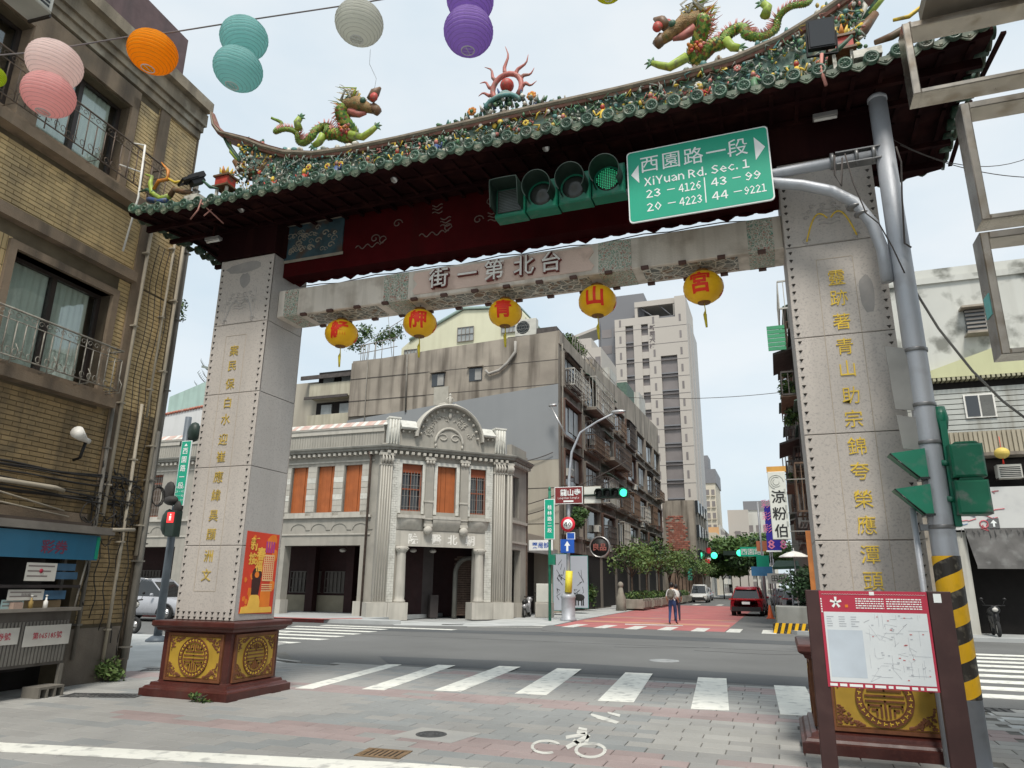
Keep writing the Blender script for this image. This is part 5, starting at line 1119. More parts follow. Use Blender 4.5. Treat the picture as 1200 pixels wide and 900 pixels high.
for z0, z1, d, x1 in ((8.0, 8.16, .22, -.98), (8.16, 8.28, .1, -.98), (6.68, 6.86, .14, -1.05), (4.36, 4.52, .2, -1.12), (2.42, 2.6, .1, -1.2), (4.52, 4.62, .08, -1.12)):
    b = lmb(); b.box(-8, x1, -.1, d, z0, z1); part(b, 'ledge', LEDGE, LBT)
b = lmb()
for xa, xb in ((-1.4, -1.28), (-3.32, -3.2)): b.box(xa, xb, -.3, .06, 4.62, 6.42)
b.box(-3.2, -1.4, -.3, .06, 6.3, 6.42); b.box(-3.68, -3.35, -.2, .07, 8.28, 9.9); b.box(-1.7, -1.55, -.3, .05, 8.28, 10.1); b.box(-7, -1.55, -.3, .05, 9.87, 10.25)
part(b, 'window_surround', LEDGE, LBT)
# cornice, parapet
b = lmb(); b.box(-9, -.02, -.3, .07, 10.3, 10.45); b.box(-9, -.01, -.3, .12, 10.45, 10.58); b.box(-9, -.05, -.4, .32, 10.85, 11.08); b.box(-9, 0, -.4, .18, 10.58, 10.85); b.box(.045, .25, -1.4, -.2, 9.2, 10.84); part(b, 'cornice', CORN, LBT)
b = lmb(); b.box(-9, -.9, -.5, .25, 11.1, 11.95); b.box(-.9, .2, -.6, .1, 11.1, 11.3); part(b, 'parapet', M('purple_brown_tile', (.13, .085, .085), .7, .15, 5, streak=(.06, .05, .05), sf=.5), LBT)
b = lmb(); b.box(-.34, -.0, .0, .035, .5, 10.4); part(b, 'corner_strip', LEDGE, LBT) if False else None
b = lmb(); b.box(0.0, .04, -2.2, -.0, 0, 10.8); part(b, 'side_wall', LEDGE, LBT)
b = lmb(); b.box(-1.04, -.8, 0, .04, 3.1, 10.3); part(b, 'pilaster', LEDGE, LBT)
# windows
def win(x0, x1, z0, z1, ncurt, name='window'):
    f = lmb(); w_ = .06
    for xa, xb, za, zb in ((x0, x0 + w_, z0, z1), (x1 - w_, x1, z0, z1), (x0 + w_, x1 - w_, z1 - w_, z1), (x0 + w_, x1 - w_, z0, z0 + w_), ((x0 + x1) / 2 - .04, (x0 + x1) / 2 + .04, z0 + w_, z1 - w_)): f.box(xa, xb, -.28, -.2, za, zb)
    W_ = part(f, 'window', DKF, LBT)
    c_ = lmb(); n = 40
    for side in (0, 1):
        xa, xb = (x0 + w_, (x0 + x1) / 2 - .04) if side == 0 else ((x0 + x1) / 2 + .04, x1 - w_)
        if side < ncurt:
            xb_ = xb - (xb - xa) * (.12 if side else 0); m_ = 24; vs = []
            for i in range(m_ + 1): x = xa + (xb_ - xa) * i / m_; y = -.30 + .018 * math.sin(i * 1.7); vs += [(x, y, z0 + .06), (x, y, z1 - .04)]
            c_.add(vs, [(2 * i, 2 * i + 2, 2 * i + 3, 2 * i + 1) for i in range(m_)], 0, True)
    if ncurt: c_.build('curtain', CURT, W_)
    g_ = lmb(); g_.box(x0 + w_, (x0 + x1) / 2 - .04, -.25, -.245, z0 + w_, z1 - w_); g_.box((x0 + x1) / 2 + .04, x1 - w_, -.25, -.245, z0 + w_, z1 - w_)
    gm = MATS.get('pane_glass')
    if not gm:
        gm = bpy.data.materials.new('pane_glass'); gm.use_nodes = True; N = gm.node_tree.nodes; K = gm.node_tree.links; tr = N.new('ShaderNodeBsdfTransparent'); gl = N.new('ShaderNodeBsdfGlossy'); gl.inputs['Roughness'].default_value = .03; ms = N.new('ShaderNodeMixShader'); ms.inputs[0].default_value = .13; tr.inputs[0].default_value = (.88, .92, .9, 1)
        K.new(tr.outputs[0], ms.inputs[1]); K.new(gl.outputs[0], ms.inputs[2]); K.new(ms.outputs[0], N['Material Output'].inputs[0]); MATS['pane_glass'] = gm
    g_.build('pane', gm, W_)
win(-3.2, -1.4, 4.62, 6.3, 2); win(-6.2, -3.75, 4.62, 6.3, 0); win(-3.35, -1.7, 8.28, 9.87, 2); win(-6.8, -3.68, 8.28, 9.87, 1)
b = lmb()
for h in holes: b.box(h[0], h[1], -.85, -.8, h[2], h[3])
part(b, 'dark_room', DARK, LBT)
def railing(x0, x1, z0, z1, y, m, n, name='balcony_railing'):
    b = lmb(); b.tube([(x0, -.0, z1), (x0, y, z1), (x1, y, z1), (x1, 0, z1)], .016, 6); b.tube([(x0, -.0, z1 - .16), (x0, y, z1 - .16), (x1, y, z1 - .16), (x1, 0, z1 - .16)], .009, 5); b.tube([(x0, 0, z0), (x0, y, z0), (x1, y, z0), (x1, 0, z0)], .012, 5)
    for k in range(n + 1):
        x = x0 + (x1 - x0) * k / n; b.tube([(x, y, z0 - .1 * (k % 4 == 0)), (x, y, z1 - .16 if k % 3 else z1)], .010, 5)
    k = 0; x = x0 + .08
    while x < x1 - .05:      # scrolls
        b.tube([(x + .055 * math.cos(a) * (1 - a / 10), y + .003, z1 - .08 + .05 * math.sin(a) * (1 - a / 10)) for a in [j * .8 for j in range(9)]], .006, 4)
        b.tube([(x + .05 * math.cos(a) * (1 - a / 12), y + .06 + .03 * math.sin(x * 9), z0 + .05 + .05 * math.sin(a)) for a in [j * .8 for j in range(8)]], .006, 4); x += .125
    for k in range(5): xx = x0 + (x1 - x0) * k / 4; b.tube([(xx, y, z0 + .2), (xx, y + .07, z0 + .1), (xx, y + .05, z0 - .04), (xx, 0, z0 - .05)], .008, 4)
    part(b, name, m, LBT)
railing(-3.75, -1.25, 4.62, 5.3, .32, M('pale_iron', (.27, .25, .21), .7, .2, 8, spots=(.12, .09, .07), spf=.8, sps=9), 17); railing(-6.9, -1.0, 8.25, 8.95, .36, IRONR, 34); railing(-7.5, -3.95, 4.62, 5.3, .32, IRONR, 20)
b = lmb(); b.tube([(-1.62, .4, 9.05), (-1.62, .45, 8.0), (-1.6, .3, 7.0)], .018, 6); b.tube([(-1.62, .4, 9.05), (-1.75, .2, 9.05)], .012, 6); b.tube([(-1.62, .42, 8.5), (-1.9, .2, 8.52)], .012, 5); one(b, 'white_bracket', WHITE, 'thin white pole bracket on the upper balcony rail of the brick building', 'bracket')
# downpipes and cable runs
for nm, s_, d_, r_, m_, za, zb in (('downpipe', -.9, .1, .03, PIPE, 2.6, 8.4), ('downpipe', -1.0, .07, .03, PIPED, .4, 4.5), ('downpipe', -.42, .09, .028, PIPE, 0.3, 4.6), ('downpipe', .02, .09, .06, PIPED, 0, 4.2), ('downpipe', .12, .02, .055, PIPED, .3, 9.6), ('downpipe', -.28, .07, .022, PIPE, 4.4, 7.9), ('downpipe', -.08, .11, .03, PIPE, 2.0, 9.0)):
    b = lmb(); b.tube([(s_, d_, za), (s_ + .01, d_, (za + zb) / 2), (s_ + .03 * math.sin(zb), d_, zb)], r_, 8)
    z = za + .5
    while z < zb: b.box(s_ - r_ - .02, s_ + r_ + .02, .0, d_ + r_ + .006, z, z + .025); z += 1.4
    part(b, nm, m_, LBT)
rg = random.Random(4)
b = lmb()
def wv(s0, z0, s1, z1, r=.012, n=14, am=.05, d=.08, sg=.1):
    ph = rg.uniform(0, 6); b.tube([(s0 + (s1 - s0) * k / n, d + .04 * math.sin(k * 1.3 + ph), z0 + (z1 - z0) * k / n - sg * 4 * (k / n) * (1 - k / n) + am * math.sin(k * 1.9 + ph) * (k % 2)) for k in range(n + 1)], r, 5)
for k in range(9): wv(-7, 3.15 + rg.uniform(-.15, .18), rg.uniform(-.6, -.1), 2.95 + rg.uniform(-.25, .35), rg.uniform(.008, .018), am=.02, sg=rg.uniform(0, .12))
for k in range(10): wv(rg.uniform(-1.4, -.6), rg.uniform(2.3, 3.5), rg.uniform(-.6, .1), rg.uniform(2.2, 3.4), rg.uniform(.008, .014), am=.06, sg=rg.uniform(.05, .3))
for k in range(5): wv(-1.1 + k * .2, 2.9, -1.0 + k * .22, 1.2 - .2 * k, .009, am=.01, sg=0)
for k in range(4): wv(-.7 + k * .15, 2.4, -.65 + k * .14, 7.6, .007, am=.008, sg=.0)
for k in range(6): cx, cz = rg.uniform(-1.3, -.2), rg.uniform(2.5, 3.1); rr = rg.uniform(.08, .17); b.tube([(cx + rr * math.cos(a), .12 + .02 * math.sin(a * 3), cz + rr * math.sin(a)) for a in [j * .5 for j in range(13)]], .009, 5, closed=True)
cx, cz = .22, 3.05
for k in range(3): b.tube([(cx + (.13 + k * .012) * math.cos(a), .1 + k * .015, cz + (.16 + k * .01) * math.sin(a)) for a in [j * .5 for j in range(13)]], .009, 5, closed=True)
part(b, 'cable_tangle', M('black_cable', (.03, .027, .025), .7), LBT)
b = lmb(); b.tube([(-7, .14, 2.95), (-1.9, .14, 2.93), (-1.75, .14, 2.9)], .035, 8); b.tube([(-7, .16, 2.86), (-3.2, .17, 2.83), (-1.7, .16, 2.6)], .014, 6); b.tube([(-7, .16, 2.7), (-3.2, .17, 2.67), (-1.6, .16, 2.52)], .014, 6); b.tube([(-1.1, .2, 2.36), (-.3, .2, 2.42)], .03, 8); part(b, 'conduit_run', PIPE, LBT)
b = lmb(); b.box(-8, -1.6, 0, .55, 2.36, 2.4); b.box(-8, -1.55, .55, .58, 2.28, 2.42); b.box(-8, -1.3, -.2, .3, 2.08, 2.36); part(b, 'shop_canopy', M('canopy_brown', (.06, .045, .035), .8, .25, 3, streak=(.04, .03, .03), sf=.7), LBT)
# small things fixed to the wall
t = thing('loudspeaker', 'white horn loudspeaker on the wall of the brick building', 'loudspeaker', tuple(LB.p(-1.62, .2, 3.75))); b = lmb(); b.tube([(-1.85, .3, 3.8), (-1.72, .25, 3.76), (-1.58, .2, 3.73), (-1.5, .18, 3.72)], [.1, .075, .04, .045], 14); part(b, 'horn', WHITE, t); b = lmb(); b.tube([(-1.55, .18, 3.7), (-1.55, .12, 3.45), (-1.55, 0, 3.42)], .025, 6); part(b, 'bracket', BLACK, t)
def aircon(c, ang, label, w_=.8, h_=.55, d_=.3, group=None, name='air_conditioner', rows=True, grp=None):
    t = thing(name, label, 'air conditioner', tuple(c), ang, group); T = Matrix.Translation(c) @ Matrix.Rotation(ang, 4, 'Z')
    b = MB(T); b.bbox(-w_ / 2, w_ / 2, -d_, 0, 0, h_, .015); b.box(-w_ / 2 + .05, w_ / 2 - .05, -d_ + .02, 0, -.05, 0); part(b, 'casing', M('ac_casing', (.5, .49, .44), .55, .12, 2, streak=(.25, .22, .18), sf=.5), t)
    b = MB(T); 
    b.lathe((-w_ * .12, -d_ - .004, h_ / 2), [(h_ * .36, -.004), (h_ * .4, .0), (h_ * .4, .004)], 16, ax='y')
    part(b, 'fan_opening', BLK, t); b = MB(T)
    for k in range(3): b.tube([(-w_ * .12 + h_ * (.1 + .12 * k) * math.cos(a), -d_ - .012, h_ / 2 + h_ * (.1 + .12 * k) * math.sin(a)) for a in [j * PI / 6 for j in range(12)]], .006, 3, closed=True)
    for k in range(4): b.box(-w_ * .12 - h_ * .4, -w_ * .12 + h_ * .4, -d_ - .016, -d_ - .008, h_ * (.2 + .2 * k), h_ * (.2 + .2 * k) + .012)
    part(b, 'fan_guard', M('guard_grey', (.3, .3, .28), .6), t); return t
def boxac(c, ang, label, w_=.66, h_=.42, d_=.5, group=None):
    t = thing('window_air_conditioner', label, 'air conditioner', tuple(c), ang, group); T = Matrix.Translation(c) @ Matrix.Rotation(ang, 4, 'Z'); b = MB(T); b.bbox(-w_ / 2, w_ / 2, -d_, 0, 0, h_, .02); part(b, 'casing', M('ac_casing', (.5, .49, .44)), t)
    b = MB(T)
    for k in range(6): b.box(-w_ * .43, w_ * .43, -d_ - .006, -d_ + .001, h_ * (.1 + .13 * k), h_ * (.1 + .13 * k) + h_ * .07)
    part(b, 'louvres', BLK, t); b = MB(T); b.box(-w_ / 2 - .03, -w_ / 2, -d_ * .9, 0, -.04, .02); b.box(w_ / 2, w_ / 2 + .03, -d_ * .9, 0, -.04, .02); part(b, 'bracket', DKF, t); return t
boxac(GY(203, 330, 3.6) + Vector((-.2, 0, -.25)), 0, 'small air conditioner high on the far side wall above the hanging plant', .45, .5, .35, 'window air conditioners on the side wall'); boxac(GY(179, 512, 3.2) + Vector((-.1, 0, -.22)), 0, 'white air conditioner with dark grille low on the side wall by the street sign', .34, .5, .35, 'window air conditioners on the side wall')
t = boxac(LB.p(-4.6, .55, 9.45), R(94.2 + 0) + 0, 'rusty caged air conditioner at the top left behind the pink lantern', .9, .5, .45)
# ================================================================ leaf masses
LEAFM = [M('leaf_dark', (.022, .05, .016), .6, .3, 3, rnd=.0), M('leaf_mid', (.06, .12, .028), .6, .3, 3), M('leaf_light', (.12, .18, .05), .6, .3, 3), M('bark', (.10, .075, .055), .9, .3, 6, bump=.6)]
def leaves(b, c, rx, ry, rz, n, sz, rg, mats=(0, 1, 2), fill=.5):
    c = Vector(c)
    for k in range(n):
        d = Vector((rg.gauss(0, 1), rg.gauss(0, 1), rg.gauss(0, 1))).normalized(); r = rg.random() ** fill; p = c + Vector((d.x * rx * r, d.y * ry * r, d.z * rz * r))
        a = Vector((rg.gauss(0, 1), rg.gauss(0, 1), rg.gauss(0, .7))).normalized(); n_ = a.cross(Vector((rg.gauss(0, 1), rg.gauss(0, 1), rg.gauss(0, 1)))).normalized(); s_ = sz * rg.uniform(.6, 1.4)
        b.add([p - a * s_, p + n_ * s_ * .45, p + a * s_, p - n_ * s_ * .45], [(0, 1, 2, 3)], rg.choice(mats))
def bush(name, label, cat, c, rx, ry, rz, n, sz, seed, group=None, mats=(0, 1, 2), stems=5):
    rg = random.Random(seed); c = Vector(c); t = thing(name, label, cat, tuple(c), group=group); b = MB()
    for k in range(7): o_ = Vector((rg.uniform(-.5, .5) * rx, rg.uniform(-.5, .5) * ry, rz * rg.uniform(.3, 1.3))); leaves(b, c + o_, rx * .6, ry * .6, rz * .5, n // 7, sz, rg, mats)
    part(b, 'foliage', LEAFM, t); b = MB()
    for k in range(stems): b.tube([c, c + Vector((rg.uniform(-.4, .4) * rx, rg.uniform(-.4, .4) * ry, rz * .8)), c + Vector((rg.uniform(-.7, .7) * rx, rg.uniform(-.7, .7) * ry, rz * 1.4))], [.02, .014, .005], 5)
    part(b, 'stems', LEAFM[3], t); return t
p = GZ(125, 800); bush('weed_clump', 'green weeds growing at the foot of the brick building corner', 'weeds', p, .28, .22, .26, 420, .045, 1, mats=(1, 2, 2))
bush('weed_tuft', 'small green tuft growing against the front of the left pedestal', 'weeds', (-.35, -.12, 0), .2, .08, .08, 160, .03, 2, mats=(0, 1, 2))
p = GY(205, 360, 3.4); bush('hanging_plant', 'leafy plant hanging out of the side wall high behind the brick building', 'plant', p + Vector((0, 0, -.3)), .3, .25, .3, 260, .05, 3)
# ================================================================ lottery kiosk
KX = Plane(-3.33 + .75, -1.9, 94.2)   # front plane of the kiosk: s negative towards the camera
KM = KX.M
def kmb(): return MB(KM)
K0, K1 = -3.2, 0.35
print('kiosk', [ (round(KX.q(*q)[0],2), round(KX.q(*q)[1],2)) for q in ((0,612),(125,628),(115,655),(0,655),(90,690),(88,710),(80,775),(0,735),(60,735),(0,690),(70,800),(90,800))]) if False else None
ST = thing('ticket_kiosk', 'narrow street kiosk with a blue fascia and metal counter against the brick building', 'kiosk', tuple(KX.p(-1.5, -.4, 0)), R(94.2))
BLUEF = M('fascia_blue', (.025, .15, .26), .4, .08, 2, streak=(.02, .1, .17), sf=.5)
kq = lambda x, y, d=0: KX.q(x, y, d)
(sL, zt) = kq(0, 612); (sR, zr_) = kq(116, 630); zb_ = kq(116, 657)[1]; zt = kq(112, 628)[1]
b = kmb(); b.box(-4.2, sR, -.02, .03, zb_, zt); FA = part(b, 'fascia', BLUEF, ST)
b = kmb(); b.box(sR - .06, sR + .0, .031, .036, zb_ + .02, zt - .02); part(b, 'green_edge', SGREEN, FA)
b = kmb(); s_, z_ = kq(62, 641); b.text('彩券', (0, 0, 0), .19, ext=.004, bold=.02); vs, fs = text_geo('彩券', .02); b = kmb(); b.add([(s_ + x * .22, .035, z_ + y * .2) for x, y in vs], fs); part(b, 'lettering', M('faded_red', (.18, .04, .08), .6), FA)
def ktext(b, body, s, z, size, d, mi=0, bold=.0, sx=1.):
    vs, fs = text_geo(body, bold); b.add([(s + x * size * sx, d, z + y * size) for x, y in vs], fs, mi)
b = kmb(); zc = kq(0, 617)[1]; b.box(-4.3, sR + .16, -.75, .14, zt + .02, zt + .07); b.box(-4.3, sR + .14, -.75, .1, zt + .07, zt + .13); part(b, 'canopy', M('canopy_grey', (.17, .155, .135), .7, .2, 3, streak=(.08, .07, .06), sf=.5), ST)
sc, zc = kq(88, 712); cz = kq(88, 712)[1]
b = kmb(); b.box(-4.2, sc, -.3, .12, cz - .035, cz + .01); part(b, 'counter', M('counter_metal', (.26, .24, .21), .4, .15, 4, metal=.5), ST)
zbm = kq(82, 776)[1]
b = kmb(); b.box(-4.2, sc - .05, -.3, .0, zbm, cz - .036); CAB = part(b, 'cabinet', M('cabinet_metal', (.12, .11, .10), .5, .2, 3, metal=.3, streak=(.06, .05, .04), sf=.6), ST)
for k in range(30): x = sc - .09 - k * .055; b = kmb(); b.box(x - .017, x + .017, .0, .012, zbm + .04, cz - .17); part(b, 'grille_slat', M('slat_metal', (.2, .19, .17), .5, .15, 3, metal=.3), CAB)
def sheet(px0, py0, px1, py1, name, m, txt=None, tm=None, d=.02, lines=0, par=None, tsz=.1, sx=1.):
    s0, z1 = kq(px0, py0, d); s1, z0 = kq(px1, py1, d); b = kmb(); b.box(s0, s1, d - .004, d, z0, z1); o_ = part(b, name, m, par or ST)
    b = kmb()
    if txt: ktext(b, txt, (s0 + s1) / 2, (z0 + z1) / 2, tsz, d + .0015, 0, .012, sx)
    for k in range(lines): zz = z1 - (k + .8) * (z1 - z0) / (lines + .6); b.box(s0 + .06 * (s1 - s0), s1 - (s1 - s0) * (.08 + .1 * (k % 3)), d, d + .0012, zz, zz + (z1 - z0) / (lines + 1) * .35)
    if txt or lines: part(b, 'print', tm or DRED, o_)
    return o_
PWH = M('poster_white', (.55, .53, .48), .6, .08, 4); PINK = M('print_grey', (.2, .17, .16), .6)
sheet(30, 734, 80, 754, 'number_plate', PWH, '第065185號', DRED, .02, tsz=.1, sx=.95); sheet(-20, 738, 20, 755, 'number_plate', PWH, '彩券號', DRED, .02, tsz=.1)
sheet(32, 659, 64, 681, 'notice', PWH, None, PINK, .03, 3); b = kmb(); s_, z_ = kq(48, 669, .03); b.lathe((s_, .036, z_), [(.0, 0), (.03, .0), (.03, .004)], 14, ax='y'); part(b, 'stamp', DRED, ST)
sheet(10, 691, 50, 703, 'notice', PWH, '刮刮樂', PINK, .0, 2, tsz=.05); sheet(2, 703, 25, 722, 'notice', M('poster_teal', (.35, .48, .47), .6, .1, 5), None, PINK, -.02, 4)
for k, (x0, y0, x1, y1) in enumerate(((64, 660, 88, 669), (62, 670, 90, 679), (52, 692, 76, 702))): sheet(x0, y0, x1, y1, 'blue_card', M('card_blue', (.04, .1, .17), .5, .2, 8), None, None, .0)
b = kmb(); s0, z1 = kq(24, 706, -.1); s1, z0 = kq(67, 730, -.1); b.box(s0, s1, -.14, -.1, cz, z1 + .02); one(b, 'cardboard', M('cardboard', (.33, .24, .14), .8, .1, 4), 'brown cardboard sheet standing on the kiosk counter', 'cardboard')
def bottle(px, py, label, m, h=.14, r=.03):
    s_, z_ = kq(px, py, .03); t = thing('bottle', label, 'bottle', tuple(KX.p(s_, .03, cz + .01))); b = kmb(); b.lathe((s_, .03, cz + .01), [(r, 0), (r, h * .6), (r * .4, h * .8), (r * .4, h)], 12); part(b, 'body', m, t); b = kmb(); b.lathe((s_, .03, cz + .01 + h), [(r * .3, 0), (r * .3, .02), (r * .6, .025), (r * .6, .035)], 10); part(b, 'pump', WHITE, t)
bottle(50, 726, 'white pump bottle on the kiosk counter near its right end', WHITE); bottle(33, 724, 'amber pump bottle on the kiosk counter in front of the cardboard', M('amber', (.3, .2, .06), .3))
b = kmb(); s_, z_ = kq(14, 728, 0); b.bbox(s_ - .07, s_ + .07, -.06, .06, cz + .01, cz + .09, .01); one(b, 'small_box', M('box_pink', (.35, .25, .2), .7), 'small pinkish box at the left of the kiosk counter', 'box')
b = kmb()
for x in (-3.9, sc - .07): b.box(x - .025, x + .025, -.3, -.25, cz, zt); b.box(x - .03, x + .03, -.04, .01, 0.05, zbm)
b.tube([kp for kp in [(sR - .15, 0, zb_), (sc + .02, 0, cz + .3), (sc - .03, .02, cz)]], .014, 6); part(b, 'frame_posts', PIPED, ST)
b = kmb(); b.box(-4.2, sc - .02, -.72, -.7, .3, zt); b.box(-4.2, sc - .02, -.7, -.3, zbm, zbm + .03); b.box(-4.2, sc, -.5, .03, kq(40, 687)[1] - .02, kq(40, 687)[1] + .02); part(b, 'back_panel', M('kiosk_dark', (.025, .02, .02), .7, .3, 4), ST)
t = thing('foot_stool', 'low dark slatted stool on the pavement under the kiosk', 'stool', tuple(KX.p(*(kq(50, 800)[0], .0), 0) if False else KX.p(-1.2, .05, 0))); sA = kq(34, 800)[0]; sB = kq(63, 800)[0]
b = kmb(); b.box(sA, sB, -.1, .2, .13, .16); part(b, 'top', PIPED, t)
for k in range(4): x = sA + (sB - sA - .03) * k / 3; b = kmb(); b.box(x, x + .03, -.1, .2, 0, .13); part(b, 'leg', PIPED, t)
# the neighbouring pipes at the corner base, concrete plinth
b = lmb(); b.box(-1.15, -.1, -.05, .05, 0, .85); part(b, 'plinth', M('plinth_concrete', (.15, .125, .10), .85, .2, 3, streak=(.08, .07, .055), sf=.7, bump=.3), LBT)
# ================================================================ corner hospital (two storeys, grey render, white tile trim)
HG_ = M('hospital_render', (.325, .305, .265), .85, .08, 1.2, bump=.3, bscale=30, streak=(.19, .18, .16), sf=.45, streakscale=4, spots=(.24, .235, .21), spf=.5)
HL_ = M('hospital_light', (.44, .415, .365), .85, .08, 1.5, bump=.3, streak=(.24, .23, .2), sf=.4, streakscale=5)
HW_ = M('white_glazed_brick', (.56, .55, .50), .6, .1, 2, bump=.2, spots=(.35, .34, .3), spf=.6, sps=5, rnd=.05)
HD_ = M('hospital_dark_trim', (.22, .215, .19), .85, .15, 2, bump=.3, streak=(.1, .1, .09), sf=.5)  # darker, streaked tone for cornice, reveals and relief
ORNG = M('orange_board', (.34, .095, .025), .6, .15, 2.5, streak=(.28, .08, .02), sf=.6, streakscale=9)
ORD = M('orange_frame', (.25, .06, .02), .6, .15, 3); DRED_ = M('dark_red_interior', (.022, .004, .004), .7, .2, 2); BARM = M('window_bar', (.22, .2, .18), .6)
HC = Plane(-9.8, 20.65, 45); HWG = Plane(0, 20.8, 0); HR = Plane(-5.3, 25.3, 90)
HOS = thing('corner_hospital', 'two storey grey corner building with an arched pediment and boarded orange windows', 'hospital', (-9, 24, 0))
def P3(pl, y=True):      # builder in a wall frame, y axis out of the wall reversed to fit box helpers: (s, d, z)
    return MB(pl.M)
def sbox(pl, name, m, boxes, par=None, **kw):
    b = MB(pl.M)
    for x in boxes: b.box(*x)
    return part(b, name, m, par or HOS, **kw)
def wallh(pl, x0, x1, z0, z1, holes, t=.35, name='wall', m=None, par=None):
    b = MB(pl.M); wall_pieces(b, x0, x1, z0, z1, holes, -t, 0); return part(b, name, m or HG_, par or HOS)
cw_ = [(.78, 1.8), (2.55, 3.53), (4.27, 5.12)]
wallh(HC, -.25, 6.6, 3.25, 8.0, [(a, c, 4.87, 7.08) for a, c in cw_]); 
sbox(HC, 'wall', HG_, [(-.25, 1.15, -.35, 0, 0, 3.249), (4.6, 6.6, -.35, 0, 0, 3.249)])
wx = [(-15.21, -14.23), (-13.72, -12.71), (-12.17, -11.17)]; wins = []
for k in range(4): wins += [(a - k * 6.15, c - k * 6.15) for a, c in wx]
wallh(HWG, -40, -9.95, 3.27, 8.0, [(a, c, 4.82, 7.06) for a, c in wins])
sbox(HWG, 'pier', HG_, [(-11.0, -9.95, -.35, .0, 0, 3.269)]); 
for k in range(4): sbox(HWG, 'pier', HG_, [(-15.85 - k * 6.15, -15.2 - k * 6.15, -.5, 0, 0, 3.269)]); sbox(HWG, 'pier_base', HL_, [(-15.95 - k * 6.15, -15.1 - k * 6.15, -.5, .08, 0, .78)])
wallh(HR, .0, 2.6, 3.29, 8.0, [(.5, 1.45, 4.88, 7.0)]); sbox(HR, 'wall', HG_, [(0, .35, -.35, 0, 0, 3.289), (1.75, 2.6, -.35, 0, 0, 3.289)])
b = MB(); b.prism([(-9.8, 21.2), (-5.9, 25.1), (-5.9, 27.8), (-40, 27.8), (-40, 21.4), (-9.9, 21.4)], 7.7, 7.95, plane='xy'); b.prism([(-9.8, 21.2), (-5.9, 25.1), (-5.9, 27.8), (-40, 27.8), (-40, 21.4), (-9.9, 21.4)], 3.35, 3.6, plane='xy'); part(b, 'floor_slab', DRED_, HOS)
b = MB(); b.box(-40, -5.9, 26.2, 26.4, 0, 7.7); b.box(-40, -12.5, 24.0, 24.1, .0, 3.35); part(b, 'inner_wall', DRED_, HOS); b = MB(); b.box(-40, -5.31, 27.85, 28.1, 0, 8.3); part(b, 'rear_wall', HG_, HOS)
sbox(HWG, 'dado', M('cream_dado', (.3, .27, .2), .8), [(-40, -12.4, -3.19, -3.1, .15, .95)])
b = MB()
for k in range(12):
    x = -13.0 - k * 2.15
    b.box(x - 1.9, x, 23.9, 23.98, 1.06, 1.1); b.box(x - 1.9, x, 23.9, 23.98, 2.1, 2.14)
    for j in range(9): b.box(x - 1.9 + j * .23, x - 1.87 + j * .23, 23.9, 23.97, 1.1, 2.1)
    for j in range(2): b.box(x - 1.9, x, 23.9, 23.96, 1.3 + j * .45, 1.33 + j * .45)
    b.box(x - 1.8, x - .1, 23.98, 23.99, 1.1, 2.1)
part(b, 'lattice_windows', M('lattice_grey', (.12, .11, .1), .7), HOS)
for x in (-13.0, -15.3, -19.2): sbox(HWG, 'inner_column', DRED_, [(x - .3, x + .15, -2.9, -2.5, .15, 3.35)])
def arch_open(pl, xc, r, zs, d0, d1, m, name, w_=.12):
    b = MB(pl.M); n = 14; pts = [(xc - r, 0)] + [(xc + r * math.cos(PI - PI * k / n), zs + r * math.sin(PI * k / n)) for k in range(n + 1)] + [(xc + r, 0)]
    b.tube([(x, d1, z) for x, z in pts], w_, 6); part(b, name, m, HOS); return pts
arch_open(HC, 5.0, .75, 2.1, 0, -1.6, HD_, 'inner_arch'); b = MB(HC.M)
for j in range(26):
    for i in range(5): x = 4.3 + i * .28 + (j % 2) * .13; b.box(x, x + .26, -1.9, -1.8, .1 + j * .11, .19 + j * .11)
part(b, 'inner_brick_screen', M('dim_brick', (.13, .09, .07), .8, .2, 5), HOS, kind='stuff')
sbox(HC, 'inner_wall', M('porch_wall', (.06, .05, .048), .8), [(2.75, 3.3, -2.6, -2.2, 0, 3.3), (3.05, 3.45, -2.0, -1.7, 0, 1.05)]); sbox(HC, 'red_door', DRED_, [(1.0, 2.75, -2.3, -2.2, 0, 3.3)])
LAMPG = M('ceiling_lamp_glass', (.5, .48, .44), .4)
for pl, s_, d in ((HC, 1.9, -1.2), (HC, 2.9, -1.2), (HWG, -12.9, -1.5), (HWG, -11.5, -1.5)): b = MB(pl.M); b.ell((s_, d, 3.12), .17, .17, .1, 12, 6); part(b, 'ceiling_lamp', LAMPG, HOS)
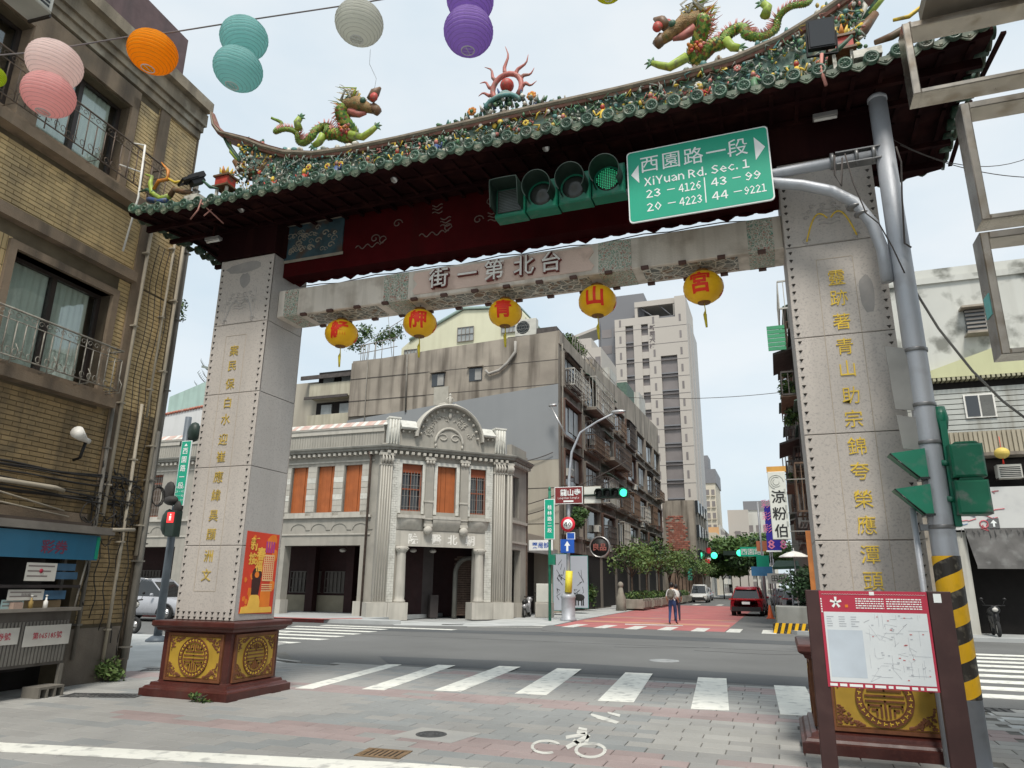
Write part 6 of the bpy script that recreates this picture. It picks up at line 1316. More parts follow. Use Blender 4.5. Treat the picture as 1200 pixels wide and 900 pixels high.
# windows
def planks(pl, a, c, z0, z1, W_):
    for k in range(4): w_ = (c - a) / 4; q = MB(pl.M); q.box(a + k * w_ + .006, a + (k + 1) * w_ - .006, -.25, -.16 + .012 * ((k * 7) % 3), z0, z1); part(q, 'plank', ORNG, W_)
    q = MB(pl.M); q.box(a, c, -.27, -.251, z0, z1); part(q, 'backing', DARK, W_)
for i, (a, c) in enumerate(cw_):
    b = MB(HC.M); z0, z1 = 4.87, 7.08
    for q in ((a - .16, a - .0, 4.75, 7.25), (c, c + .16, 4.75, 7.25)): b.box(q[0], q[1], -.05, .06, q[2], q[3])
    b.box(a - .0, c, -.05, .06, 7.09, 7.25); W_ = part(b, 'window', HW_, HOS); b = MB(HC.M)
    if i == 1: planks(HC, a, c, z0, z1, W_)
    else:
        for q in ((a, a + .07, z0, z1), (c - .07, c, z0, z1), (a + .07, c - .07, z1 - .4, z1), (a + .07, c - .07, z0, z0 + .07), (a + .07, c - .07, z0 + 1.0, z0 + 1.06), ((a + c) / 2 - .02, (a + c) / 2 + .02, z0 + .07, z1 - .4)): b.box(q[0], q[1], -.2, -.12, q[2], q[3])
        part(b, 'frame', ORD, W_); b = MB(HC.M); b.box(a, c, -.3, -.26, z0, z1); part(b, 'pane', glass('win_dark', (.03, .035, .04)), W_); b = MB(HC.M)
        for j in range(7): x = a + .07 + (c - a - .14) * j / 6; b.box(x - .009, x + .009, -.1, -.085, z0, z1 - .35)
        for j in range(4): b.box(a, c, -.1, -.09, z0 + .2 + j * .5, z0 + .216 + j * .5)
        part(b, 'bars', BARM, W_)
for i, (a, c) in enumerate(wins):
    b = MB(HWG.M); b.box(a - .1, c + .1, -.02, .1, 4.66, 4.8); W_ = part(b, 'window', HL_, HOS); z0, z1 = 4.82, 7.06
    b = MB(HWG.M)
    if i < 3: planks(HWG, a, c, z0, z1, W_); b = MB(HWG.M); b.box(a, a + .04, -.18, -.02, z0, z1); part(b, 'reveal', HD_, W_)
    else:
        for q in ((a, a + .08, z0, z1), (c - .08, c, z0, z1), (a + .08, c - .08, z1 - .5, z1 - .42), (a + .08, c - .08, z1 - .08, z1), (a + .08, c - .08, z0, z0 + .07)): b.box(q[0], q[1], -.25, -.18, q[2], q[3])
        part(b, 'frame', ORD, W_); b = MB(HWG.M); b.box(a, c, -.3, -.26, z0, z1); part(b, 'pane', M('pane_brown', (.1, .07, .05), .3), W_); b = MB(HWG.M)
        for j in range(6): x = a + .07 + (c - a - .14) * j / 5; b.box(x - .009, x + .009, -.15, -.135, z0, z1)
        for j in range(7): b.box(a, c, -.15, -.14, z0 + .15 + j * .32, z0 + .165 + j * .32)
        part(b, 'bars', BARM, W_)
b = MB(HR.M); b.box(.5, 1.45, -.3, -.25, 4.88, 7.0); W_ = part(b, 'window', glass('win_dark', (.03, .035, .04)), HOS); b = MB(HR.M)
for j in range(6): b.box(.5 + j * .18, .52 + j * .18, -.1, -.08, 4.88, 7.0)
part(b, 'bars', BARM, W_)
# coursed stone bands, each course a piece
for xa, xb in [(-14.22, -13.73), (-12.7, -12.18), (-11.16, -10.8), (-15.7, -15.22)]:
    for j in range(8): zz = 4.86 + j * .275; b = MB(HWG.M); b.bbox(xa, xb, -.03 if False else 0.0, -.0, zz, zz + .262, 0) if False else b.box(xa, xb, -.01, .035 if j in (2, 4, 5) else .02, zz, zz + .262); part(b, 'stone_course', HW_ if j in (2, 5) else HL_, HOS)
for z0, z1, d in ((4.55, 4.66, .12), (3.75, 3.82, .05), (7.2, 7.28, .05)): sbox(HWG, 'string_course', HL_, [(-40, -10.5, 0, d, z0, z1)])
b = MB(HWG.M)
for k in range(5):
    for q in range(4):
        x = -15.0 + q * 1.15 - k * 6.15; b.tube([(x + .5 + .42 * math.cos(a), .012, 3.98 + .3 * math.sin(a)) for a in [PI - j * PI / 8 for j in range(9)]] + [(x + 1.15, .012, 3.98)], .018, 4)
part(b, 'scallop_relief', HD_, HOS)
b = MB(HWG.M); b.tube([(-10.66, .12, 0), (-10.66, .12, 7.3), (-10.66, .3, 7.6)], .055, 8); b.tube([(-10.66, .12, 7.35), (-10.66, .12, 7.6)], [.06, .11], 8); part(b, 'rain_pipe', M('rusty_pipe', (.1, .07, .055), .7, .3, 6), HOS)
# plinths, columns, pilasters
for a, c in ((-.61, 1.27), (4.37, 6.52)):
    b = MB(HC.M); b.bbox(a, (a + c) / 2 - .005, -.6, -.0, 0, .76, .02) if False else b.box(a, (a + c) / 2 - .008, -.4, .42, 0, .76); part(b, 'plinth_block', HL_, HOS); b = MB(HC.M); b.box((a + c) / 2 + .008, c, -.4, .42, 0, .76); part(b, 'plinth_block', HL_, HOS)
sbox(HWG, 'plinth_block', HL_, [(-11.1, -10.62, -.4, .15, 0, .78)]); sbox(HR, 'plinth_block', HL_, [(1.7, 2.65, -.35, .12, 0, .7)])
for s_ in (.94, 4.8):
    b = MB(HC.M); b.lathe((s_, .12, .76), [(.27, 0), (.27, .08), (.22, .14), (.235, .3), (.20, 2.15), (.2, 2.2), (.25, 2.25), (.29, 2.35), (.29, 2.47)], 18); COLM = part(b, 'column', HL_, HOS); b = MB(HC.M)
    for k in range(4): sx = 1 if k % 2 else -1; b.tube([(s_ + sx * (.2 + .07 * math.cos(a) * (1 - a / 9)), .12 + (.15 if k > 1 else .25), 3.1 + .07 * math.sin(a) * (1 - a / 9)) for a in [j * .7 for j in range(9)]], .02, 4)
    part(b, 'volute', HL_, COLM)
for s_, w_ in ((.0, .3), (5.8, .3), (6.35, .16), (-.5 + .28, .02)):
    if w_ < .1: continue
    b = MB(HC.M); b.box(s_ - w_, s_ + w_, 0, .16, .76, 7.5); PI_ = part(b, 'pilaster', HG_, HOS)
    n = int(w_ * 2 / .12)
    for k in range(n): x = s_ - w_ + (k + .5) * 2 * w_ / n; b = MB(HC.M); b.tube([(x, .165, .85), (x, .165, 6.9)], .032, 6); part(b, 'flute', HL_, PI_)
    b = MB(HC.M); b.box(s_ - w_ - .06, s_ + w_ + .06, 0, .24, 7.38, 7.5); b.box(s_ - w_ - .03, s_ + w_ + .03, 0, .2, 6.92, 7.0)
    for k in range(4): x = s_ - w_ + (k + .5) * w_ / 2; b.tube([(x, .2, 7.0), (x + .03, .28, 7.2), (x, .24, 7.38)], [.05, .07, .03], 6)
    part(b, 'capital', HL_, PI_)
for a, c in ((.33, .64), (5.1, 5.46)):
    for j in range(58):
        zz = .78 + j * .112
        b = MB(HC.M); b.box(a + (.0 if j % 2 else .0), (a + c) / 2 - .004 + (.05 if j % 2 else -.05), 0, .07, zz, zz + .104); b.box((a + c) / 2 + .004 + (.05 if j % 2 else -.05), c, 0, .07, zz, zz + .104)
        if j == 0: ALL = b
        else: ALL.v += []; k0 = len(ALL.v); ALL.v += b.v; ALL.f += [tuple(i + k0 for i in f) for f in b.f]; ALL.mi += b.mi; ALL.sm += b.sm
    part(ALL, 'glazed_bricks', HW_, HOS, kind='stuff')
for s_ in (2.13, 3.92):
    b = MB(HC.M); b.box(s_ - .2, s_ + .2, 0, .18, 4.3, 7.3); PL = part(b, 'pilaster', HG_, HOS); b = MB(HC.M); b.box(s_ - .26, s_ + .26, 0, .24, 7.3, 7.45); b.box(s_ - .24, s_ + .24, 0, .21, 5.3, 5.38); b.box(s_ - .24, s_ + .24, .18, .22, 4.5, 4.56)
    for k in range(3): b.ell((s_ - .16 + .16 * k, .24, 7.2), .08, .06, .09, 8, 5)
    part(b, 'capital', HL_, PL); b = MB(HC.M); b.ell((s_, .2, 4.0), .22, .2, .2, 14, 8); b.box(s_ - .2, s_ + .2, 0, .25, 4.16, 4.3); b.ell((s_, .2, 3.78), .04, .04, .05, 8, 5); part(b, 'pendant', HL_, PL)
for a, c, bul in ((.62, 1.93, 1), (2.33, 3.72, 0), (4.12, 5.3, 1)):
    b = MB(HC.M); vs = []; n = 10
    for j in range(7):
        t = j / 6; z = 4.0 + .52 * t
        for i in range(n + 1): u = i / n; d = .02 + .3 * math.sin(t * PI / 2) * (math.sin(u * PI) ** .5 if bul else 1); vs.append((a + (c - a) * u, d, z - (0 if bul else 0)))
    b.add(vs, [(j * (n + 1) + i, j * (n + 1) + i + 1, (j + 1) * (n + 1) + i + 1, (j + 1) * (n + 1) + i) for j in range(6) for i in range(n)], 0, True); b.box(a, c, 0, .34, 4.52, 4.66); part(b, 'corbel', HL_, HOS)
sbox(HC, 'lintel', HL_, [(.6, 5.15, -.35, .05, 3.25, 3.95)])
for c_, s_ in zip('院醫北朝', (1.49, 2.62, 3.43, 4.33)):
    b = MB(HC.M); vs, fs = text_geo(c_, .02); b.add([(s_ + x * .52, .056, 3.6 + y * .5) for x, y in vs], fs); b.add([(s_ + x * .52, .052, 3.6 + y * .5) for x, y in vs], [f[::-1] for f in fs]); part(b, 'sign_character', WHITE, HOS)
# cornice with dentils, following all three faces
cpath = [(-40, 20.8), (-9.74, 20.8), (-5.3, 25.24), (-5.3, 27.9)]
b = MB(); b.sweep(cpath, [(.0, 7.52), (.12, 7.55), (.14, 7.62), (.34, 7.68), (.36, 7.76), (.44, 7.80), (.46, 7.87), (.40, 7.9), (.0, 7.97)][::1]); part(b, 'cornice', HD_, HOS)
dm = MB(); dm.box(-.07, .07, -.3, 0, -.07, .06); dmesh = dm.mesh('dentil', HL_)
for pl, a, c in ((HWG, -24.5, -10.0), (HC, .05, 6.2), (HR, .1, 2.5)):
    x = a
    while x < c: place(dmesh, 'dentil', HOS, pl.M @ Matrix.Translation((x, .28, 7.56)) if False else pl.M @ Matrix.Translation((x, .3, 7.56))); x += .29
# parapet
sbox(HWG, 'parapet', HG_, [(-40, -10.1, -.3, -.02, 7.9, 8.62)]); sbox(HWG, 'parapet_band', HL_, [(-40, -10.1, -.35, .04, 8.62, 8.84)])
b = MB(HWG.M)
for k in range(95): x = -24.5 + k * .15; b.box(x, x + .015, -.02, -.01, 8.0, 8.6)
part(b, 'parapet_fluting', HD_, HOS)
b = MB(HWG.M); b.prism([(-.4, 8.84), (.08, 8.84), (.1, 8.92), (-.3, 9.22), (-.4, 9.22)], -40, -10.1, plane='yz'); part(b, 'coping', HL_, HOS)
b = MB(HWG.M); 
for k in range(60): x = -24.9 + k * .25; b.prism([(.085, 8.9), (.105, 8.93), (-.28, 9.23), (-.3, 9.2)], x, x + .238, plane='yz', mi=0 if (k * 7) % 5 < 3 else 1)
part(b, 'coping_tiles', [M('coping_tile_red', (.48, .33, .28), .7, .2, 4, spots=(.45, .42, .38), spf=.8, sps=3), HW_], HOS)
for a, c in ((.0, .55), (5.55, 6.12)):
    b = MB(HC.M); b.box(a, c, -.3, .12, 7.97, 9.2); b.box(a - .03, c + .03, -.33, .16, 9.2, 9.28); PP = part(b, 'parapet_pier', HW_, HOS)
    for k in range(4): x = a + (k + .5) * (c - a) / 4; b = MB(HC.M); b.tube([(x, .13, 8.0), (x, .13, 9.15)], .045, 6); part(b, 'flute', HW_, PP)
CX, CZ, RO = 3.1, 8.42, 1.78
b = MB(HC.M); n = 24; pts = [(CX - RO + .1, 7.95)] + [(CX + (RO - .1) * math.cos(PI - PI * k / n), CZ + (RO - .1) * math.sin(PI * k / n)) for k in range(n + 1)] + [(CX + RO - .1, 7.95)]
b.prism(pts[::-1], -.3, -.02); b.box(.55, CX - RO + .1, -.3, -.02, 7.95, 8.75); b.box(CX + RO - .1, 5.55, -.3, -.02, 7.95, 8.75); part(b, 'pediment', HG_, HOS)
b = MB(HC.M); sec = [(-.35, 0), (.3, 0), (.34, .06), (.2, .14), (-.35, .14)]; vs = []
arcp = [PI - PI * k / 30 for k in range(31)]
for a in arcp:
    for d, r in sec: vs.append((CX + (RO - .12 + r) * math.cos(a), d, CZ + (RO - .12 + r) * math.sin(a)))
m_ = len(sec); b.add(vs, [(i * m_ + k, (i + 1) * m_ + k, (i + 1) * m_ + (k + 1) % m_, i * m_ + (k + 1) % m_) for i in range(30) for k in range(m_)]); part(b, 'arch_hood', HL_, HOS)
for k in range(13): a = PI * (k + .5) / 13; b = MB(HC.M); b.ell((CX + (RO - .28) * math.cos(a), .06, CZ + (RO - .28) * math.sin(a)), .07, .12, .07, 8, 5); part(b, 'modillion', HL_, HOS)
for a, c in ((.6, CX - RO + .12), (CX + RO - .12, 5.5)):
    b = MB(HC.M); b.prism([(.25, 8.72), (.3, 8.8), (-.3, 9.25), (-.35, 9.25), (-.35, 8.72)], a, c, plane='yz'); part(b, 'shoulder_coping', HW_, HOS)
    for k in range(3): x = a + .12 + k * (c - a - .24) / 2; b = MB(HC.M); b.ell((x, .1, 8.62), .06, .1, .06, 8, 5); part(b, 'modillion', HL_, HOS)
b = MB(HC.M); b.tube([(CX + .72 * math.cos(PI - PI * k / 16), 0.0, 8.2 + .8 * math.sin(PI * k / 16)) for k in range(17)], .07, 6)
for sx in (-1, 1):
    b.tube([(CX + sx * (.32 + (.26 - .02 * a) * math.cos(a)), .0, 8.52 + (.2 - .015 * a) * math.sin(a)) for a in [j * .5 for j in range(13)]], .035, 5)
    for k in range(26): a = random.uniform(.15, 1.45); rr = random.uniform(.95, 1.4); b.tube([(CX + sx * (rr * math.cos(a) + .06 * math.cos(j)), .0, 8.4 + rr * math.sin(a) * .95 + .06 * math.sin(j)) for j in range(0, 5)], .022, 4)
b.ell((CX, .02, 9.65), .1, .06, .16, 8, 6); b.tube([(CX - .7, .0, 8.2), (CX - .7, 0, 8.0)], .06, 6); b.tube([(CX + .7, .0, 8.2), (CX + .7, 0, 8.0)], .06, 6); part(b, 'pediment_relief', HL_, HOS)
b = MB(HC.M)
for sx in (-1, 1):
    b.tube([(CX + sx * .05, -.1, 10.15), (CX + sx * .3, -.1, 10.28), (CX + sx * .55, -.1, 10.2), (CX + sx * .62, -.1, 10.1)], [.05, .06, .05, .02], 6); b.tube([(CX + sx * .04, -.1, 10.3), (CX + sx * .22, -.1, 10.5), (CX + sx * .1, -.1, 10.62), (CX + sx * .03, -.1, 10.5)], .035, 5)
b.tube([(CX, -.1, 10.15), (CX, -.1, 10.5), (CX, -.1, 10.85)], [.1, .09, .02], 8); b.ell((CX, -.1, 10.75), .07, .07, .08); part(b, 'finial', HL_, HOS)
sbox(HR, 'parapet', HG_, [(.3, 2.6, -.3, -.02, 7.9, 8.6)]); sbox(HR, 'string_course', HL_, [(.3, 2.6, 0, .08, 4.6, 4.75), (.3, 2.6, 0, .06, 3.6, 3.7)])
sbox(HR, 'drainpipe', M('rusty_pipe', (.1, .07, .055)), [(2.62, 2.72, -.05, .06, 0, 7.6)])
# ================================================================ grey concrete apartment block behind
CONB = M('stained_concrete', (.29, .255, .21), .88, .2, .6, bump=.3, bscale=8, streak=(.085, .07, .055), sf=.95, streakscale=1.6, spots=(.2, .17, .145), spf=.4, sps=.5)
GREYP = M('grey_paint_wall', (.235, .245, .25), .85, .05, .3, streak=(.2, .21, .22), sf=.4, streakscale=.8); BEIGE = M('beige_wall', (.36, .33, .27), .85, .08, .4, streak=(.24, .21, .17), sf=.5, streakscale=1.2)
CONS = M('facade_concrete', (.22, .195, .165), .88, .14, .7, bump=.3, streak=(.11, .095, .08), sf=.8, streakscale=1.8)
BLK_ = thing('apartment_block', 'long grey and brown concrete apartment block with caged balconies behind the corner hospital', 'apartment block', (-13, 55, 0))
b = MB(); b.box(-20.9, -5.22, 34.03, 50, 0, 17.2); b.box(-20.9, -5.22, 50, 76, 0, 16.8); part(b, 'wall', CONS, BLK_)
end = [(-20.9, 16.9), (-15.4, 17.45), (-5.2, 17.75)]
b = MB(); b.prism([(-20.9, 13.0), (-20.9, 17.0), (-14.8, 17.35), (-14.8, 13.0)][::-1], 33.9, 34.03); b.prism([(-14.79, 13.0), (-14.79, 17.35), (-5.22, 17.75), (-5.22, 13.0)][::-1], 33.88, 34.03); EW = part(b, 'end_wall', CONB, BLK_)
for zz in (14.1, 15.75): b = MB(); b.box(-20.9, -5.22, 33.865, 33.9, zz, zz + .03); part(b, 'joint_line', JOINT, EW)
b = MB(); b.prism([(-20.9, 9.2), (-20.9, 12.7), (-5.22, 14.1), (-5.22, 9.2)][::-1], 33.85, 33.879); part(b, 'painted_band', GREYP, BLK_)
b = MB(); b.box(-20.9, -5.22, 33.86, 34.03, 0, 9.19); part(b, 'lower_wall', BEIGE, BLK_)
for xx, zz in ((-13.8, 15.1), (-11.0, 15.25)):
    b = MB(); b.box(xx - .6, xx + .55, 33.6, 33.86, zz + .5, zz + .58); W_ = part(b, 'window', CONB, BLK_); b = MB(); b.box(xx - .5, xx + .45, 33.84, 33.87, zz - .45, zz + .5); part(b, 'pane', glass('win_dark', (.03, .035, .04)), W_); b = MB(); b.box(xx - .05, xx + .4, 33.8, 33.84, zz - .4, zz + .35); part(b, 'shutter', M('shutter_grey', (.3, .29, .27), .6), W_)
b = MB(); b.box(-14.1, -13.0, 33.84, 33.86, 13.3, 14.6); part(b, 'repair_patch', M('patch', (.36, .34, .29), .85), BLK_)
b = MB(); b.tube([tuple(GY(a, c_, 33.7)) for a, c_ in ((604, 400), (604, 412), (595, 425), (585, 434), (573, 438), (569, 434))], .1, 6); part(b, 'duct', M('duct_grey', (.33, .31, .28), .7, .2, 2), BLK_)
b = MB(); b.tube([(-19.4, 33.8, 9), (-19.5, 33.8, 17)], .04, 5); b.tube([(-16.2, 33.8, 13), (-16.3, 33.8, 17.2)], .07, 5); part(b, 'pipe', PIPED, BLK_)
b = MB(); b.box(-5.4, -5.16, 34.0, 50, 16.9, 17.8); b.prism([(44, 16.6), (44, 18.2), (58, 19.2), (76, 19.9), (76, 16.6)], -5.5, -5.14, plane='yz'); part(b, 'parapet', CONB, BLK_)
# street side: floors of recessed windows, cages, balconies, coolers
rg = random.Random(31)
CAGE = [M('cage_white', (.42, .41, .37), .6, .15, 3, streak=(.2, .15, .1), sf=.6), M('cage_rust', (.14, .09, .06), .8, .3, 4), M('cage_dark', (.07, .06, .055), .8, .3, 4), M('cage_green', (.08, .13, .10), .7, .2, 4)]
WD = glass('win_dark', (.03, .035, .04)); ALU = M('aluminium_pane', (.3, .32, .32), .35, .2, 2)
def cage(par, y0, y1, z0, z1, x, d, m, horiz=3, bars=9, sx=1):
    b = MB(); t = .035
    for yy in (y0, y1):
        for zz in (z0, z1): b.box(min(x, x + sx * d), max(x, x + sx * d), yy - t, yy + t, zz - t, zz + t)
    xo = x + sx * d
    for zz in [z0 + (z1 - z0) * k / horiz for k in range(horiz + 1)]: b.box(xo - t * .6, xo + t * .6, y0, y1, zz - t * .6, zz + t * .6)
    for k in range(bars + 1): yy = y0 + (y1 - y0) * k / bars; b.box(xo - .02, xo + .02, yy - .02, yy + .02, z0, z1)
    for k in range(4):
        xx = x + sx * d * k / 4
        for yy in (y0, y1): b.box(xx - .02, xx + .02, yy - .02, yy + .02, z0, z1)
        b.box(xx - .02, xx + .02, y0, y1, z0 - .02, z0 + .02)
    return part(b, 'window_cage', m, par)
FL = [(14.2, 16.4), (10.9, 13.2), (7.7, 9.9), (4.7, 6.8)]
acs = []
def street_facade(par, xf, y0, nb, bw, floors, rg, sx=1, blen=4.2):
    for fi, (z0, z1) in enumerate(floors):
        for k in range(nb):
            ya = y0 + k * bw; yb = ya + blen
            b = MB(); b.box(min(xf + sx * .01, xf - sx * .3), max(xf + sx * .01, xf - sx * .3), ya, yb, z0, z1)
            W_ = part(b, 'window', WD, par)
            b = MB()
            for yy in (ya, yb): b.box(min(xf, xf + sx * .25), max(xf, xf + sx * .25), yy - .09, yy + .09, z0 - .1, z1 + .1)
            b.box(min(xf, xf + sx * .3), max(xf, xf + sx * .3), ya, yb, z0 - .18, z0 - .02); b.box(min(xf, xf + sx * .32), max(xf, xf + sx * .32), ya, yb, z1, z1 + .12); part(b, 'surround', CONS if rg.random() < .7 else M('tile_brown', (.13, .08, .06), .6, .2, 5), W_)
            for q in range(3):
                if rg.random() < .6: b = MB(); yy = ya + .3 + q * 1.3; b.box(min(xf + sx * .02, xf + sx * .06), max(xf + sx * .02, xf + sx * .06), yy, yy + 1.0, z0 + .5, z1 - .2); part(b, 'pane', ALU, W_)
            r_ = rg.random()
            if r_ < .75:
                d = rg.choice([.5, .7, .9]); m = rg.choice(CAGE[:3] + [CAGE[1], CAGE[2]]); L0 = ya + rg.uniform(0, .6); L1 = yb - rg.uniform(0, 1.4); h1 = z0 + rg.choice([1.0, 1.3, 2.0]); cage(par, L0, L1, z0 + .02, h1, xf, d, m, sx=sx)
                if h1 < z0 + 1.2 and rg.random() < .5: b = MB(); b.box(min(xf, xf + sx * d), max(xf, xf + sx * d), L0, L1, z0 - .05, z0 + .35); part(b, 'balcony_box', rg.choice([CONB, CAGE[0], CONS]), par)
            if rg.random() < .45:
                b = MB(); d = rg.uniform(.5, .9); b.prism([(xf + sx * .02, z1 + .15), (xf + sx * d, z1 - .05), (xf + sx * d, z1 - .09), (xf + sx * .02, z1 + .09)], ya, yb - rg.uniform(0, 1.5)) if False else b.add([(xf, ya, z1 + .2), (xf, yb - .5, z1 + .2), (xf + sx * d, yb - .5, z1 - .02), (xf + sx * d, ya, z1 - .02), (xf, ya, z1 + .16), (xf, yb - .5, z1 + .16), (xf + sx * d, yb - .5, z1 - .06), (xf + sx * d, ya, z1 - .06)], [(0, 1, 2, 3), (7, 6, 5, 4), (3, 2, 6, 7), (0, 3, 7, 4), (1, 5, 6, 2)])
                part(b, 'awning', rg.choice([CAGE[2], CAGE[3], M('awning_tin', (.25, .24, .22), .6, .2, 2, streak=(.12, .1, .08), sf=.6)]), par)
            if rg.random() < .6: acs.append((xf + sx * .05, ya + rg.uniform(.5, 3.6), z0 + rg.choice([-.6, .1, .6]), sx))
street_facade(BLK_, -5.2, 34.5, 8, 5.2, FL, rg)
for k, (x, y, z, sx) in enumerate([a for a in acs if a[1] < 62][:14]):
    t = boxac((x, y, z), R(90 if sx > 0 else -90), 'small air conditioner on the grey block, ' + {0: 'top', 1: 'third', 2: 'second', 3: 'first'}[min(range(4), key=lambda i: abs(FL[i][0] + .2 - z))] + ' storey, window bay ' + ['nearest the corner', 'second from the corner', 'third from the corner', 'fourth from the corner', 'fifth from the corner', 'sixth from the corner'][min(5, int((y - 34.5) / 5.2))], .75, .5, .4, 'air conditioners on the grey apartment block')
b = MB()
for k in range(9): b.tube([(-5.1, 34.4 + k * 5.1, 3.8), (-5.08, 34.4 + k * 5.1, 17)], .06, 5)
part(b, 'downpipes', PIPED, BLK_)
cage(BLK_, 40.2, 46.3, 14.0, 16.3, -5.2, 1.0, CAGE[0], 4, 15); cage(BLK_, 34.9, 39.2, 14.3, 15.4, -5.2, .8, CAGE[0], 3, 11); cage(BLK_, 45.6, 52, 11.2, 12.6, -5.2, 1.2, CAGE[2], 3, 16); cage(BLK_, 40.3, 45.2, 10.9, 12.0, -5.2, .8, CAGE[1], 3, 12)
b = MB(); b.box(-5.2, -4.1, 45.5, 52, 11.0, 11.25); b.box(-5.2, -4.2, 40.1, 46.4, 13.8, 14.0); part(b, 'balcony_slab', CONS, BLK_)
# ground-floor arcade of the block
b = MB()
for k in range(9): b.box(-5.6, -5.16, 34.05 + k * 5.2, 34.75 + k * 5.2, 0, 4.0)
part(b, 'arcade_piers', CONS, BLK_)
b = MB(); b.box(-5.205, -5.19, 34.8, 75, .1, 3.6); part(b, 'arcade_opening', DARK, BLK_); b = MB(); b.box(-5.3, -5.12, 34.0, 76, 3.6, 4.3); part(b, 'fascia_band', CONS, BLK_)
# infill building between the hospital and the block
t = thing('infill_shop', 'low beige shop front between the hospital and the grey block with dark doorway', 'shop', (-6, 31, 0)); b = MB(); b.box(-12, -5.55, 28.3, 33.8, 3.6, 4.3); part(b, 'wall', BEIGE, t); b = MB(); b.box(-12, -6.8, 28.3, 33.8, 0, 3.6); part(b, 'doorway', DARK, t); b = MB(); b.box(-5.56, -5.3, 28.2, 33.8, 3.3, 3.65); part(b, 'lintel', M('lintel_grey', (.3, .3, .28), .8), t)
for zz in (5.2, 7.4): b = MB(); b.box(-12, -5.22, 33.845, 33.86, zz, zz + .04); part(b, 'joint', JOINT, BLK_)
# rooftop house, coolers, roof garden
YH = thing('rooftop_house', 'pale yellow metal house with a pitched roof standing on the apartment block roof', 'rooftop house', (-13.5, 40, 17.2))
YW = M('pale_yellow_metal', (.58, .57, .42), .7, .05, .6, streak=(.45, .43, .3), sf=.4, streakscale=2); TR = M('roof_trim_green', (.3, .4, .36), .6)
b = MB(); b.prism([(-18.6, 17.0), (-18.6, 18.9), (-17.8, 19.5), (-13.5, 21.4), (-9.0, 21.0), (-8.6, 20.3), (-8.6, 17.4)][::-1], 37, 44); part(b, 'wall', YW, YH)
b = MB(); b.tube([(-17.9, 36.9, 19.45), (-13.5, 36.9, 21.5), (-9.0, 36.9, 21.1)], .09, 4); b.prism([(-17.9, 19.5), (-13.5, 21.5), (-9.0, 21.1), (-9.0, 21.2), (-13.5, 21.6), (-17.9, 19.6)], 36.8, 44.2); part(b, 'roof', TR, YH)
for x0, x1, z0, z1 in ((-13.9, -12.6, 18.9, 20.0), (-18.3, -17.2, 17.7, 18.7), (-10.4, -9.2, 19.2, 20.1)):
    b = MB(); b.box(x0, x1, 36.94, 36.99, z0, z1); W_ = part(b, 'window', ALU, YH); b = MB()
    for k in range(5): x = x0 + (x1 - x0) * k / 4; b.box(x - .02, x + .02, 36.88, 36.935, z0, z1)
    for k in range(3): zz = z0 + (z1 - z0) * k / 2; b.box(x0, x1, 36.88, 36.93, zz - .02, zz + .02)
    part(b, 'bars', BARM, W_)
aircon((-7.7, 35.0, 17.9), 0, 'white outdoor air conditioner unit on the roof edge beside the yellow house', 1.5, 1.2, .5)
b = MB(); b.box(-6.8, -5.4, 34.2, 36, 17.7, 18.2); b.box(-9, -7.2, 34.5, 36, 17.3, 17.9); part(b, 'roof_box', CAGE[2], BLK_)
rg = random.Random(8)
b = MB()
for k in range(10): x = -20.6 + rg.uniform(0, 2.8); b.tube([(x, 34.5, 17), (x + rg.uniform(-.1, .1), 34.5, 18.6)], .03, 4)
b.tube([(-20.8, 34.5, 18.5), (-17.6, 34.6, 18.9)], .04, 4); b.tube([(-20.8, 34.5, 17.9), (-17.6, 34.6, 18.2)], .03, 4); b.tube([(-17.9, 34.5, 17.2), (-18.6, 34.5, 21.4)], .02, 4); b.tube([(-20.8, 34.6, 18.5), (-17.0, 34.6, 20.4)], .03, 4); part(b, 'roof_railing', BARM, BLK_)
for k, (px, py) in enumerate(((428, 388), (447, 398), (462, 392), (415, 402))): p = GY(px, py, 35); bush('roof_shrub', ['second roof garden shrub from the left', 'tallest roof garden shrub above the grey end wall', 'rightmost roof garden shrub by the yellow house', 'leftmost roof garden shrub behind the roof railing'][k], 'shrub', (p.x, 35, p.z - .6), .9, .6, .8, 330, .11, 40 + k, 'shrubs in the roof garden')
for k, (px, py, r_) in enumerate(((668, 398, 1.1), (676, 404, .8))): p = GX(px, py, -6); bush('roof_plant', ['big leafy plant right at the roof corner of the grey block', 'smaller plant just right of the roof corner plant'][k], 'plant', (p.x, p.y, p.z - .8), .7, 1.6, .8, 420, .12, 50 + k, 'plants on the block corner roof')
b = MB(); rg = random.Random(77)
for k in range(26): y = 38 + k * .7; b.tube([(-5.4, y, 17.7), (-5.4 + rg.uniform(-.2, .2), y + rg.uniform(-.2, .2), 18.6 + rg.uniform(0, .8))], .03, 4)
for zz in (18.4, 19.0): b.tube([(-5.4, 38, zz), (-5.4, 56, zz + .3)], .03, 4)
part(b, 'roof_frame', BARM, BLK_)
for y0, y1, z1, m in ((52, 55, 20.6, CAGE[0]), (60, 64, 21.4, CAGE[3]), (46, 49, 19.6, CONB), (67, 71, 22.2, CAGE[0])): b = MB(); b.box(-7.5, -5.7, y0, y1, 17, z1); part(b, 'roof_shed', m, BLK_)
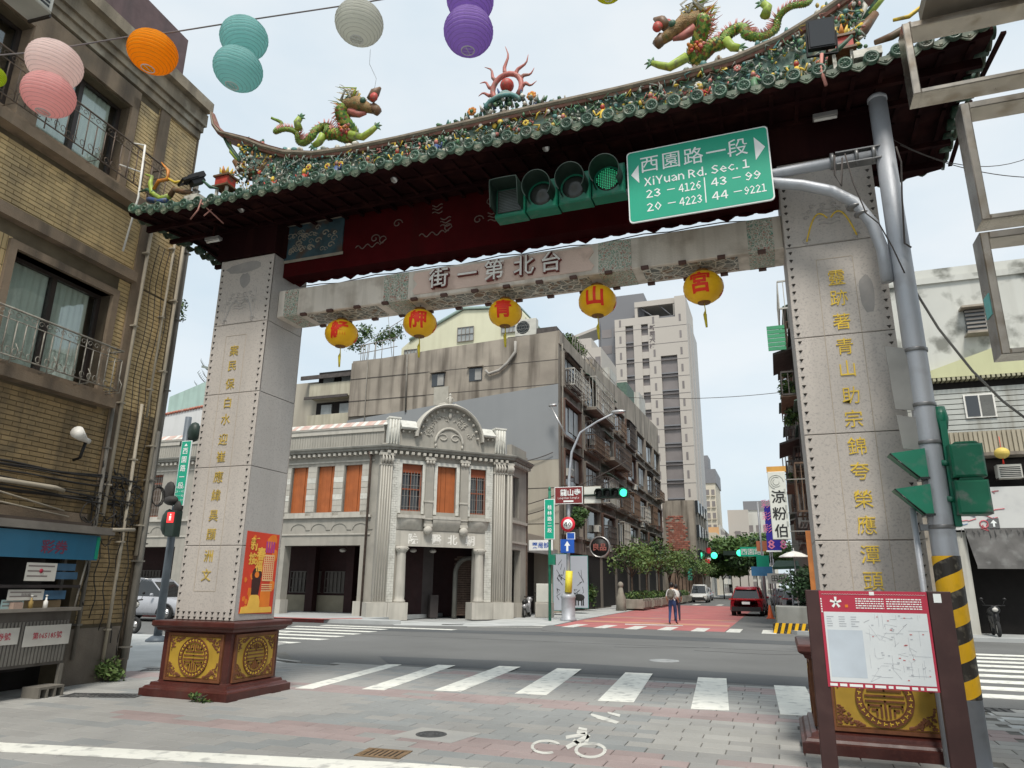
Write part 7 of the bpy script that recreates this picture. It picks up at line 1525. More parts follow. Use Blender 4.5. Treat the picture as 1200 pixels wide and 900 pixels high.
# older apartment left of the block
OA = thing('old_apartment', 'cream balconied old apartment block seen between the left pillar and the grey wall', 'apartment block', (-23, 36, 0))
b = MB(); b.box(-26.5, -21.0, 35.0, 42, 0, 16.2); part(b, 'wall', BEIGE, OA)
for z0 in (12.3, 14.7, 9.8):
    b = MB(); b.box(-24.6, -21.05, 34.2, 35, z0, z0 + 1.1); BA = part(b, 'balcony', M('cream_balcony', (.42, .39, .30), .8, .08, 1, streak=(.25, .22, .17), sf=.6), OA); b = MB(); b.box(-24.4, -21.2, 34.95, 34.99, z0 + 1.1, z0 + 2.2); part(b, 'opening', DARK, OA)
    for k in range(2): b = MB(); b.box(-23.9 + k * 1.6, -23.0 + k * 1.6, 34.85, 34.95, z0 + 1.15, z0 + 2.0); part(b, 'window', ALU, OA)
b = MB(); b.add([(-25.3, 34.0, 16.2), (-20.95, 34.0, 16.2), (-20.95, 38, 17.6), (-25.3, 38, 17.6)], [(0, 1, 2, 3)]); b.box(-25.3, -20.95, 33.95, 34.05, 16.1, 16.4); b.box(-24.8, -21.1, 33.9, 34.0, 14.55, 14.75); part(b, 'awning', CAGE[2], OA)
# far left roofs
FW = thing('white_house', 'plain white walled house with red roof edging behind the green street sign', 'house', (-33, 33, 0))
b = MB(); b.prism([(-42, 0), (-42, 12.8), (-36, 12.9), (-29, 13.6), (-29, 0)][::-1], 30, 40); part(b, 'wall', M('white_wall', (.58, .58, .57), .8, .04, .5, streak=(.45, .45, .43), sf=.3), FW)
b = MB(); 
for k in range(30): x = -36.2 + k * .25; z = 12.95 + (x + 36) * .1; b.tube([(x, 29.9, z), (x, 31.2, z + .35)], .11, 6)
part(b, 'roof_tiles', M('roof_tile_red', (.42, .15, .1), .8, .2, 3, spots=(.4, .36, .32), spf=.6, sps=2), FW)
GH = thing('green_roof_house', 'weathered green gabled metal house rising behind the white house', 'house', (-34, 38, 0))
b = MB(); b.prism([(-40, 10), (-40, 16.5), (-36, 17.6), (-30.5, 15.2), (-30.5, 10)][::-1], 36, 44); part(b, 'wall', M('pale_green_metal', (.3, .40, .36), .7, .08, 1, streak=(.22, .28, .25), sf=.5), GH)
b = MB(); b.add([(-36, 35.7, 17.8), (-30.2, 35.7, 15.2), (-30.2, 44, 15.2), (-36, 44, 17.8), (-36, 35.7, 17.65), (-30.2, 35.7, 15.05)], [(0, 1, 2, 3), (4, 5, 1, 0)]); b.add([(-38, 37, 19.4), (-32.4, 37, 17.9), (-32.4, 45, 17.9), (-38, 45, 19.4), (-38, 37, 19.2), (-32.4, 37, 17.7)], [(0, 1, 2, 3), (4, 5, 1, 0)]); part(b, 'roof', M('grey_metal_roof', (.2, .22, .2), .6, .2, 2), GH); b = MB(); b.prism([(-38, 15), (-38, 19.2), (-33, 17.9), (-33, 15)][::-1], 38, 45); part(b, 'upper_wall', M('pale_green_metal', (.3, .4, .36)), GH)
# conifer behind the left pillar
p = GY(238, 440, 46)
t = thing('conifer_tree', 'dark conifer with upswept needle branches showing left of the left pillar', 'tree', (p.x, p.y, 0)); rg = random.Random(5); b = MB(); b.tube([(p.x + .8, p.y, 0), (p.x + .8, p.y, 22)], [.3, .08], 8); part(b, 'trunk', LEAFM[3], t)
b = MB()
for k in range(34):
    z = 13 + k * .28; a = k * 2.4; L_ = 2.6 - (z - 13) * .18; d = Vector((math.cos(a), math.sin(a), 0)); q0 = Vector((p.x + .8, p.y, z)); pts = [q0 + d * (L_ * t_) + Vector((0, 0, .9 * t_ * t_)) for t_ in (0, .3, .6, .85, 1)]; b.tube(pts, [.05, .04, .03, .02, .01], 4, 3)
    for j in range(14): t_ = .2 + .8 * j / 13; q = q0 + d * (L_ * t_) + Vector((0, 0, .9 * t_ * t_)); 
    for j in range(16):
        t_ = .15 + .85 * j / 15; q = q0 + d * (L_ * t_) + Vector((0, 0, .9 * t_ * t_)); s_ = Vector((-d.y, d.x, 0)) * (1 if j % 2 else -1); e = q + s_ * .32 + Vector((0, 0, .22)); b.add([q, q + d * .06, e, e - d * .02], [(0, 1, 2, 3)], 0)
part(b, 'branches', LEAFM, t)
# ================================================================ tower
TW = thing('apartment_tower', 'tall pale modern tower with dark window strips rising behind the apartment block', 'tower', (-11, 115, 0))
TWM = M('tower_pale', (.42, .385, .345), .7, .04, .1); TDK = M('tower_grey', (.17, .17, .18), .6, .06, .1); TWIN = M('tower_window', (.19, .17, .165), .35, .15, .3)
Yt = 110
def T(px, py): p = GY(px, py, Yt); return p.x, p.z
b = MB(); b.box(-17.0, -5.6, Yt + .8, Yt + 14, 0, 47.6); part(b, 'core', TDK, TW)
b = MB(); b.box(-20.6, -12.0, Yt + 3, Yt + 14, 0, 53.4); b.box(-20, -13, Yt + 2.4, Yt + 3, 0, 49); DKB = part(b, 'dark_wing', TDK, TW)
for x0, x1, z1 in ((-16.9, -15.0, 47.6), (-13.6, -12.2, 47.2), (-11.0, -9.0, 46.6), (-6.2, -4.3, 50.8)): b = MB(); b.box(x0, x1, Yt, Yt + 1.0, 0, z1); part(b, 'pier', TWM, TW)
b = MB(); b.box(-16.9, -9.0, Yt - .01, Yt + 1.0, 46.2, 47.6); b.box(-9.0, -6.2, Yt, Yt + 1, 40, 47.0); b.box(-4.9, -4.31, Yt + 1.01, Yt + 12, 0, 50.6); b.box(-13.0, -4.3, Yt + 1, Yt + 12, 50.4, 50.9); part(b, 'frame_wall', TWM, TW)
b = MB(); b.box(-4.3, -4.0, Yt + 3, Yt + 14, 0, 46.5); b.box(-4.31, -3.8, Yt + 5, Yt + 8, 0, 45.5); part(b, 'side_wing', M('tower_side', (.36, .35, .34), .7, .05, .1), TW)
for x0, x1, n, z0, z1, nm in ((-15.0, -13.6, 15, 0, 46, 0), (-12.2, -11.0, 15, 0, 46, 1), (-9.0, -6.2, 13, 0, 39.8, 0)):
    hh = (z1 - z0) / n
    for k in range(n):
        b = MB(); b.box(x0, x1, Yt + .35, Yt + .4, z0 + k * hh + .25, z0 + (k + 1) * hh - .1); W_ = part(b, 'window', TWIN, TW)
        b = MB(); b.box(x0, x1, Yt + .1, Yt + .35, z0 + k * hh + .0, z0 + k * hh + (.25 if not nm else 1.2)); part(b, 'sill', TDK if not nm else TWM, W_)
for k in range(13): b = MB(); b.box(-19.8 , -18.0, Yt + 2.35, Yt + 2.41, 8 + k * 3.1, 9.6 + k * 3.1); part(b, 'window', TWIN, TW); b = MB(); b.box(-8.0 + 8 * 0 - 9.6, -16.95, Yt + 2.3, Yt + 2.38, 8 + k * 3.1, 9.6 + k * 3.1); part(b, 'window', TWIN, TW)
b = MB()
for k in range(15): b.box(-16.9, -4.3, Yt - .03, Yt + .3, 2.6 + k * 3.05, 2.68 + k * 3.05)
for k in range(15):
    for x in (-16.1, -10.2, -5.6): b.box(x, x + .35, Yt - .04, Yt + .2, 3.4 + k * 3.05, 4.7 + k * 3.05)
b.build('slit_windows', TWIN, TW, kind='stuff')
for k, c_ in enumerate('新國大樓'): x, z = T(768.5, 383.5 + k * 7.2); b = MB(); b.text(c_, (x - .6, Yt - .02, z), 1.0, ext=.02, bold=.02); part(b, 'sign_character', M('tower_letter', (.12, .1, .1), .6), TW)
x0, z0 = T(745, 365); b = MB(); b.box(-13.4, -12.9, Yt + 1, Yt + 2, 47.6, 50.6); b.box(-6.6, -6.1, Yt + 1, Yt + 2, 47.6, 50.6); b.box(-13.4, -6.1, Yt + .9, Yt + 1.1, 49.9, 50.9); part(b, 'roof_frame', TWM, TW); b = MB(); b.tube([(-12.8, Yt + 1.5, 50.2), (-10, Yt + 1.5, 47.8)], .12, 4); b.tube([(-9.2, Yt + 1.5, 50.2), (-7, Yt + 1.5, 47.8)], .12, 4); part(b, 'roof_brace', TDK, TW)
b = MB(); b.add([(-27.5, Yt + 2, 45.5), (-20.6, Yt + 2, 47.5), (-20.6, Yt + 8, 47.5), (-27.5, Yt + 8, 45.5), (-27.5, Yt + 2, 45.0), (-20.6, Yt + 2, 47.0)], [(0, 1, 2, 3), (4, 5, 1, 0)]); part(b, 'canopy_roof', TWM, TW)
# pale block with roof deck between the grey block and the tower
t = thing('white_upper_building', 'pale building with a white sloping roof deck just behind the grey block corner', 'building', (-12, 80, 0)); b = MB(); 
p1 = GY(662, 398, 80); p2 = GY(704, 400, 80); b.box(p1.x, p2.x, 80, 90, 0, GY(690, 408, 80).z); b.box(p1.x, p1.x + 3.6, 80.4, 88, 0, p1.z); part(b, 'wall', TWM, t); b = MB(); 
for k in range(4): x = p1.x + .6 + k * 1.2; b.box(x, x + .7, 79.95, 79.99, GY(700, 432, 80).z, GY(700, 418, 80).z)
part(b, 'windows', TWIN, t)
# ================================================================ right side: white building, street row
WB = thing('white_building', 'tall weathered white building with a pale green lean-to and open garage behind the steel pole', 'building', (16, 24, 0))
WBM = M('weathered_white', (.52, .52, .48), .85, .06, .5, streak=(.34, .33, .29), sf=.5, streakscale=1.5, spots=(.14, .14, .12), spf=.85, sps=1.4)
YB = 21.5
def Y(px, py, y=YB): p = GY(px, py, y); return p.x, p.z
def ybox(name, m, x0, x1, z0, z1, y0, y1, par=WB): b = MB(); b.box(x0, x1, y0, y1, z0, z1); return part(b, name, m, par)
ybox('upper_wall', WBM, 9.2, 30, 9.0, 13.3, YB + .2, 34); ybox('parapet', WBM, 9.1, 30, 13.3, 13.55, YB + .1, 34); ybox('parapet', WBM, 9.2, 30, 13.55, 13.95, YB + .25, YB + .6)
ybox('side_wall', WBM, 9.2, 12.95, 0, 9.0, YB + .3, 34); ybox('core', DARK, 13.0, 30, 0, 9, YB + 3, 34)
x0, z1 = Y(1130, 363); x1, z0 = Y(1158, 388); ybox('window', WD, x0, x1, z0, z1, YB + .05, YB + .2); ybox('window_hood', STI, x0 - .15, x1 + .1, z1, z1 + .08, YB - .3, YB + .2)
for k in range(6): ybox('louvre', BARM, x0, x1, z0 + .03 + k * (z1 - z0) / 6, z0 + .1 + k * (z1 - z0) / 6, YB - .02, YB + .04)
ybox('sill_shelf', STI, x0 - .1, x1 + .1, z0 - .12, z0 - .05, YB - .35, YB + .2)
# pale green lean-to gable
GRN = M('pale_green_sheet', (.50, .50, .30), .7, .05, .6, streak=(.36, .35, .2), sf=.4, streakscale=2)
xa, za = Y(1060, 447); xb, zb = Y(1165, 408); xc, zc = Y(1260, 440); xe, ze = Y(1215, 425)
b = MB(); b.prism([(xa, za), (xb, zb), (xc, zc), (xc, za - .05)][::-1], YB - .2, YB + .2)
LT = part(b, 'lean_to_roof', GRN, WB)
for k in range(40): x = xa + .1 + k * .16; b = MB(); b.box(x, x + .1, YB - .3, YB + .3, za - .16, za - .05); part(b, 'corrugation', M('tin_edge', (.35, .33, .22), .6), LT) if x < 19 else None
z2 = Y(1090, 480)[1]; z3 = Y(1085, 512)[1]; z4 = Y(1085, 535)[1]; z5 = Y(1200, 570)[1]; z6 = Y(1150, 628)[1]
b = MB()
z = z3
while z < za - .5: b.box(12.3, 22, YB - .02, YB + .05, z, z + .17); z += .2
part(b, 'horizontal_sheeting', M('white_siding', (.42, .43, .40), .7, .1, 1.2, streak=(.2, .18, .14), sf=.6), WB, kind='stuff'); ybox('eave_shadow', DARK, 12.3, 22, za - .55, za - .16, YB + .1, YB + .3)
x0, z1 = Y(1130, 465); x1, z0 = Y(1166, 487); W_ = ybox('window', WHITE, x0 - .06, x1 + .06, z0 - .06, z1 + .06, YB - .08, YB - .03); ybox('pane', WD, x0, (x0 + x1) / 2 - .03, z0, z1, YB - .1, YB - .085, W_); ybox('pane', M('pane_grey', (.12, .12, .11), .3), (x0 + x1) / 2 + .03, x1, z0, z1, YB - .1, YB - .085, W_)
b = MB()
for k in range(64): x = 12.3 + k * .15; b.box(x, x + .1, YB - .35, YB - .3, z4, z3 + .05)
b.box(12.3, 22, YB - .3, YB - .25, z4, z3 + .05); part(b, 'ribbed_apron', M('beige_ribbed', (.36, .32, .24), .7, .1, 1.5, streak=(.2, .17, .12), sf=.5), WB, kind='stuff')
zs = Y(1150, 560)[1]; ybox('balcony_slab', CONB, 12.3, 22, z4 - .12, z4, YB - .4, YB + .3); ybox('balcony_void', DARK, 12.6, 22, zs - .35, z4 - .12, YB + .6, YB + .8); ybox('frame_post', STI, Y(1072, 560)[0], Y(1072, 560)[0] + .12, 3.4, z4, YB - .2, YB)
zt = Y(1150, 572)[1]; ybox('sign_wall', M('graffiti_white', (.55, .55, .53), .8, .06, 1, spots=(.4, .4, .4), spf=.4, sps=2), 12.5, 22, z6 + .2, zt, YB - .25, YB + .1)
b = MB(); rg = random.Random(12); RDP = M('spray_red', (.5, .12, .14), .7); BLP = M('spray_blue', (.2, .3, .45), .7)
for k in range(12):
    px, py = rg.uniform(1130, 1196), rg.uniform(578, 622); x, z = Y(px, py); q = [(x, YB - .262, z)]
    for j in range(4): x += rg.uniform(-.25, .3); z += rg.uniform(-.15, .12); q.append((x, YB - .262, z))
    b.tube(q, .016, 4, 0 if k % 3 else 1)
x, z = Y(1151, 615); b.tube([(x + .13 * math.cos(a), YB - .265, z + .13 * math.sin(a)) for a in [j * .7 for j in range(9)]], .025, 4, 0, closed=True); part(b, 'sprayed_marks', [RDP, BLP], WB)
x, z = Y(1162, 614); t = thing('arrow_plate', 'small grey plate with a white upward arrow on the white sign wall', 'sign', (x, YB - .3, z)); b = MB(); b.box(x - .17, x + .17, YB - .28, YB - .255, z - .17, z + .17); part(b, 'plate', M('plate_grey', (.12, .12, .12), .6), t); b = MB(); b.prism([(x - .03, z - .12), (x - .03, z), (x - .1, z), (x, z + .12), (x + .1, z), (x + .03, z), (x + .03, z - .12)], YB - .29, YB - .281); part(b, 'arrow', SWHITE, t)
x, z = Y(1182, 553); boxac((x, YB + .2, z - .25), 0, 'white window air conditioner in the dark balcony of the white building', .75, .5, .4)
x, z = Y(1174, 531, 20.8); t = thing('yellow_round_lantern', 'small yellow lantern hanging over the balcony of the white building', 'lantern', (x, 20.8, z)); b = MB(); ribbed(b, (x, 20.8, z), .24, .2, 0, 6, 16); part(b, 'lantern_body', M('pale_yellow_paper', (.6, .45, .1), .6), t); b = MB(); b.tube([(x, 20.8, z - .19), (x, 20.8, z - .38)], [.015, .03], 6); b.tube([(x, 20.8, z + .19), (x, 20.8, z + .6)], .01, 5); part(b, 'cord', LRED, t)
# garage front
xg0 = Y(1128, 700)[0]; xg1 = Y(1160, 700)[0]
b = MB(); b.box(xg0 - .1, xg1 - .45, YB - .1, YB + .3, 0, 3.6); part(b, 'pier', M('stained_white_pier', (.48, .47, .42), .85, .1, 1, streak=(.15, .12, .09), sf=.8, streakscale=3), WB)
b = MB(); b.box(xg1 - .4, 22, YB + .9, YB + 1.2, 0, 3.4); part(b, 'garage_dark', DARK, WB)
b = MB(); z0 = Y(1150, 662, YB - .7)[1]; b.add([(13.5, YB - .25, z6 + .25), (22, YB - .25, z6 + .25), (22, YB - .38, z0 - .05), (13.7, YB - .38, z0)], [(0, 1, 2, 3)]); b.box(13.7, 22, YB - .4, YB - .38, z0 - .12, z0 - .0); part(b, 'torn_awning', M('torn_canvas', (.12, .115, .11), .85, .3, 2, spots=(.22, .22, .21), spf=.7, sps=2.5), WB)
b = MB(); rg = random.Random(3)
for k in range(26): x = 12.9 + k * .17; b.tube([(x, YB - .3, z6 + .22), (x + rg.uniform(-.05, .05), YB - .32, z6 + .22 - rg.uniform(.05, .35))], .012, 4)
part(b, 'frayed_edge', M('torn_canvas', (.2, .19, .18)), WB)
b = MB(); b.box(9.2, 12.6, YB - .02, YB + .3, 3.4, 3.8); part(b, 'beam_edge', WBM, WB); ybox('narrow_pier', STI, 12.15, 12.4, 0, 6.3, YB - .15, YB + .2)
# ---- scooters
def scooter(loc, rz, label, body):
    t = thing('scooter', label, 'scooter', (0, 0, 0)); b = MB()
    b.tube([(-.62, 0, .52), (-.3, 0, .62), (0, 0, .5), (.12, 0, .32), (.38, 0, .3), (.48, 0, .6), (.52, 0, .92)], [.1, .15, .15, .1, .08, .11, .07], 10); b.ell((.54, 0, .86), .1, .17, .14, 10, 6); part(b, 'body', body, t)
    for x in (-.5, .66):
        b = MB(); b.tube([(x + .2 * math.cos(a), 0, .25 + .2 * math.sin(a)) for a in [k * PI / 9 for k in range(18)]], .055, 8, closed=True); W_ = part(b, 'wheel', M('tyre', (.02, .02, .02), .8), t); b = MB(); b.cyl((x, -.04, .25), (x, .04, .25), .13, 12); part(b, 'rim', METAL, W_)
    b = MB(); b.tube([(-.6, 0, .74), (-.3, 0, .78), (.0, 0, .72)], [.1, .13, .09], 10); part(b, 'seat', M('seat_black', (.02, .02, .02), .5), t)
    b = MB(); b.tube([(.5, -.32, 1.0), (.54, 0, .98), (.5, .32, 1.0)], .022, 6); b.tube([(.66, 0, .25), (.54, 0, .9)], .035, 6); part(b, 'handlebar', BLACK, t)
    for sy in (-1, 1): b = MB(); b.tube([(.52, sy * .25, 1.0), (.5, sy * .32, 1.16)], .008, 5); b.ell((.5, sy * .33, 1.2), .02, .06, .045, 8, 5); part(b, 'mirror', BLACK, t)
    b = MB(); b.ell((.63, 0, .86), .05, .09, .07, 10, 6); part(b, 'headlight', LAMPG, t)
    return move(t, loc, rz)
SB = M('scooter_black', (.015, .015, .016), .3); SW_ = M('scooter_silver', (.35, .35, .36), .3, metal=.3)
scooter((13.9, 21.0, .12), R(-95), 'dark scooter parked in the garage at the right', SB); scooter(tuple(GZ(137, 742)), R(0), 'black scooter poking out from behind the brick building', SB)
scooter((-5.0, 27.2, .0), R(95), 'scooter parked beside the right flank of the corner hospital', SW_)
# ---- right row along the street
RB = thing('street_row_building', 'long apartment row on the right of the street with cages and plant filled balconies', 'apartment block', (12, 40, 0))
b = MB(); b.box(9.0, 16, 34.1, 52, 0, 17.5); b.box(9.05, 9.19, 22.0, 34.0, 3.8, 13.4); b.box(9.1, 16, 52.1, 95, 0, 15); part(b, 'wall', CONS, RB); b = MB(); b.box(9.04, 9.06, 23, 94, .1, 3.3); part(b, 'shopfront_void', DARK, RB)
rg = random.Random(61); acs.clear(); street_facade(RB, 9.05, 22.6, 6, 5.2, [(13.4, 15.4), (10.2, 12.4), (7.2, 9.2), (4.6, 6.4)], rg, sx=-1)
for a, c_, z0 in ((23.2, 26.5, 9.6), (27.5, 31.5, 6.4)):
    b = MB(); b.box(7.9, 9.05, a, c_, z0 - .1, z0); part(b, 'balcony', CAGE[1], RB); cage(RB, a, c_, z0, z0 + 1.0, 9.05, 1.1, CAGE[2], sx=-1)
    b = MB(); b.add([(9.05, a, z0 + 2.3), (9.05, c_, z0 + 2.3), (7.7, c_, z0 + 1.9), (7.7, a, z0 + 1.9), (9.05, a, z0 + 2.2), (7.7, a, z0 + 1.8), (7.7, c_, z0 + 1.8), (9.05, c_, z0 + 2.2)], [(0, 1, 2, 3), (3, 5, 4, 0), (3, 2, 6, 5), (4, 5, 6, 7)]); part(b, 'awning', CAGE[2], RB)
for k, (y, z, s_) in enumerate(((24.5, 9.6, 1.0), (25.5, 8.8, .8), (29.5, 6.3, .8), (27.8, 11.6, .5))): bush('balcony_plant', ['dense plant in the highest caged balcony right of the sky', 'trailing plant under the highest caged balcony on the right', 'plant in the lower balcony above the white vertical sign', 'small plant high on the right row facade'][k], 'plant', (8.3, y, z), .55 * s_, 1.0 * s_, .6 * s_, 420, .1, 70 + k, 'balcony plants on the right row')
x, z1 = Y(898, 382, 23); x1, z0 = Y(913, 410, 23); t = thing('green_awning', 'green slatted metal awning high up on the right edge of the sky', 'awning', (x1, 23, z0)); 
for k in range(6): b = MB(); h = (z1 - z0) / 6; b.box(x, x1 + .3, 23, 23.06, z0 + k * h, z0 + (k + .85) * h); part(b, 'slat', M('awning_green', (.05, .27, .13), .6), t)
# signs on the row
def vsign(px0, py0, px1, py1, y, name, label, m, chars, tm, sz, d=.25):
    x0, z1 = Y(px0, py0, y); x1, z0 = Y(px1, py1, y); t = thing(name, label, 'sign', (x0, y, z0)); b = MB(); b.bbox(x0, x1, y, y + d, z0, z1, .02); part(b, 'box', m, t)
    n = len(chars)
    for k, c_ in enumerate(chars): b = MB(); b.text(c_, ((x0 + x1) / 2, y - .006, z1 - (z1 - z0) * (k + .5) / n), (z1 - z0) * sz, ext=.005, bold=.015); part(b, 'character', tm, t) if c_.strip() else None
    b = MB(); b.box(x1, 9.1, y + .1, y + .14, z0 + .3, z0 + .34); b.box(x1, 9.1, y + .1, y + .14, z1 - .34, z1 - .3); part(b, 'bracket', BARM, t); return t, x0, x1, z0, z1
t, x0, x1, z0, z1 = vsign(899, 553, 927, 632, 22, 'shop_sign', 'tall white vertical shop sign with three black characters on the right', M('sign_cream', (.62, .62, .56), .5, .05, 2), ' 涼粉伯', M('ink_black', (.02, .02, .02), .6), .2)
b = MB(); cx, cz_ = (x0 + x1) / 2 - .03, z1 - .42
for k in range(3): b.tube([(cx + (.28 - .08 * k) * math.cos(a), 21.99, cz_ + (.28 - .08 * k) * math.sin(a)) for a in [j * .5 + k for j in range(10)]], .01, 4)
for k in range(5): b.box(x1 - .1, x1 - .04, 21.99, 21.995, z0 + .5 + k * .32, z0 + .7 + k * .32)
part(b, 'emblem', M('sketch_grey', (.35, .36, .33), .6), t)
b = MB(); b.box(x0 - .02, x1 + .05, 22.05, 22.3, z1, z1 + .22); part(b, 'topper', M('topper_orange', (.55, .28, .06), .6), t)
t, x0, x1, z0, z1 = vsign(895, 593, 916, 645, 26, 'blue_sign', 'deep blue vertical sign with pink marks behind the white shop sign', M('sign_blue', (.03, .02, .3), .5, .05, 2), ['', '', '', ''], PINK, .2)
b = MB(); x, z = Y(904, 638, 25.97)
for q in (0, .5): b.text('8', (x + q, 25.98, z), .5, ext=.004, bold=.03)
for k in range(3): b.text('彩', (x - .1, 25.98, z + .7 + k * .55), .42, ext=.004)
part(b, 'print', M('sign_pink', (.65, .2, .35), .5), t); b = MB(); b.box(x0 - .05, x1, 25.97, 26.2, z0 - .06, z0); part(b, 'trim', SWHITE, t)
for px0, py0, px1, py1, y, m, lab, txt in ((867, 641, 893, 652, 60, SGREEN, 'green road direction sign above the far street lane', '西園路'), (886, 651, 902, 665, 48, SGREEN, 'second green sign lower near the right row', ''), (880, 664, 906, 675, 45, M('sign_bluegrey', (.05, .2, .38), .5), 'blue sign low beside the right row', ''), (899, 672, 925, 684, 30, M('sign_cream', (.6, .6, .55)), 'cream square sign under a green awning on the right', '田田'), (886, 634, 903, 646, 55, M('sign_orange', (.55, .2, .1), .5), 'orange and red sign left of the blue vertical sign', '')):
    x0, z1 = Y(px0, py0, y); x1, z0 = Y(px1, py1, y); t = thing('hanging_sign', lab, 'sign', (x0, y, z0)); b = MB(); b.box(x0, x1, y, y + .1, z0, z1); part(b, 'board', m, t)
    if txt: b = MB(); b.text(txt, ((x0 + x1) / 2, y - .01, (z0 + z1) / 2), (z1 - z0) * .7, ext=.005); part(b, 'print', SWHITE if m is SGREEN else M('ink_black', (.02, .02, .02)), t)
    b = MB(); b.cyl(((x1 + .1), y + .1, 0), ((x1 + .1), y + .1, z1 + .5), .05, 6); part(b, 'pole', STEEL, t)
x, z = Y(915, 665, 28); b = MB(); b.add([(x - .35, 27, z), (x + .8, 27, z + .05), (x + .8, 29, z + .35), (x - .2, 29, z + .35), (x - .35, 27, z - .12), (x + .8, 27, z - .08)], [(0, 1, 2, 3), (4, 5, 1, 0)]); one(b, 'shop_awning', M('awning_dark_green', (.03, .08, .05), .7), 'dark green shop awning low on the right behind the planter', 'awning')
# umbrella
p = GY(930, 645, 23.5); t = thing('parasol', 'white parasol opened on the right pavement near the orange banner', 'umbrella', (p.x, p.y, 0)); b = MB(); b.lathe((p.x, p.y, p.z - .25), [(.6, -.02), (.57, .02), (.3, .15), (.05, .22)], 8, smooth=False); part(b, 'canopy', WHITE, t); b = MB(); b.cyl((p.x, p.y, .1), (p.x, p.y, p.z + .1), .025, 8); part(b, 'pole', METAL, t)
# orange banner beside the right pillar
p0 = GY(945, 622, 12); p1 = GY(953, 692, 12); t = thing('orange_banner', 'narrow weathered orange board standing against the left edge of the right pillar', 'banner', (p0.x, 12, 0)); b = MB(); b.box(p0.x - .03, p0.x + .12, 11.98, 12.02, .3, p0.z); part(b, 'board', M('orange_weathered', (.45, .16, .04), .7, .2, 4, streak=(.25, .08, .03), sf=.7), t); b = MB(); b.box(p0.x + .1, p0.x + .16, 12.02, 12.08, .0, p0.z + .1); part(b, 'post', STEEL, t)
# planter with hazard kerb and bush
PLN = thing('hazard_planter', 'concrete planter with yellow and black striped base at the right street corner', 'planter', (7.9, 21.4, 0)); b = MB(); b.bbox(6.95, 9.0, 20.7, 22.3, .12, .95, .03); part(b, 'trough', M('planter_grey', (.24, .24, .22), .8, .15, 2, streak=(.12, .12, .1), sf=.6), PLN)
b = MB(); n = 10
for k in range(n):
    x = 6.8 + k * .23; b.prism([(x, .0), (x + .115, .0), (x + .22, .36), (x + .105, .36)], 20.52, 20.56, 0); b.prism([(x + .115, .0), (x + .23, .0), (x + .335, .36), (x + .22, .36)], 20.52, 20.56, 1)
b.box(6.8, 9.2, 20.56, 20.72, 0, .35, 1); part(b, 'striped_kerb', [YS, BS], PLN); b = MB(); b.box(6.93, 6.95, 20.9, 22.1, .3, .9); part(b, 'poster', M('poster_mix', (.5, .45, .2), .6, .3, 5), PLN)
bush('corner_bush', 'dense dark bush growing out of the striped corner planter', 'bush', (8.25, 21.5, .8), 1.15, .8, 1.0, 3200, .085, 91, mats=(0,))
t = thing('traffic_cone', 'orange traffic cone on the asphalt behind the red car', 'traffic cone', (6.5, 35.5, 0)); b = MB(); b.lathe((6.55, 34, 0), [(.2, .03), (.16, .05), (.04, .7)], 14); part(b, 'cone', M('cone_orange', (.7, .12, .03), .5), t); b = MB(); b.box(6.33, 6.77, 33.78, 34.22, 0, .035); part(b, 'base', M('cone_orange', (.7, .12, .03)), t)
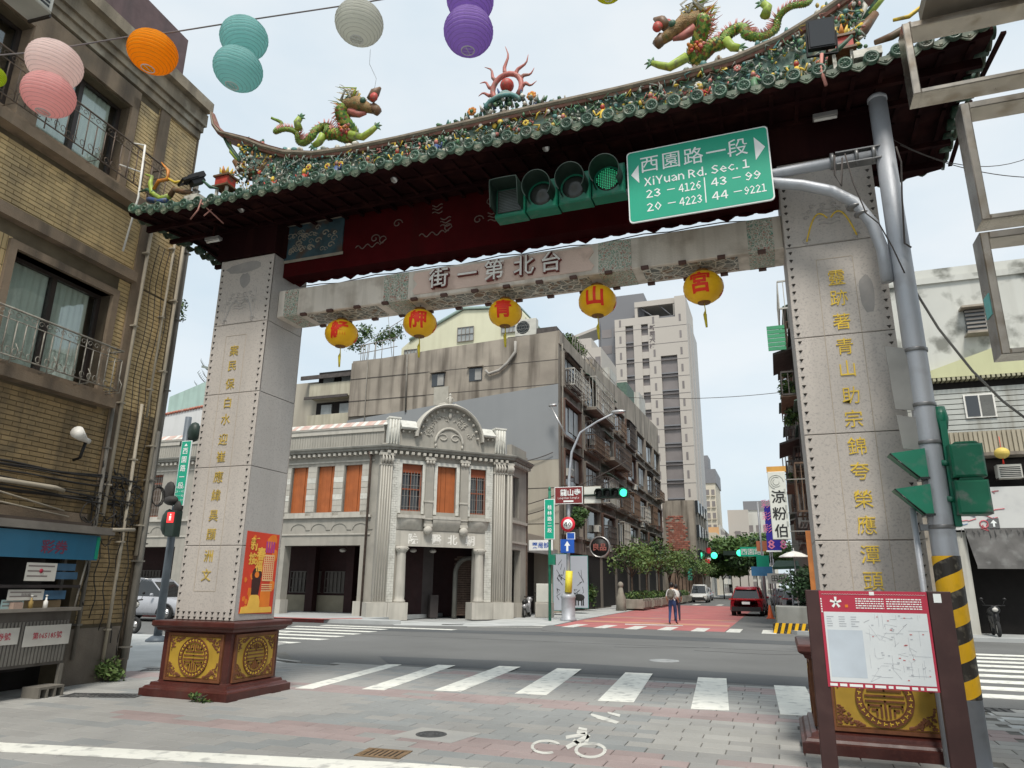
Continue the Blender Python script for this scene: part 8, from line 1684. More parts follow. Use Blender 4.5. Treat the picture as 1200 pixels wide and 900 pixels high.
# ================================================================ cars
GLZ = glass('car_glass', (.015, .018, .02), .05); TYR = M('tyre', (.02, .02, .02)); TAIL = M('tail_lamp', (.5, .02, .02), .3); CHR = M('chrome_trim', (.5, .5, .5), .25, metal=.8); BPL = M('black_plastic', (.02, .02, .021), .6)
def paint(n, c): return M(n, c, .28, .03, 2, spec=.6)
def car(label, body_m, loc, rz, L=4.4, W=1.82, H=1.62, suv=True, group=None):
    """nose towards +y; stations along y with (z_low, z_belt, half width) and a separate greenhouse"""
    t = thing('parked_car' if group else 'car', label, 'car', (0, 0, 0)); b = MB(); hw = W / 2
    st = [(-L / 2, .34, .86, hw * .74), (-L / 2 + .05, .28, .97, hw * .90), (-L / 2 + .35, .26, 1.02, hw), (-.6, .25, .98, hw), (.6, .25, .96, hw), (L / 2 - 1.15, .25, .95, hw), (L / 2 - .35, .26, .82, hw * .97), (L / 2 - .08, .28, .70, hw * .88), (L / 2, .34, .58, hw * .72)]
    vs = []
    for y, z0, z1, w_ in st: vs += [(-w_ * .92, y, z0), (-w_, y, z0 + .12), (-w_, y, (z0 + z1) / 2 + .08), (-w_ * .93, y, z1 - .03), (-w_ * .84, y, z1), (w_ * .84, y, z1), (w_ * .93, y, z1 - .03), (w_, y, (z0 + z1) / 2 + .08), (w_, y, z0 + .12), (w_ * .92, y, z0)]
    n = 10; b.add(vs, [(i * n + k, (i + 1) * n + k, (i + 1) * n + (k + 1) % n, i * n + (k + 1) % n) for i in range(len(st) - 1) for k in range(n)] + [tuple(range(n))[::-1], tuple(range((len(st) - 1) * n, len(st) * n))], 0, True)
    part(b, 'body', body_m, t)
    b = MB(); gs = [(-L / 2 + .12, 1.0, .84, 0), (-L / 2 + .62, H - .05, .64, 1), (-.2, H, .68, 1), (.35, H - .05, .67, 1), (1.15, .95, .82, 0)]
    vs = []
    for y, z, w_, _ in gs: ww = hw * w_; vs += [(-hw * .84, y, .95), (-ww, y, z), (ww, y, z), (hw * .84, y, .95)]
    b.add(vs, [(i * 4 + k, (i + 1) * 4 + k, (i + 1) * 4 + k + 1, i * 4 + k + 1) for i in range(4) for k in range(3)] + [(0, 1, 2, 3)], 0, False); part(b, 'windows', GLZ, t)
    b = MB(); vs = []
    for y, z, w_ in ((-L / 2 + .45, H - .09, .62), (-L / 2 + .7, H - .01, .65), (-.2, H + .02, .69), (.42, H - .04, .68)): ww = hw * w_; vs += [(-ww, y, z - .05), (-ww * .9, y, z + .015), (ww * .9, y, z + .015), (ww, y, z - .05)]
    b.add(vs, [(i * 4 + k, i * 4 + k + 1, (i + 1) * 4 + k + 1, (i + 1) * 4 + k) for i in range(3) for k in range(3)] + [(0, 3, 2, 1), (12, 13, 14, 15)], 0, True)
    for sx in (-1, 1):
        for (ya, za, wa), (yb, zb, wb) in ((( -L / 2 + .12, .98, .85), (-L / 2 + .6, H - .07, .65)), ((1.17, .95, .84), (.38, H - .05, .68)), ((-.25, .97, .86), (-.2, H - .02, .69))): b.tube([(sx * hw * wa, ya, za), (sx * hw * wb, yb, zb)], .028, 5)
    part(b, 'roof', body_m, t)
    for sx in (-1, 1):
        for y in (-L / 2 + .85, L / 2 - .88):
            b = MB(); b.lathe((sx * (hw - .12), y, .33), [(.2, -.11), (.32, -.11), (.335, -.08), (.335, .08), (.32, .11), (.2, .11)], 20, ax='x'); W_ = part(b, 'wheel', TYR, t); b = MB(); b.lathe((sx * (hw - .10), y, .33), [(.2, -.1), (.2, .1)], 14, ax='x')
            for k in range(5): a = k * 2 * PI / 5; b.tube([(sx * (hw + .01), y, .33), (sx * (hw + .01), y + .19 * math.cos(a), .33 + .19 * math.sin(a))], .025, 4)
            part(b, 'rim', CHR, W_); b = MB(); b.tube([(sx * hw * 1.0, y + .39 * math.cos(a), .3 + .39 * math.sin(a)) for a in [k * PI / 10 for k in range(11)]], .035, 5); part(b, 'wheel_arch', BPL, t)
        b = MB(); b.obox((sx * hw * .80, -L / 2 + .03, .93), (.42, .08, .07), Matrix.Rotation(sx * .3, 3, 'Z')); part(b, 'tail_light', TAIL, t); b = MB(); b.obox((sx * hw * .74, L / 2 - .1, .66), (.34, .14, .12), Matrix.Rotation(-sx * .45, 3, 'Z')); part(b, 'headlight', LAMPG, t)
        b = MB(); b.ell((sx * (hw + .1), .75, 1.03), .09, .06, .07, 10, 6); part(b, 'mirror', body_m, t)
    b = MB(); b.box(-hw * .88, hw * .88, -L / 2 - .02, -L / 2 + .1, .28, .52); b.box(-hw * .8, hw * .8, L / 2 - .1, L / 2 + .03, .25, .45); part(b, 'bumper', BPL, t)
    b = MB(); b.box(-.22, .22, -L / 2 - .035, -L / 2 + .02, .66, .8); part(b, 'number_plate', SWHITE, t)
    b = MB(); b.box(-hw * .55, hw * .55, -L / 2 - .02, -L / 2 + .05, .91, .945); part(b, 'light_bar', TAIL, t)
    if suv: b = MB(); [b.tube([(sx * hw * .66, -L / 2 + .7, H + .0), (sx * hw * .68, -.2, H + .05), (sx * hw * .66, .3, H - .0)], .018, 5) for sx in (-1, 1)]; part(b, 'roof_rail', CHR, t)
    return move(t, loc, rz)
car('red sport utility car seen from behind driving up the street', paint('car_red', (.30, .008, .018)), (5.35, 38.5, 0), R(-3))
car('silver sport utility car behind the left pole in front of the hospital arcade', paint('car_silver', (.34, .35, .375)), (-17.2, 15.2, 0), R(-84), L=4.5)
car('pale grey car parked behind the red car on the right', paint('car_pale', (.42, .45, .45)), (8.0, 44.5, 0), R(3), H=1.45, suv=False)
car('white van like car far down the street on the left lane', paint('car_white', (.55, .55, .53)), (-.9, 72, 0), R(180), H=1.8)
for k, (x, y) in enumerate(((7.6, 56), (7.2, 66), (-1.6, 84))): car(['silver car in the row parked beyond the pale grey car', 'small silver car farthest back in the row on the right', 'dim silver car behind the white van far down the street'][k], paint('car_silver', (.34, .35, .375)), (x, y, 0), R(3 if x > 0 else 180), H=1.5, group='small far cars down the street')
# ================================================================ people
def person(label, loc, rz, top, pants, hair, bag=None, stride=.16, scale=1.):
    t = thing('person', label, 'person', (0, 0, 0)); me = bpy.data.meshes.new('body'); bm = bmesh.new(); lay = bm.verts.layers.skin.verify()
    J = {'pelvis': ((0, 0, .93), .135), 'waist': ((0, .0, 1.07), .12), 'chest': ((0, .01, 1.28), .145), 'neckb': ((0, .0, 1.43), .075), 'neck': ((0, .02, 1.49), .05), 'head': ((0, .03, 1.58), .085), 'crown': ((0, .025, 1.67), .07)}
    for s_, sx in (('l', -1), ('r', 1)):
        st = stride * sx
        J.update({s_ + 'hip': ((sx * .09, 0, .88), .1), s_ + 'knee': ((sx * .1, .04 + st * .5, .5), .065), s_ + 'calf': ((sx * .1, st * .6 - .02, .33), .058), s_ + 'ankle': ((sx * .1, st - .02, .09), .038), s_ + 'toe': ((sx * .12, st + .16, .04), .035), s_ + 'sh': ((sx * .17, 0, 1.39), .062), s_ + 'elb': ((sx * .24, -.04, 1.12), .042), s_ + 'wr': ((sx * .23, .12, .92 if sx < 0 else 1.0), .028), s_ + 'hand': ((sx * .22, .17, .87 if sx < 0 else .98), .034)})
    V = {}
    for k, (c, r) in J.items(): v = bm.verts.new(c); v[lay].radius = (r, r * (.8 if k in ('pelvis', 'waist', 'chest') else 1)); V[k] = v
    V['pelvis'][lay].use_root = True
    for a, c in [('pelvis', 'waist'), ('waist', 'chest'), ('chest', 'neckb'), ('neckb', 'neck'), ('neck', 'head'), ('head', 'crown')] + [(s_ + a, s_ + c) for s_ in 'lr' for a, c in (('hip', 'knee'), ('knee', 'calf'), ('calf', 'ankle'), ('ankle', 'toe'), ('sh', 'elb'), ('elb', 'wr'), ('wr', 'hand'))] + [('pelvis', 'lhip'), ('pelvis', 'rhip'), ('neckb', 'lsh'), ('neckb', 'rsh')]: bm.edges.new((V[a], V[c]))
    bm.to_mesh(me); bm.free(); ob = bpy.data.objects.new('tmp_body', me); COL.objects.link(ob); ob.modifiers.new('s', 'SKIN').use_smooth_shade = True; ob.modifiers.new('u', 'SUBSURF').levels = 1
    dg = bpy.context.evaluated_depsgraph_get(); m2 = bpy.data.meshes.new_from_object(ob.evaluated_get(dg)); bpy.data.objects.remove(ob); SK = M('skin', (.42, .25, .17), .6)
    for m_ in (SK, top, pants, M('shoe', (.2, .05, .06), .6)):
        m2.materials.append(m_)
    for p in m2.polygons: z = p.center.z; x = abs(p.center.x); p.material_index = 3 if z < .1 else 2 if z < 1.0 and x < .19 else 1 if z < 1.46 and not (x > .19 and z < 1.14) else 0; p.use_smooth = True
    m2.name = 'body'; bo = bpy.data.objects.new('body', m2); COL.objects.link(bo); bo.parent = t; WM[bo.name] = I4
    b = MB(); b.ell((0, .01, 1.63), .098, .105, .115, 14, 8); part(b, 'hair', hair, t)
    b = MB(); b.ell((0, .13, 1.575), .014, .02, .018, 8, 5); b.ell((-.035, .105, 1.6), .012, .01, .009, 6, 4); b.ell((.035, .105, 1.6), .012, .01, .009, 6, 4); b.box(-.022, .022, .106, .116, 1.535, 1.541); part(b, 'face', M('face_dark', (.2, .09, .07), .6), t)
    for s_, sx in (('l', -1), ('r', 1)):
        b = MB(); hx, hy, hz = J[s_ + 'hand'][0]
        for k in range(4): b.tube([(hx + (k - 1.5) * .016, hy + .01, hz - .01), (hx + (k - 1.5) * .018, hy + .035, hz - .05), (hx + (k - 1.5) * .016, hy + .03, hz - .085 + .006 * abs(k - 1.3))], [.009, .008, .006], 5)
        b.tube([(hx - sx * .02, hy, hz), (hx - sx * .045, hy + .03, hz - .03)], [.01, .007], 5); part(b, 'fingers', SK, t)
    if bag: b = MB(); b.ell((0, -.19, 1.24), .16, .11, .22, 12, 8); b.ell((0, -.28, 1.15), .11, .06, .1, 10, 6); part(b, 'backpack', bag, t); b = MB(); [b.tube([(sx * .1, -.12, 1.4), (sx * .11, .06, 1.42), (sx * .12, .12, 1.28), (sx * .13, -.05, 1.08)], .016, 5) for sx in (-1, 1)]; part(b, 'straps', bag, t)
    t.matrix_world = Matrix.Translation(loc) @ Matrix.Rotation(rz, 4, 'Z') @ Matrix.Scale(scale, 4); return t
HAIR = M('hair_black', (.012, .01, .01), .5); JEAN = M('jeans', (.03, .055, .14), .85, .15, 9)
p = GZ(789, 732); person('person in white top and blue jeans with a grey backpack walking away up the street', tuple(p), R(-8), M('shirt_white', (.55, .55, .53), .8), JEAN, HAIR, M('bag_olive', (.11, .10, .08), .8, .2, 10), .17, 1.02)
p = GZ(794, 728); person('person in a dark top carrying a pale bag, half hidden by the one in jeans', tuple(p), R(12), M('shirt_dark', (.03, .03, .035), .8), M('trouser_dark', (.03, .03, .05), .8), HAIR, M('bag_white', (.5, .49, .46), .8), -.12, .98)
# ================================================================ left pole by the pavement
LPX, LPY = -8.72, 7.31
t = thing('corner_signal_pole', 'dark grey pole with green street sign and red signal left of the gate', 'pole', (LPX, LPY, 0)); b = MB(); b.tube([(LPX, LPY, 0), (LPX, LPY, 3), (LPX + .02, LPY, 6.2)], [.11, .1, .09], 14); b.lathe((LPX, LPY, 0), [(.3, 0), (.3, .05), (.14, .16)], 12); part(b, 'shaft', M('pole_dark_grey', (.13, .15, .17), .5, .15, 3, metal=.3), t)
b = MB(); b.lathe((LPX, LPY, 5.4), [(.13, -.06), (.13, .06)], 12); b.ell((LPX + .25, LPY + .05, 5.75), .2, .16, .3, 10, 6); part(b, 'rear_lamp', VIS, t)
x0, z1 = GY(214, 517, LPY - .2).x, GY(214, 517, LPY - .2).z; x1 = GY(226, 519, LPY - .2).x; z0 = GY(205, 593, LPY - .2).z
sg = thing('vertical_street_sign', 'narrow green vertical street sign on the dark pole left of the gate', 'sign', (x0, LPY - .2, z0)); b = MB(); b.box(x0, x0 + .36, LPY - .22, LPY - .19, z0, z1); part(b, 'edge', SWHITE, sg); b = MB(); b.box(x0 + .02, x0 + .34, LPY - .228, LPY - .221, z0 + .02, z1 - .02); part(b, 'face', SGREEN, sg)
b = MB(); xm = x0 + .18; h = z1 - z0; b.prism([(xm - .06, z1 - .16), (xm + .06, z1 - .16), (xm, z1 - .08)], LPY - .233, LPY - .229)
for k, c_ in enumerate('西園路一段'): b.text(c_, (xm, LPY - .229, z1 - .3 - k * .245), .2, ext=.004, bold=.01)
b.text('XiYuan Rd.', (xm, LPY - .229, z0 + .52), .075, ext=.004, sx=.8); b.text('23 - 41', (xm, LPY - .229, z0 + .4), .08, ext=.004); b.text('20 - 42', (xm, LPY - .229, z0 + .28), .08, ext=.004); b.text('43 - 99', (xm, LPY - .229, z0 + .16), .08, ext=.004); part(b, 'lettering', SWHITE, sg)
sg = thing('pedestrian_signal', 'dark pedestrian signal showing red beside the left pillar', 'traffic light', (LPX, LPY - .2, 3)); b = MB(); b.bbox(LPX + .12, LPX + .44, LPY - .4, LPY - .16, 2.75, 3.45, .02); b.ell((LPX - .05, LPY - .15, 3.15), .2, .18, .38, 10, 6); part(b, 'housing', VIS, sg)
q = GY(209, 638, LPY - .41); b = MB(); b.box(LPX + .16, LPX + .40, LPY - .412, LPY - .402, 3.12, 3.40); part(b, 'red_lamp', M('red_lamp', (.7, .03, .03), .5, emit=.8), sg)
b = MB(); b.tube([(LPX + .28, LPY - .415, 3.18), (LPX + .28, LPY - .415, 3.3)], .03, 6); b.ell((LPX + .28, LPY - .415, 3.34), .025, .01, .025, 6, 4); part(b, 'standing_figure', M('lamp_pink', (.9, .5, .45), .5, emit=.9), sg)
b = MB(); b.ell((LPX + .05, LPY - .2, 3.75), .26, .2, .14, 10, 6); b.ell((LPX + .3, LPY - .2, 3.55), .15, .1, .2, 10, 6); b.ell((LPX - .1, LPY - .2, 4.0), .2, .1, .3, 10, 6); one(b, 'cable_bundle', M('black_cable', (.03, .027, .025)), 'dark wrapped bundle on the pole above the red signal', 'bundle')
# ================================================================ far corner signal pole, signs, street furniture
FX, FY = -2.14, 24.8
t = thing('street_lamp', 'slender grey street lamp with a long curved arm over the far corner', 'street lamp', (FX, FY, 0)); lp = [GY(a, c_, FY) for a, c_ in ((666, 728), (666, 640), (667, 560), (670, 530), (680, 507), (700, 494), (720, 484))]; b = MB(); b.tube([tuple(p) for p in lp], [.10, .085, .07, .06, .055, .05, .045], 10); part(b, 'mast', STEEL, t)
b = MB(); b.lathe((FX, FY, 0), [(.38, 0), (.38, .1), (.32, .14), (.32, 1.0), (.36, 1.05), (.34, 1.15), (.14, 1.35)], 14); part(b, 'base', STEEL, t); e = lp[-1]; b = MB(); b.ell((e.x + .2, e.y, e.z + .05), .38, .14, .1, 12, 6); part(b, 'lamp_head', METAL, t)
def plate(px0, py0, px1, py1, y, name, label, m, edge=None, txt=None, tm=None, sz=.7, cat='sign', disc=False, back=True):
    a, c_ = GY(px0, py0, y), GY(px1, py1, y); t = thing(name, label, cat, (a.x, y, c_.z)); x0, x1, z0, z1 = a.x, c_.x, c_.z, a.z; b = MB(); xm, zm = (x0 + x1) / 2, (z0 + z1) / 2; r = (x1 - x0) / 2
    if disc: b.lathe((xm, y, zm), [(r * .98, -.02), (r, 0), (r, .02)], 24, ax='y')
    else: b.box(x0, x1, y - .02, y + .02, z0, z1)
    part(b, 'plate', edge or m, t); b = MB()
    if disc: b.lathe((xm, y - .022, zm), [(r * .66, -.004), (r * .66, 0)], 24, ax='y')
    else: b.box(x0 + .03, x1 - .03, y - .026, y - .021, z0 + .03, z1 - .03)
    part(b, 'face', m, t)
    if txt: b = MB(); b.text(txt, (xm, y - .03, zm), (z1 - z0) * sz, ext=.006, bold=.012); part(b, 'lettering', tm or SWHITE, t)
    return t, x0, x1, z0, z1
REDS = M('sign_brown_red', (.19, .025, .025), .5, .05, 2); SRED = M('sign_red', (.6, .02, .04), .5); SBL = M('sign_mid_blue', (.015, .09, .42), .5)
t, x0, x1, z0, z1 = plate(650, 571, 683, 590, FY - .2, 'temple_sign', 'dark red brown temple direction sign with white characters over the far corner', REDS, SWHITE)
b = MB(); b.text('龍山寺', ((x0 + x1) / 2 + .1, FY - .235, z1 - .28), .34, ext=.006, bold=.02); b.text('Lungshan Temple', ((x0 + x1) / 2, FY - .235, z1 - .55), .12, ext=.006); b.box(x0 + .45, x1 - .45, FY - .24, FY - .235, z0 + .08, z0 + .16); part(b, 'lettering', SWHITE, t)
plate(684, 570, 705, 590, FY - .1, 'blank_sign', 'blank white back panel right of the red brown temple sign', M('sign_cream', (.62, .62, .56)), STI)
t = thing('far_traffic_light', 'four lamp traffic light showing green across the junction', 'traffic light', (0, FY, 5)); a, c_ = GY(698, 572, FY - .3), GY(736, 584, FY - .3); zc = (a.z + c_.z) / 2; w_ = (c_.x - a.x) / 4
b = MB(); b.bbox(a.x, c_.x, FY - .35, FY - .1, zc - .24, zc + .24, .02); b.cyl((FX, FY - .1, zc - .05), (a.x, FY - .2, zc - .05), .05, 8); part(b, 'housing', VIS, t)
for k in range(4): x = a.x + w_ * (k + .5); b = MB(); b.lathe((x, FY - .36, zc), [(.0, -.02), (.17, -.01), (.18, 0)], 16, ax='y'); part(b, 'lens', BLK if k < 3 else M('green_lamp_bright', (.05, .8, .4), .5, emit=1.6), t); b = MB(); visor(b, (x, FY - .36, zc), .2, .25, 0); part(b, 'visor', VIS, t)
plate(638, 585, 650, 632, 24.2, 'green_street_sign', 'tall green vertical street sign left of the street lamp mast', SGREEN, SWHITE); b = MB(); q = GY(644, 590, 24.15)
for k, c_ in enumerate('桂林路二段'): b.text(c_, (q.x, 24.16, q.z - .18 - k * .27), .22, ext=.006, bold=.015)
one(b, 'sign_lettering', SWHITE, 'white characters on the green vertical sign left of the lamp mast', 'lettering')
t, x0, x1, z0, z1 = plate(657, 605, 674, 624, FY - .25, 'speed_limit_sign', 'round red ringed forty speed limit sign on the lamp mast', SWHITE, SRED, '40', M('ink_black', (.02, .02, .02)), .38, disc=True)
t, x0, x1, z0, z1 = plate(657, 632, 673, 648, FY - .25, 'blue_arrow_sign', 'blue sign with a white upward arrow below the speed limit sign', SBL); b = MB(); xm = (x0 + x1) / 2; b.prism([(xm - .05, z0 + .08), (xm - .05, z1 - .3), (xm - .14, z1 - .3), (xm, z1 - .08), (xm + .14, z1 - .3), (xm + .05, z1 - .3), (xm + .05, z0 + .08)], FY - .285, FY - .277); part(b, 'arrow', SWHITE, t)
plate(664, 624, 674, 632, FY - .2, 'small_blue_sign', 'small blue plate tucked between the speed limit sign and the arrow sign', SBL, SWHITE)
q0, q1 = GY(667, 669, FY - .2), GY(666, 694, FY - .2); b = MB(); b.tube([tuple(q0), tuple(q1)], .17, 12); one(b, 'yellow_wrap', M('yellow_wrap', (.7, .6, .05), .6, .1, 8), 'yellow padding wrapped round the lamp mast above its base', 'padding')
t = thing('slim_signal_pole', 'thin green pole carrying the green vertical sign beside the white wall panels', 'pole', (-2.9, 24.3, 0)); b = MB(); q = GY(644, 575, 24.3); b.tube([(q.x, 24.3, 0), (q.x, 24.3, q.z)], .07, 8); b.lathe((q.x, 24.3, q.z), [(.07, 0), (.07, .1), (.02, .2)], 10); b.box(q.x - .02, q.x + .3, 24.15, 24.3, GY(644, 662, 24.3).z, GY(644, 650, 24.3).z); part(b, 'shaft', HG, t)
# white panels with line drawings on the shop wall, lamp post base box
for (p0, p1, y, lab) in (((648, 649), (665, 716), 30.5, 'tall white printed panel nearest the slim pole'), ((668, 651), (690, 713), 33.4, 'white printed panel with a dark animal shape beside the shop doorway')):
    t, x0, x1, z0, z1 = plate(p0[0], p0[1], p1[0], p1[1], y, 'printed_panel', lab, M('panel_pale_blue', (.42, .45, .50), .6, .04, 1), M('panel_teal', (.06, .25, .22), .6), cat='panel'); b = MB(); rg = random.Random(int(y))
    for k in range(10):
        x, z = rg.uniform(x0 + .3, x1 - .3), rg.uniform(z0 + .4, z1 - .3); b.tube([(x, y - .03, z), (x + rg.uniform(-.2, .2), y - .03, z + rg.uniform(-.3, .3)), (x + rg.uniform(-.3, .3), y - .03, z + rg.uniform(-.4, .4))], .012, 4)
    if y > 33: b.ell(((x0 + x1) / 2, y - .03, z0 + .6), .32, .02, .2, 10, 6); [b.box((x0 + x1) / 2 + q, (x0 + x1) / 2 + q + .07, y - .04, y - .03, z0 + .15, z0 + .5) for q in (-.25, -.1, .1, .2)]
    part(b, 'print', M('ink_black', (.02, .02, .02)), t)
a = GY(638, 690, 27.5); c_ = GY(631, 720, 27.5); t = thing('lit_stand_sign', 'white sign box on a concrete block by the hospital corner', 'sign', (a.x, 27.5, 0)); b = MB(); b.bbox(a.x - .38, a.x + .38, 27.3, 27.6, .75, GY(638, 684, 27.5).z + 0.0, .02); part(b, 'box', M('sign_cream', (.6, .6, .56)), t); b = MB(); b.bbox(a.x - .42, a.x + .42, 27.2, 27.8, 0, .74, .04); part(b, 'block', HL_, t)
plate(620, 633, 648, 645, 28.1, 'clinic_sign', 'small white and blue shop sign over the dark doorway right of the hospital', SWHITE, None, '藥局診', SBL, .6)
x, z = GX(703, 641, -4.6).y, GX(703, 641, -4.6).z; p = GY(703, 641, 40); t = thing('round_sign', 'round black shop sign with a pale rim hanging on the grey block', 'sign', (p.x, 40, p.z)); b = MB(); b.lathe((p.x, 40, p.z), [(.72, -.06), (.72, .12)], 26, ax='y'); b.tube([(p.x + .67 * math.cos(a), p.y - .1, p.z + .67 * math.sin(a)) for a in [j * PI / 13 for j in range(26)]], .055, 6, closed=True); part(b, 'rim', METAL, t); b = MB(); b.lathe((p.x, 39.93, p.z), [(.62, -.02), (.62, .04)], 26, ax='y'); part(b, 'face', M('ink_black', (.02, .02, .02)), t); b = MB(); b.text('良品', (p.x, 39.905, p.z), .5, ext=.01, bold=.02); part(b, 'lettering', M('muted_red', (.35, .12, .1), .6), t); b = MB(); b.cyl((p.x - 1.6, 40, p.z), (p.x - .7, 40, p.z), .04, 6); part(b, 'bracket', BARM, t)
bush('facade_bush', 'big green shrub hanging on the grey block above the round sign', 'shrub', (-4.5, 35.6, 5.1), .7, 1.6, .8, 1500, .11, 33, mats=(0, 1, 1))
# utility wires across the junction
for k, (a, c_) in enumerate((((566, 622), (720, 560)), ((566, 612), (735, 540)), ((560, 545), (648, 530)))): cable('utility_wire', sag(GY(a[0], a[1] - 10, 33.5), GY(c_[0], c_[1], 33.7), .5), .03, ['lowest thin black wire crossing the grey painted end wall', 'middle thin wire rising across the grey end wall', 'short wire between the hospital roof and the lamp'][k])
cable('sky_wire', sag(GY(690, 462, 60), GY(930, 458, 60), .6), .03, 'single wire crossing the open sky right of the tower')
b = MB(); p0 = GY(645, 475, 33); p1 = GY(664, 512, 33); b.tube([tuple(p0), tuple(p1)], .06, 6); b.tube([tuple(p0 + Vector((-.1, 0, 0))), tuple(p0 + Vector((.4, 0, 0)))], .1, 6); one(b, 'wall_lamp', METAL, 'small lamp on a slanting arm in front of the grey painted wall', 'lamp')
# ================================================================ street trees, planters, far buildings
def tree(c, h, r, label, seed, n=2200, sz=.16, group=None, mats=(0, 1, 1, 2), lean=0, name='street_tree'):
    rg = random.Random(seed); t = thing(name, label, 'tree', c, group=group); c = Vector(c); b = MB(); top = c + Vector((lean, 0, h * .62)); b.tube([c, c + Vector((lean * .3, 0, h * .3)), top], [.09, .07, .05], 7)
    tips = []
    for k in range(8): a = k * 2.4; e = top + Vector((r * .65 * math.cos(a), r * .65 * math.sin(a), h * rg.uniform(.0, .3))); b.tube([c + Vector((lean * .4, 0, h * rg.uniform(.35, .6))), top.lerp(e, .5) + Vector((0, 0, -.1)), e], [.045, .03, .012], 5); tips.append(e)
    part(b, 'trunk', LEAFM[3], t); b = MB()
    for e in tips + [top + Vector((0, 0, h * .2))]: leaves(b, e, r * .55, r * .55, h * .15, n // 9, sz, rg, rg.choice([mats, mats, (0, 0, 1), (1, 2)]), .6)
    part(b, 'crown', LEAFM, t); return t
for k in range(9):
    y = 43 + k * 5.4; x = -2.6 + .12 * k; tree((x, y, .1), 4.5 + .5 * (k % 3), 1.6 - .2 * (k % 2), ['slim street tree in the planter nearest the junction', 'second slim tree along the left pavement', 'third tree along the left pavement', 'fourth tree along the left pavement', 'fifth tree along the left pavement', 'sixth tree along the left pavement', 'seventh tree in the left row', 'eighth tree in the left row', 'last tree of the left row'][k], 100 + k, 800, .13, 'street trees in the left planters', (2, 2, 1, 2))
PLM = M('planter_concrete', (.27, .25, .21), .85, .15, 2, bump=.3, streak=(.14, .13, .1), sf=.5)
for k in range(7):
    y = 41.5 + k * 4.2; t = thing('kerb_planter', ['concrete box planter nearest the junction on the left pavement', 'second concrete planter along the left pavement', 'third concrete planter along the left pavement', 'fourth concrete planter along the left pavement', 'fifth planter along the left pavement', 'sixth planter along the left pavement', 'farthest planter along the left pavement'][k], 'planter', (-2.3, y, 0), group='concrete planters on the left pavement'); b = MB(); b.bbox(-3.2, -1.6, y, y + 3.2, .1, .72, .03)
    for q in range(3): b.box(-1.62, -1.52, y + .1 + q * 1.05, y + .95 + q * 1.05, .2, .62)
    part(b, 'trough', PLM, t); rg = random.Random(200 + k); b = MB(); leaves(b, (-2.4, y + 1.6, .95), .8, 1.6, .35, 420, .1, rg, (0, 1, 2)); part(b, 'hedge', LEAFM, t)
p = GZ(728, 716); t = thing('stone_post', 'squat weathered stone figure post at the head of the planters', 'post', tuple(p)); b = MB(); b.tube([(p.x, p.y, 0), (p.x, p.y, .5), (p.x, p.y, .8), (p.x, p.y, 1.1), (p.x, p.y, 1.5)], [.36, .3, .34, .2, .14], 10); part(b, 'body', PLM, t); b = MB(); b.ell((p.x, p.y, 1.65), .2, .2, .22, 10, 7); part(b, 'head', PLM, t)
bush('doorway_plant', 'potted plant in the dark arcade doorway below the round sign', 'plant', (-4.6, 38.5, .1), .6, .6, .9, 500, .1, 35)
# far trees closing the street
for k, (px, y, h, r) in enumerate(((838, 118, 8.8, 4.6), (858, 125, 10.0, 5.2), (878, 120, 10.0, 5.0), (822, 105, 6.0, 3.0), (848, 100, 6.0, 3.2), (868, 98, 7.6, 3.8), (888, 108, 9.0, 4.6), (903, 100, 8.0, 3.8))):
    q = GY(px, 688, y); tree((q.x, y, 0), h, r, ['large dark tree at the end of the street, left of centre', 'tallest tree closing the end of the street', 'broad tree at the end of the street toward the right', 'small tree left of the far green signal', 'low tree in the middle of the street end', 'rounded tree above the red car roof', 'tree right of the big trees by the green road sign', 'tree behind the green signs at far right'][k], 300 + k, 4200, .3, 'trees closing the end of the street', (1, 1, 2))
def farb(name, label, px0, py0, px1, y, m, d=14, rows=0, cols_=0, cat='building', top=None, side=None, winm=None):
    a = GY(px0, py0, y); c_ = GY(px1, py0, y); t = thing(name, label, cat, ((a.x + c_.x) / 2, y, 0)); b = MB(); b.box(a.x, c_.x, y, y + d, 0, a.z); part(b, 'wall', m, t)
    if top: b = MB(); b.box(a.x - .3, c_.x + .3, y - .3, y + d, a.z - top, a.z + .3); part(b, 'top_band', TDK, t)
    w_ = (c_.x - a.x) / max(1, cols_); hh = 3.1
    for i in range(rows):
        for j in range(cols_):
            z = a.z - (top or 1) - 1.0 - (i + 1) * hh + .9
            if z < 0: continue
            b = MB(); b.box(a.x + w_ * (j + .2), a.x + w_ * (j + .8), y - .06, y + .02, z, z + 1.5); W_ = part(b, 'window', winm or TWIN, t); b = MB(); b.box(a.x + w_ * (j + .12), a.x + w_ * (j + .88), y - .5, y - .05, z - .3, z - .1); part(b, 'sill', m, W_)
    return t, a, c_
FCR = M('far_cream', (.52, .47, .38), .8, .05, .1); FOR = M('far_orange', (.50, .30, .15), .8, .05, .1); FWH = M('far_white', (.50, .49, .45), .8, .06, .2, streak=(.36, .34, .3), sf=.4, streakscale=.6)
t, a, c_ = farb('far_cream_tower', 'cream high rise with a grey top far down the street', 812, 552, 837, 190, FCR, 18, 12, 4, 'tower', 3.5)
b = MB(); b.box(a.x - .5, a.x + 4, 192, 200, a.z, a.z + 4.5); part(b, 'roof_box', TDK, t)
for k in range(5): b = MB(); x = a.x + 1.2 + k * 1.0; q = GY(800, 628, 189); b.text('002'[k % 3], (x - .6 + k * .3, 189.8, q.z), 2.6, ext=.05, bold=.02); part(b, 'roof_letter', SWHITE, t) if k < 3 else None
t, a, c_ = farb('orange_building', 'orange apartment building with stacked balconies beyond the brick patched wall', 820, 618, 842, 150, FOR, 20, 0, 0)
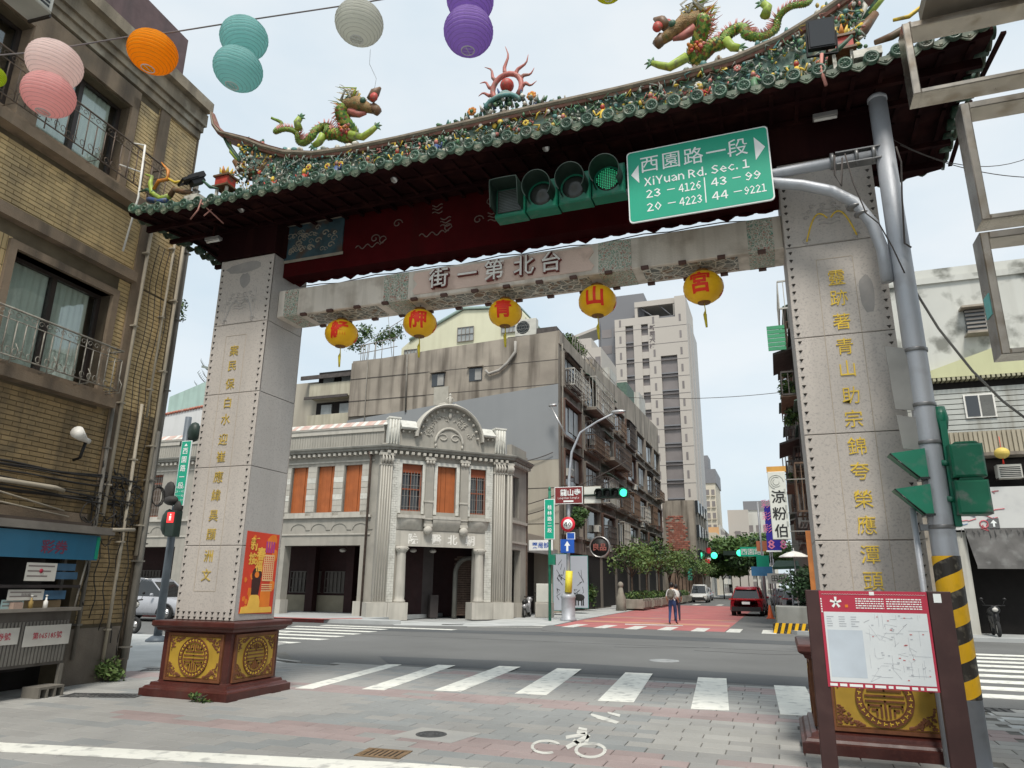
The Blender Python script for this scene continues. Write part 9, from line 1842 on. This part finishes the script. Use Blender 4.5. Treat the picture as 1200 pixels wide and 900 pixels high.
b = MB(); b.box(c_.x, c_.x + .3, 150.5, 185, 0, a.z + .5); SW = part(b, 'balcony_side', FWH, t)
for i in range(5):
    for j in range(5): b = MB(); z = a.z - 2.6 - i * 3; b.box(c_.x + .25, c_.x + 1.0, 152 + j * 6.5, 156.5 + j * 6.5, z, z + 1.1); part(b, 'balcony', FWH, t); b = MB(); b.box(c_.x + .28, c_.x + .36, 152 + j * 6.5, 156.5 + j * 6.5, z + 1.1, z + 2.3); part(b, 'opening', TWIN, t)
t, a, c_ = farb('far_white_apartments', 'white apartment block with rows of balconies on the right side of the street end', 858, 602, 900, 165, FWH, 20, 9, 5)
b = MB(); b.box(a.x - 1, a.x + 3.5, 164.5, 170, 0, a.z + .8); part(b, 'stair_tower', TWM, t); b = MB(); b.box(a.x + .4, a.x + 1.6, 164.4, 164.55, 4, a.z - 4); part(b, 'stair_glazing', TWIN, t)
farb('far_grey_roof_block', 'taller grey topped block just behind the far white apartments', 872, 589, 905, 185, FWH, 15, 3, 4, top=2.0)
farb('teal_roofed_house', 'pale low house in front of the orange building', 800, 648, 832, 112, FWH, 10, 1, 4)
# stained grey wall with brick patch, and lower old houses on the left beyond the block
t, a, c_ = farb('brick_patched_building', 'stained grey building with an exposed red brick patch beyond the apartment block', 776, 587, 813, 82, CONB, 16, 0, 0)
p0, p1 = GY(782, 604, 81.9), GY(808, 644, 81.9); BP = [M('old_brick', (.27, .10, .07), .85, .2, 4, rnd=.25, spots=(.35, .28, .22), spf=.6, sps=2)]; bm_ = MB(); bm_.box(-.22, .22, -.04, 0, -.1, .1); bme = bm_.mesh('brick', BP[0]); n_ = 0; rg = random.Random(4); z = p1.z
row = 0
while z < p0.z and n_ < 290:
    x = p0.x + (.25 if row % 2 else 0)
    while x < p1.x - max(0, (z - p1.z) * .12):
        if rg.random() < .93 and n_ < 290: place(bme, 'brick', t, Matrix.Translation((x, 81.98, z))); n_ += 1
        x += .47
    z += .235; row += 1
b = MB(); q = GY(800, 640, 81.5)
for k in range(5): b.box(a.x + .5 + k * .8, a.x + 1.2 + k * .8, 81.3, 82, 0, 3.2 + (k % 2) * .4)
part(b, 'lower_additions', M('old_brown', (.16, .11, .08), .85, .3, 1), t)
b = MB(); b.box(c_.x, c_.x + .1, 82, 98, 3.4, 3.7); part(b, 'ledge', CONB, t)
for i in range(3):
    for j in range(4): b = MB(); z = 4.5 + i * 3; b.box(c_.x, c_.x + .35, 83.2 + j * 3.6, 85.2 + j * 3.6, z, z + 1.5); part(b, 'window', WD, t)
for k, (y, h) in enumerate(((100, 9), (112, 11), (126, 8), (140, 12))): t = thing('far_shophouse', ['brown shophouse right after the brick patched building', 'taller pale shophouse on the far left side', 'low shophouse near the street end on the left', 'last shophouse on the left before the orange building'][k], 'building', (-8, y, 0)); b = MB(); b.box(-16, -4.2 + .3 * (k % 2), y, y + 11, 0, h); part(b, 'wall', [CONS, FWH, CONB, FCR][k], t); b = MB(); [b.box(-4.2 + .3 * (k % 2), -3.7, y + 1 + j * 3.4, y + 3.4 + j * 3.4, 4 + i * 3, 5.6 + i * 3) for j in range(3) for i in range(2)]; part(b, 'windows', WD, t)
for k, (px0, py0, px1, py1, y, m, lab) in enumerate(((824, 642, 833, 650, 95, SRED, 'red triangular topped sign on the left far down the street'), (820, 650, 833, 657, 94, SWHITE, 'white sign stacked under the red one far down the street'), (817, 665, 829, 674, 88, M('sign_pinkred', (.5, .12, .13), .6), 'pink red sign hanging low on the left far down the street'), (823, 655, 832, 660, 90, SRED, 'small red sign between the white and pink ones'), (805, 655, 812, 680, 78, M('sign_tealgreen', (.06, .3, .22), .6), 'green and white vertical sign left of the far signal'))): plate(px0, py0, px1, py1, y, 'far_sign', lab, m)
for px, py, y, lab in ((836, 651, 92, 'far green signal at the middle of the street'), (866, 648, 92, 'far green signal left of the green road sign')):
    q = GY(px, py, y); t = thing('distant_signal', lab, 'traffic light', tuple(q)); b = MB(); b.box(q.x - 2.0, q.x + .5, y, y + .3, q.z - .28, q.z + .28); part(b, 'housing', VIS, t); b = MB(); b.lathe((q.x + .1, y - .05, q.z), [(.4, -.02), (.42, .03)], 16, ax='y'); part(b, 'green_lens', M('green_lamp_bright', (.05, .8, .4)), t)
    b = MB(); xx = q.x - 3.2 if px < 850 else q.x + 2.6; b.cyl((xx, y + .2, 0), (xx, y + .2, q.z + .3), .1, 8); b.cyl((xx, y + .2, q.z), (q.x, y + .2, q.z), .05, 6); part(b, 'mast', STEEL, t)
q = GY(897, 700, 50); b = MB(); b.cyl((q.x, 50, 0), (q.x, 50, 8), .08, 8); one(b, 'right_lamp_mast', STEEL, 'thin grey mast rising beside the parked cars on the right', 'mast')
for o_ in (_fo,): bpy.data.objects.remove(o_)
bpy.data.curves.remove(_fc)
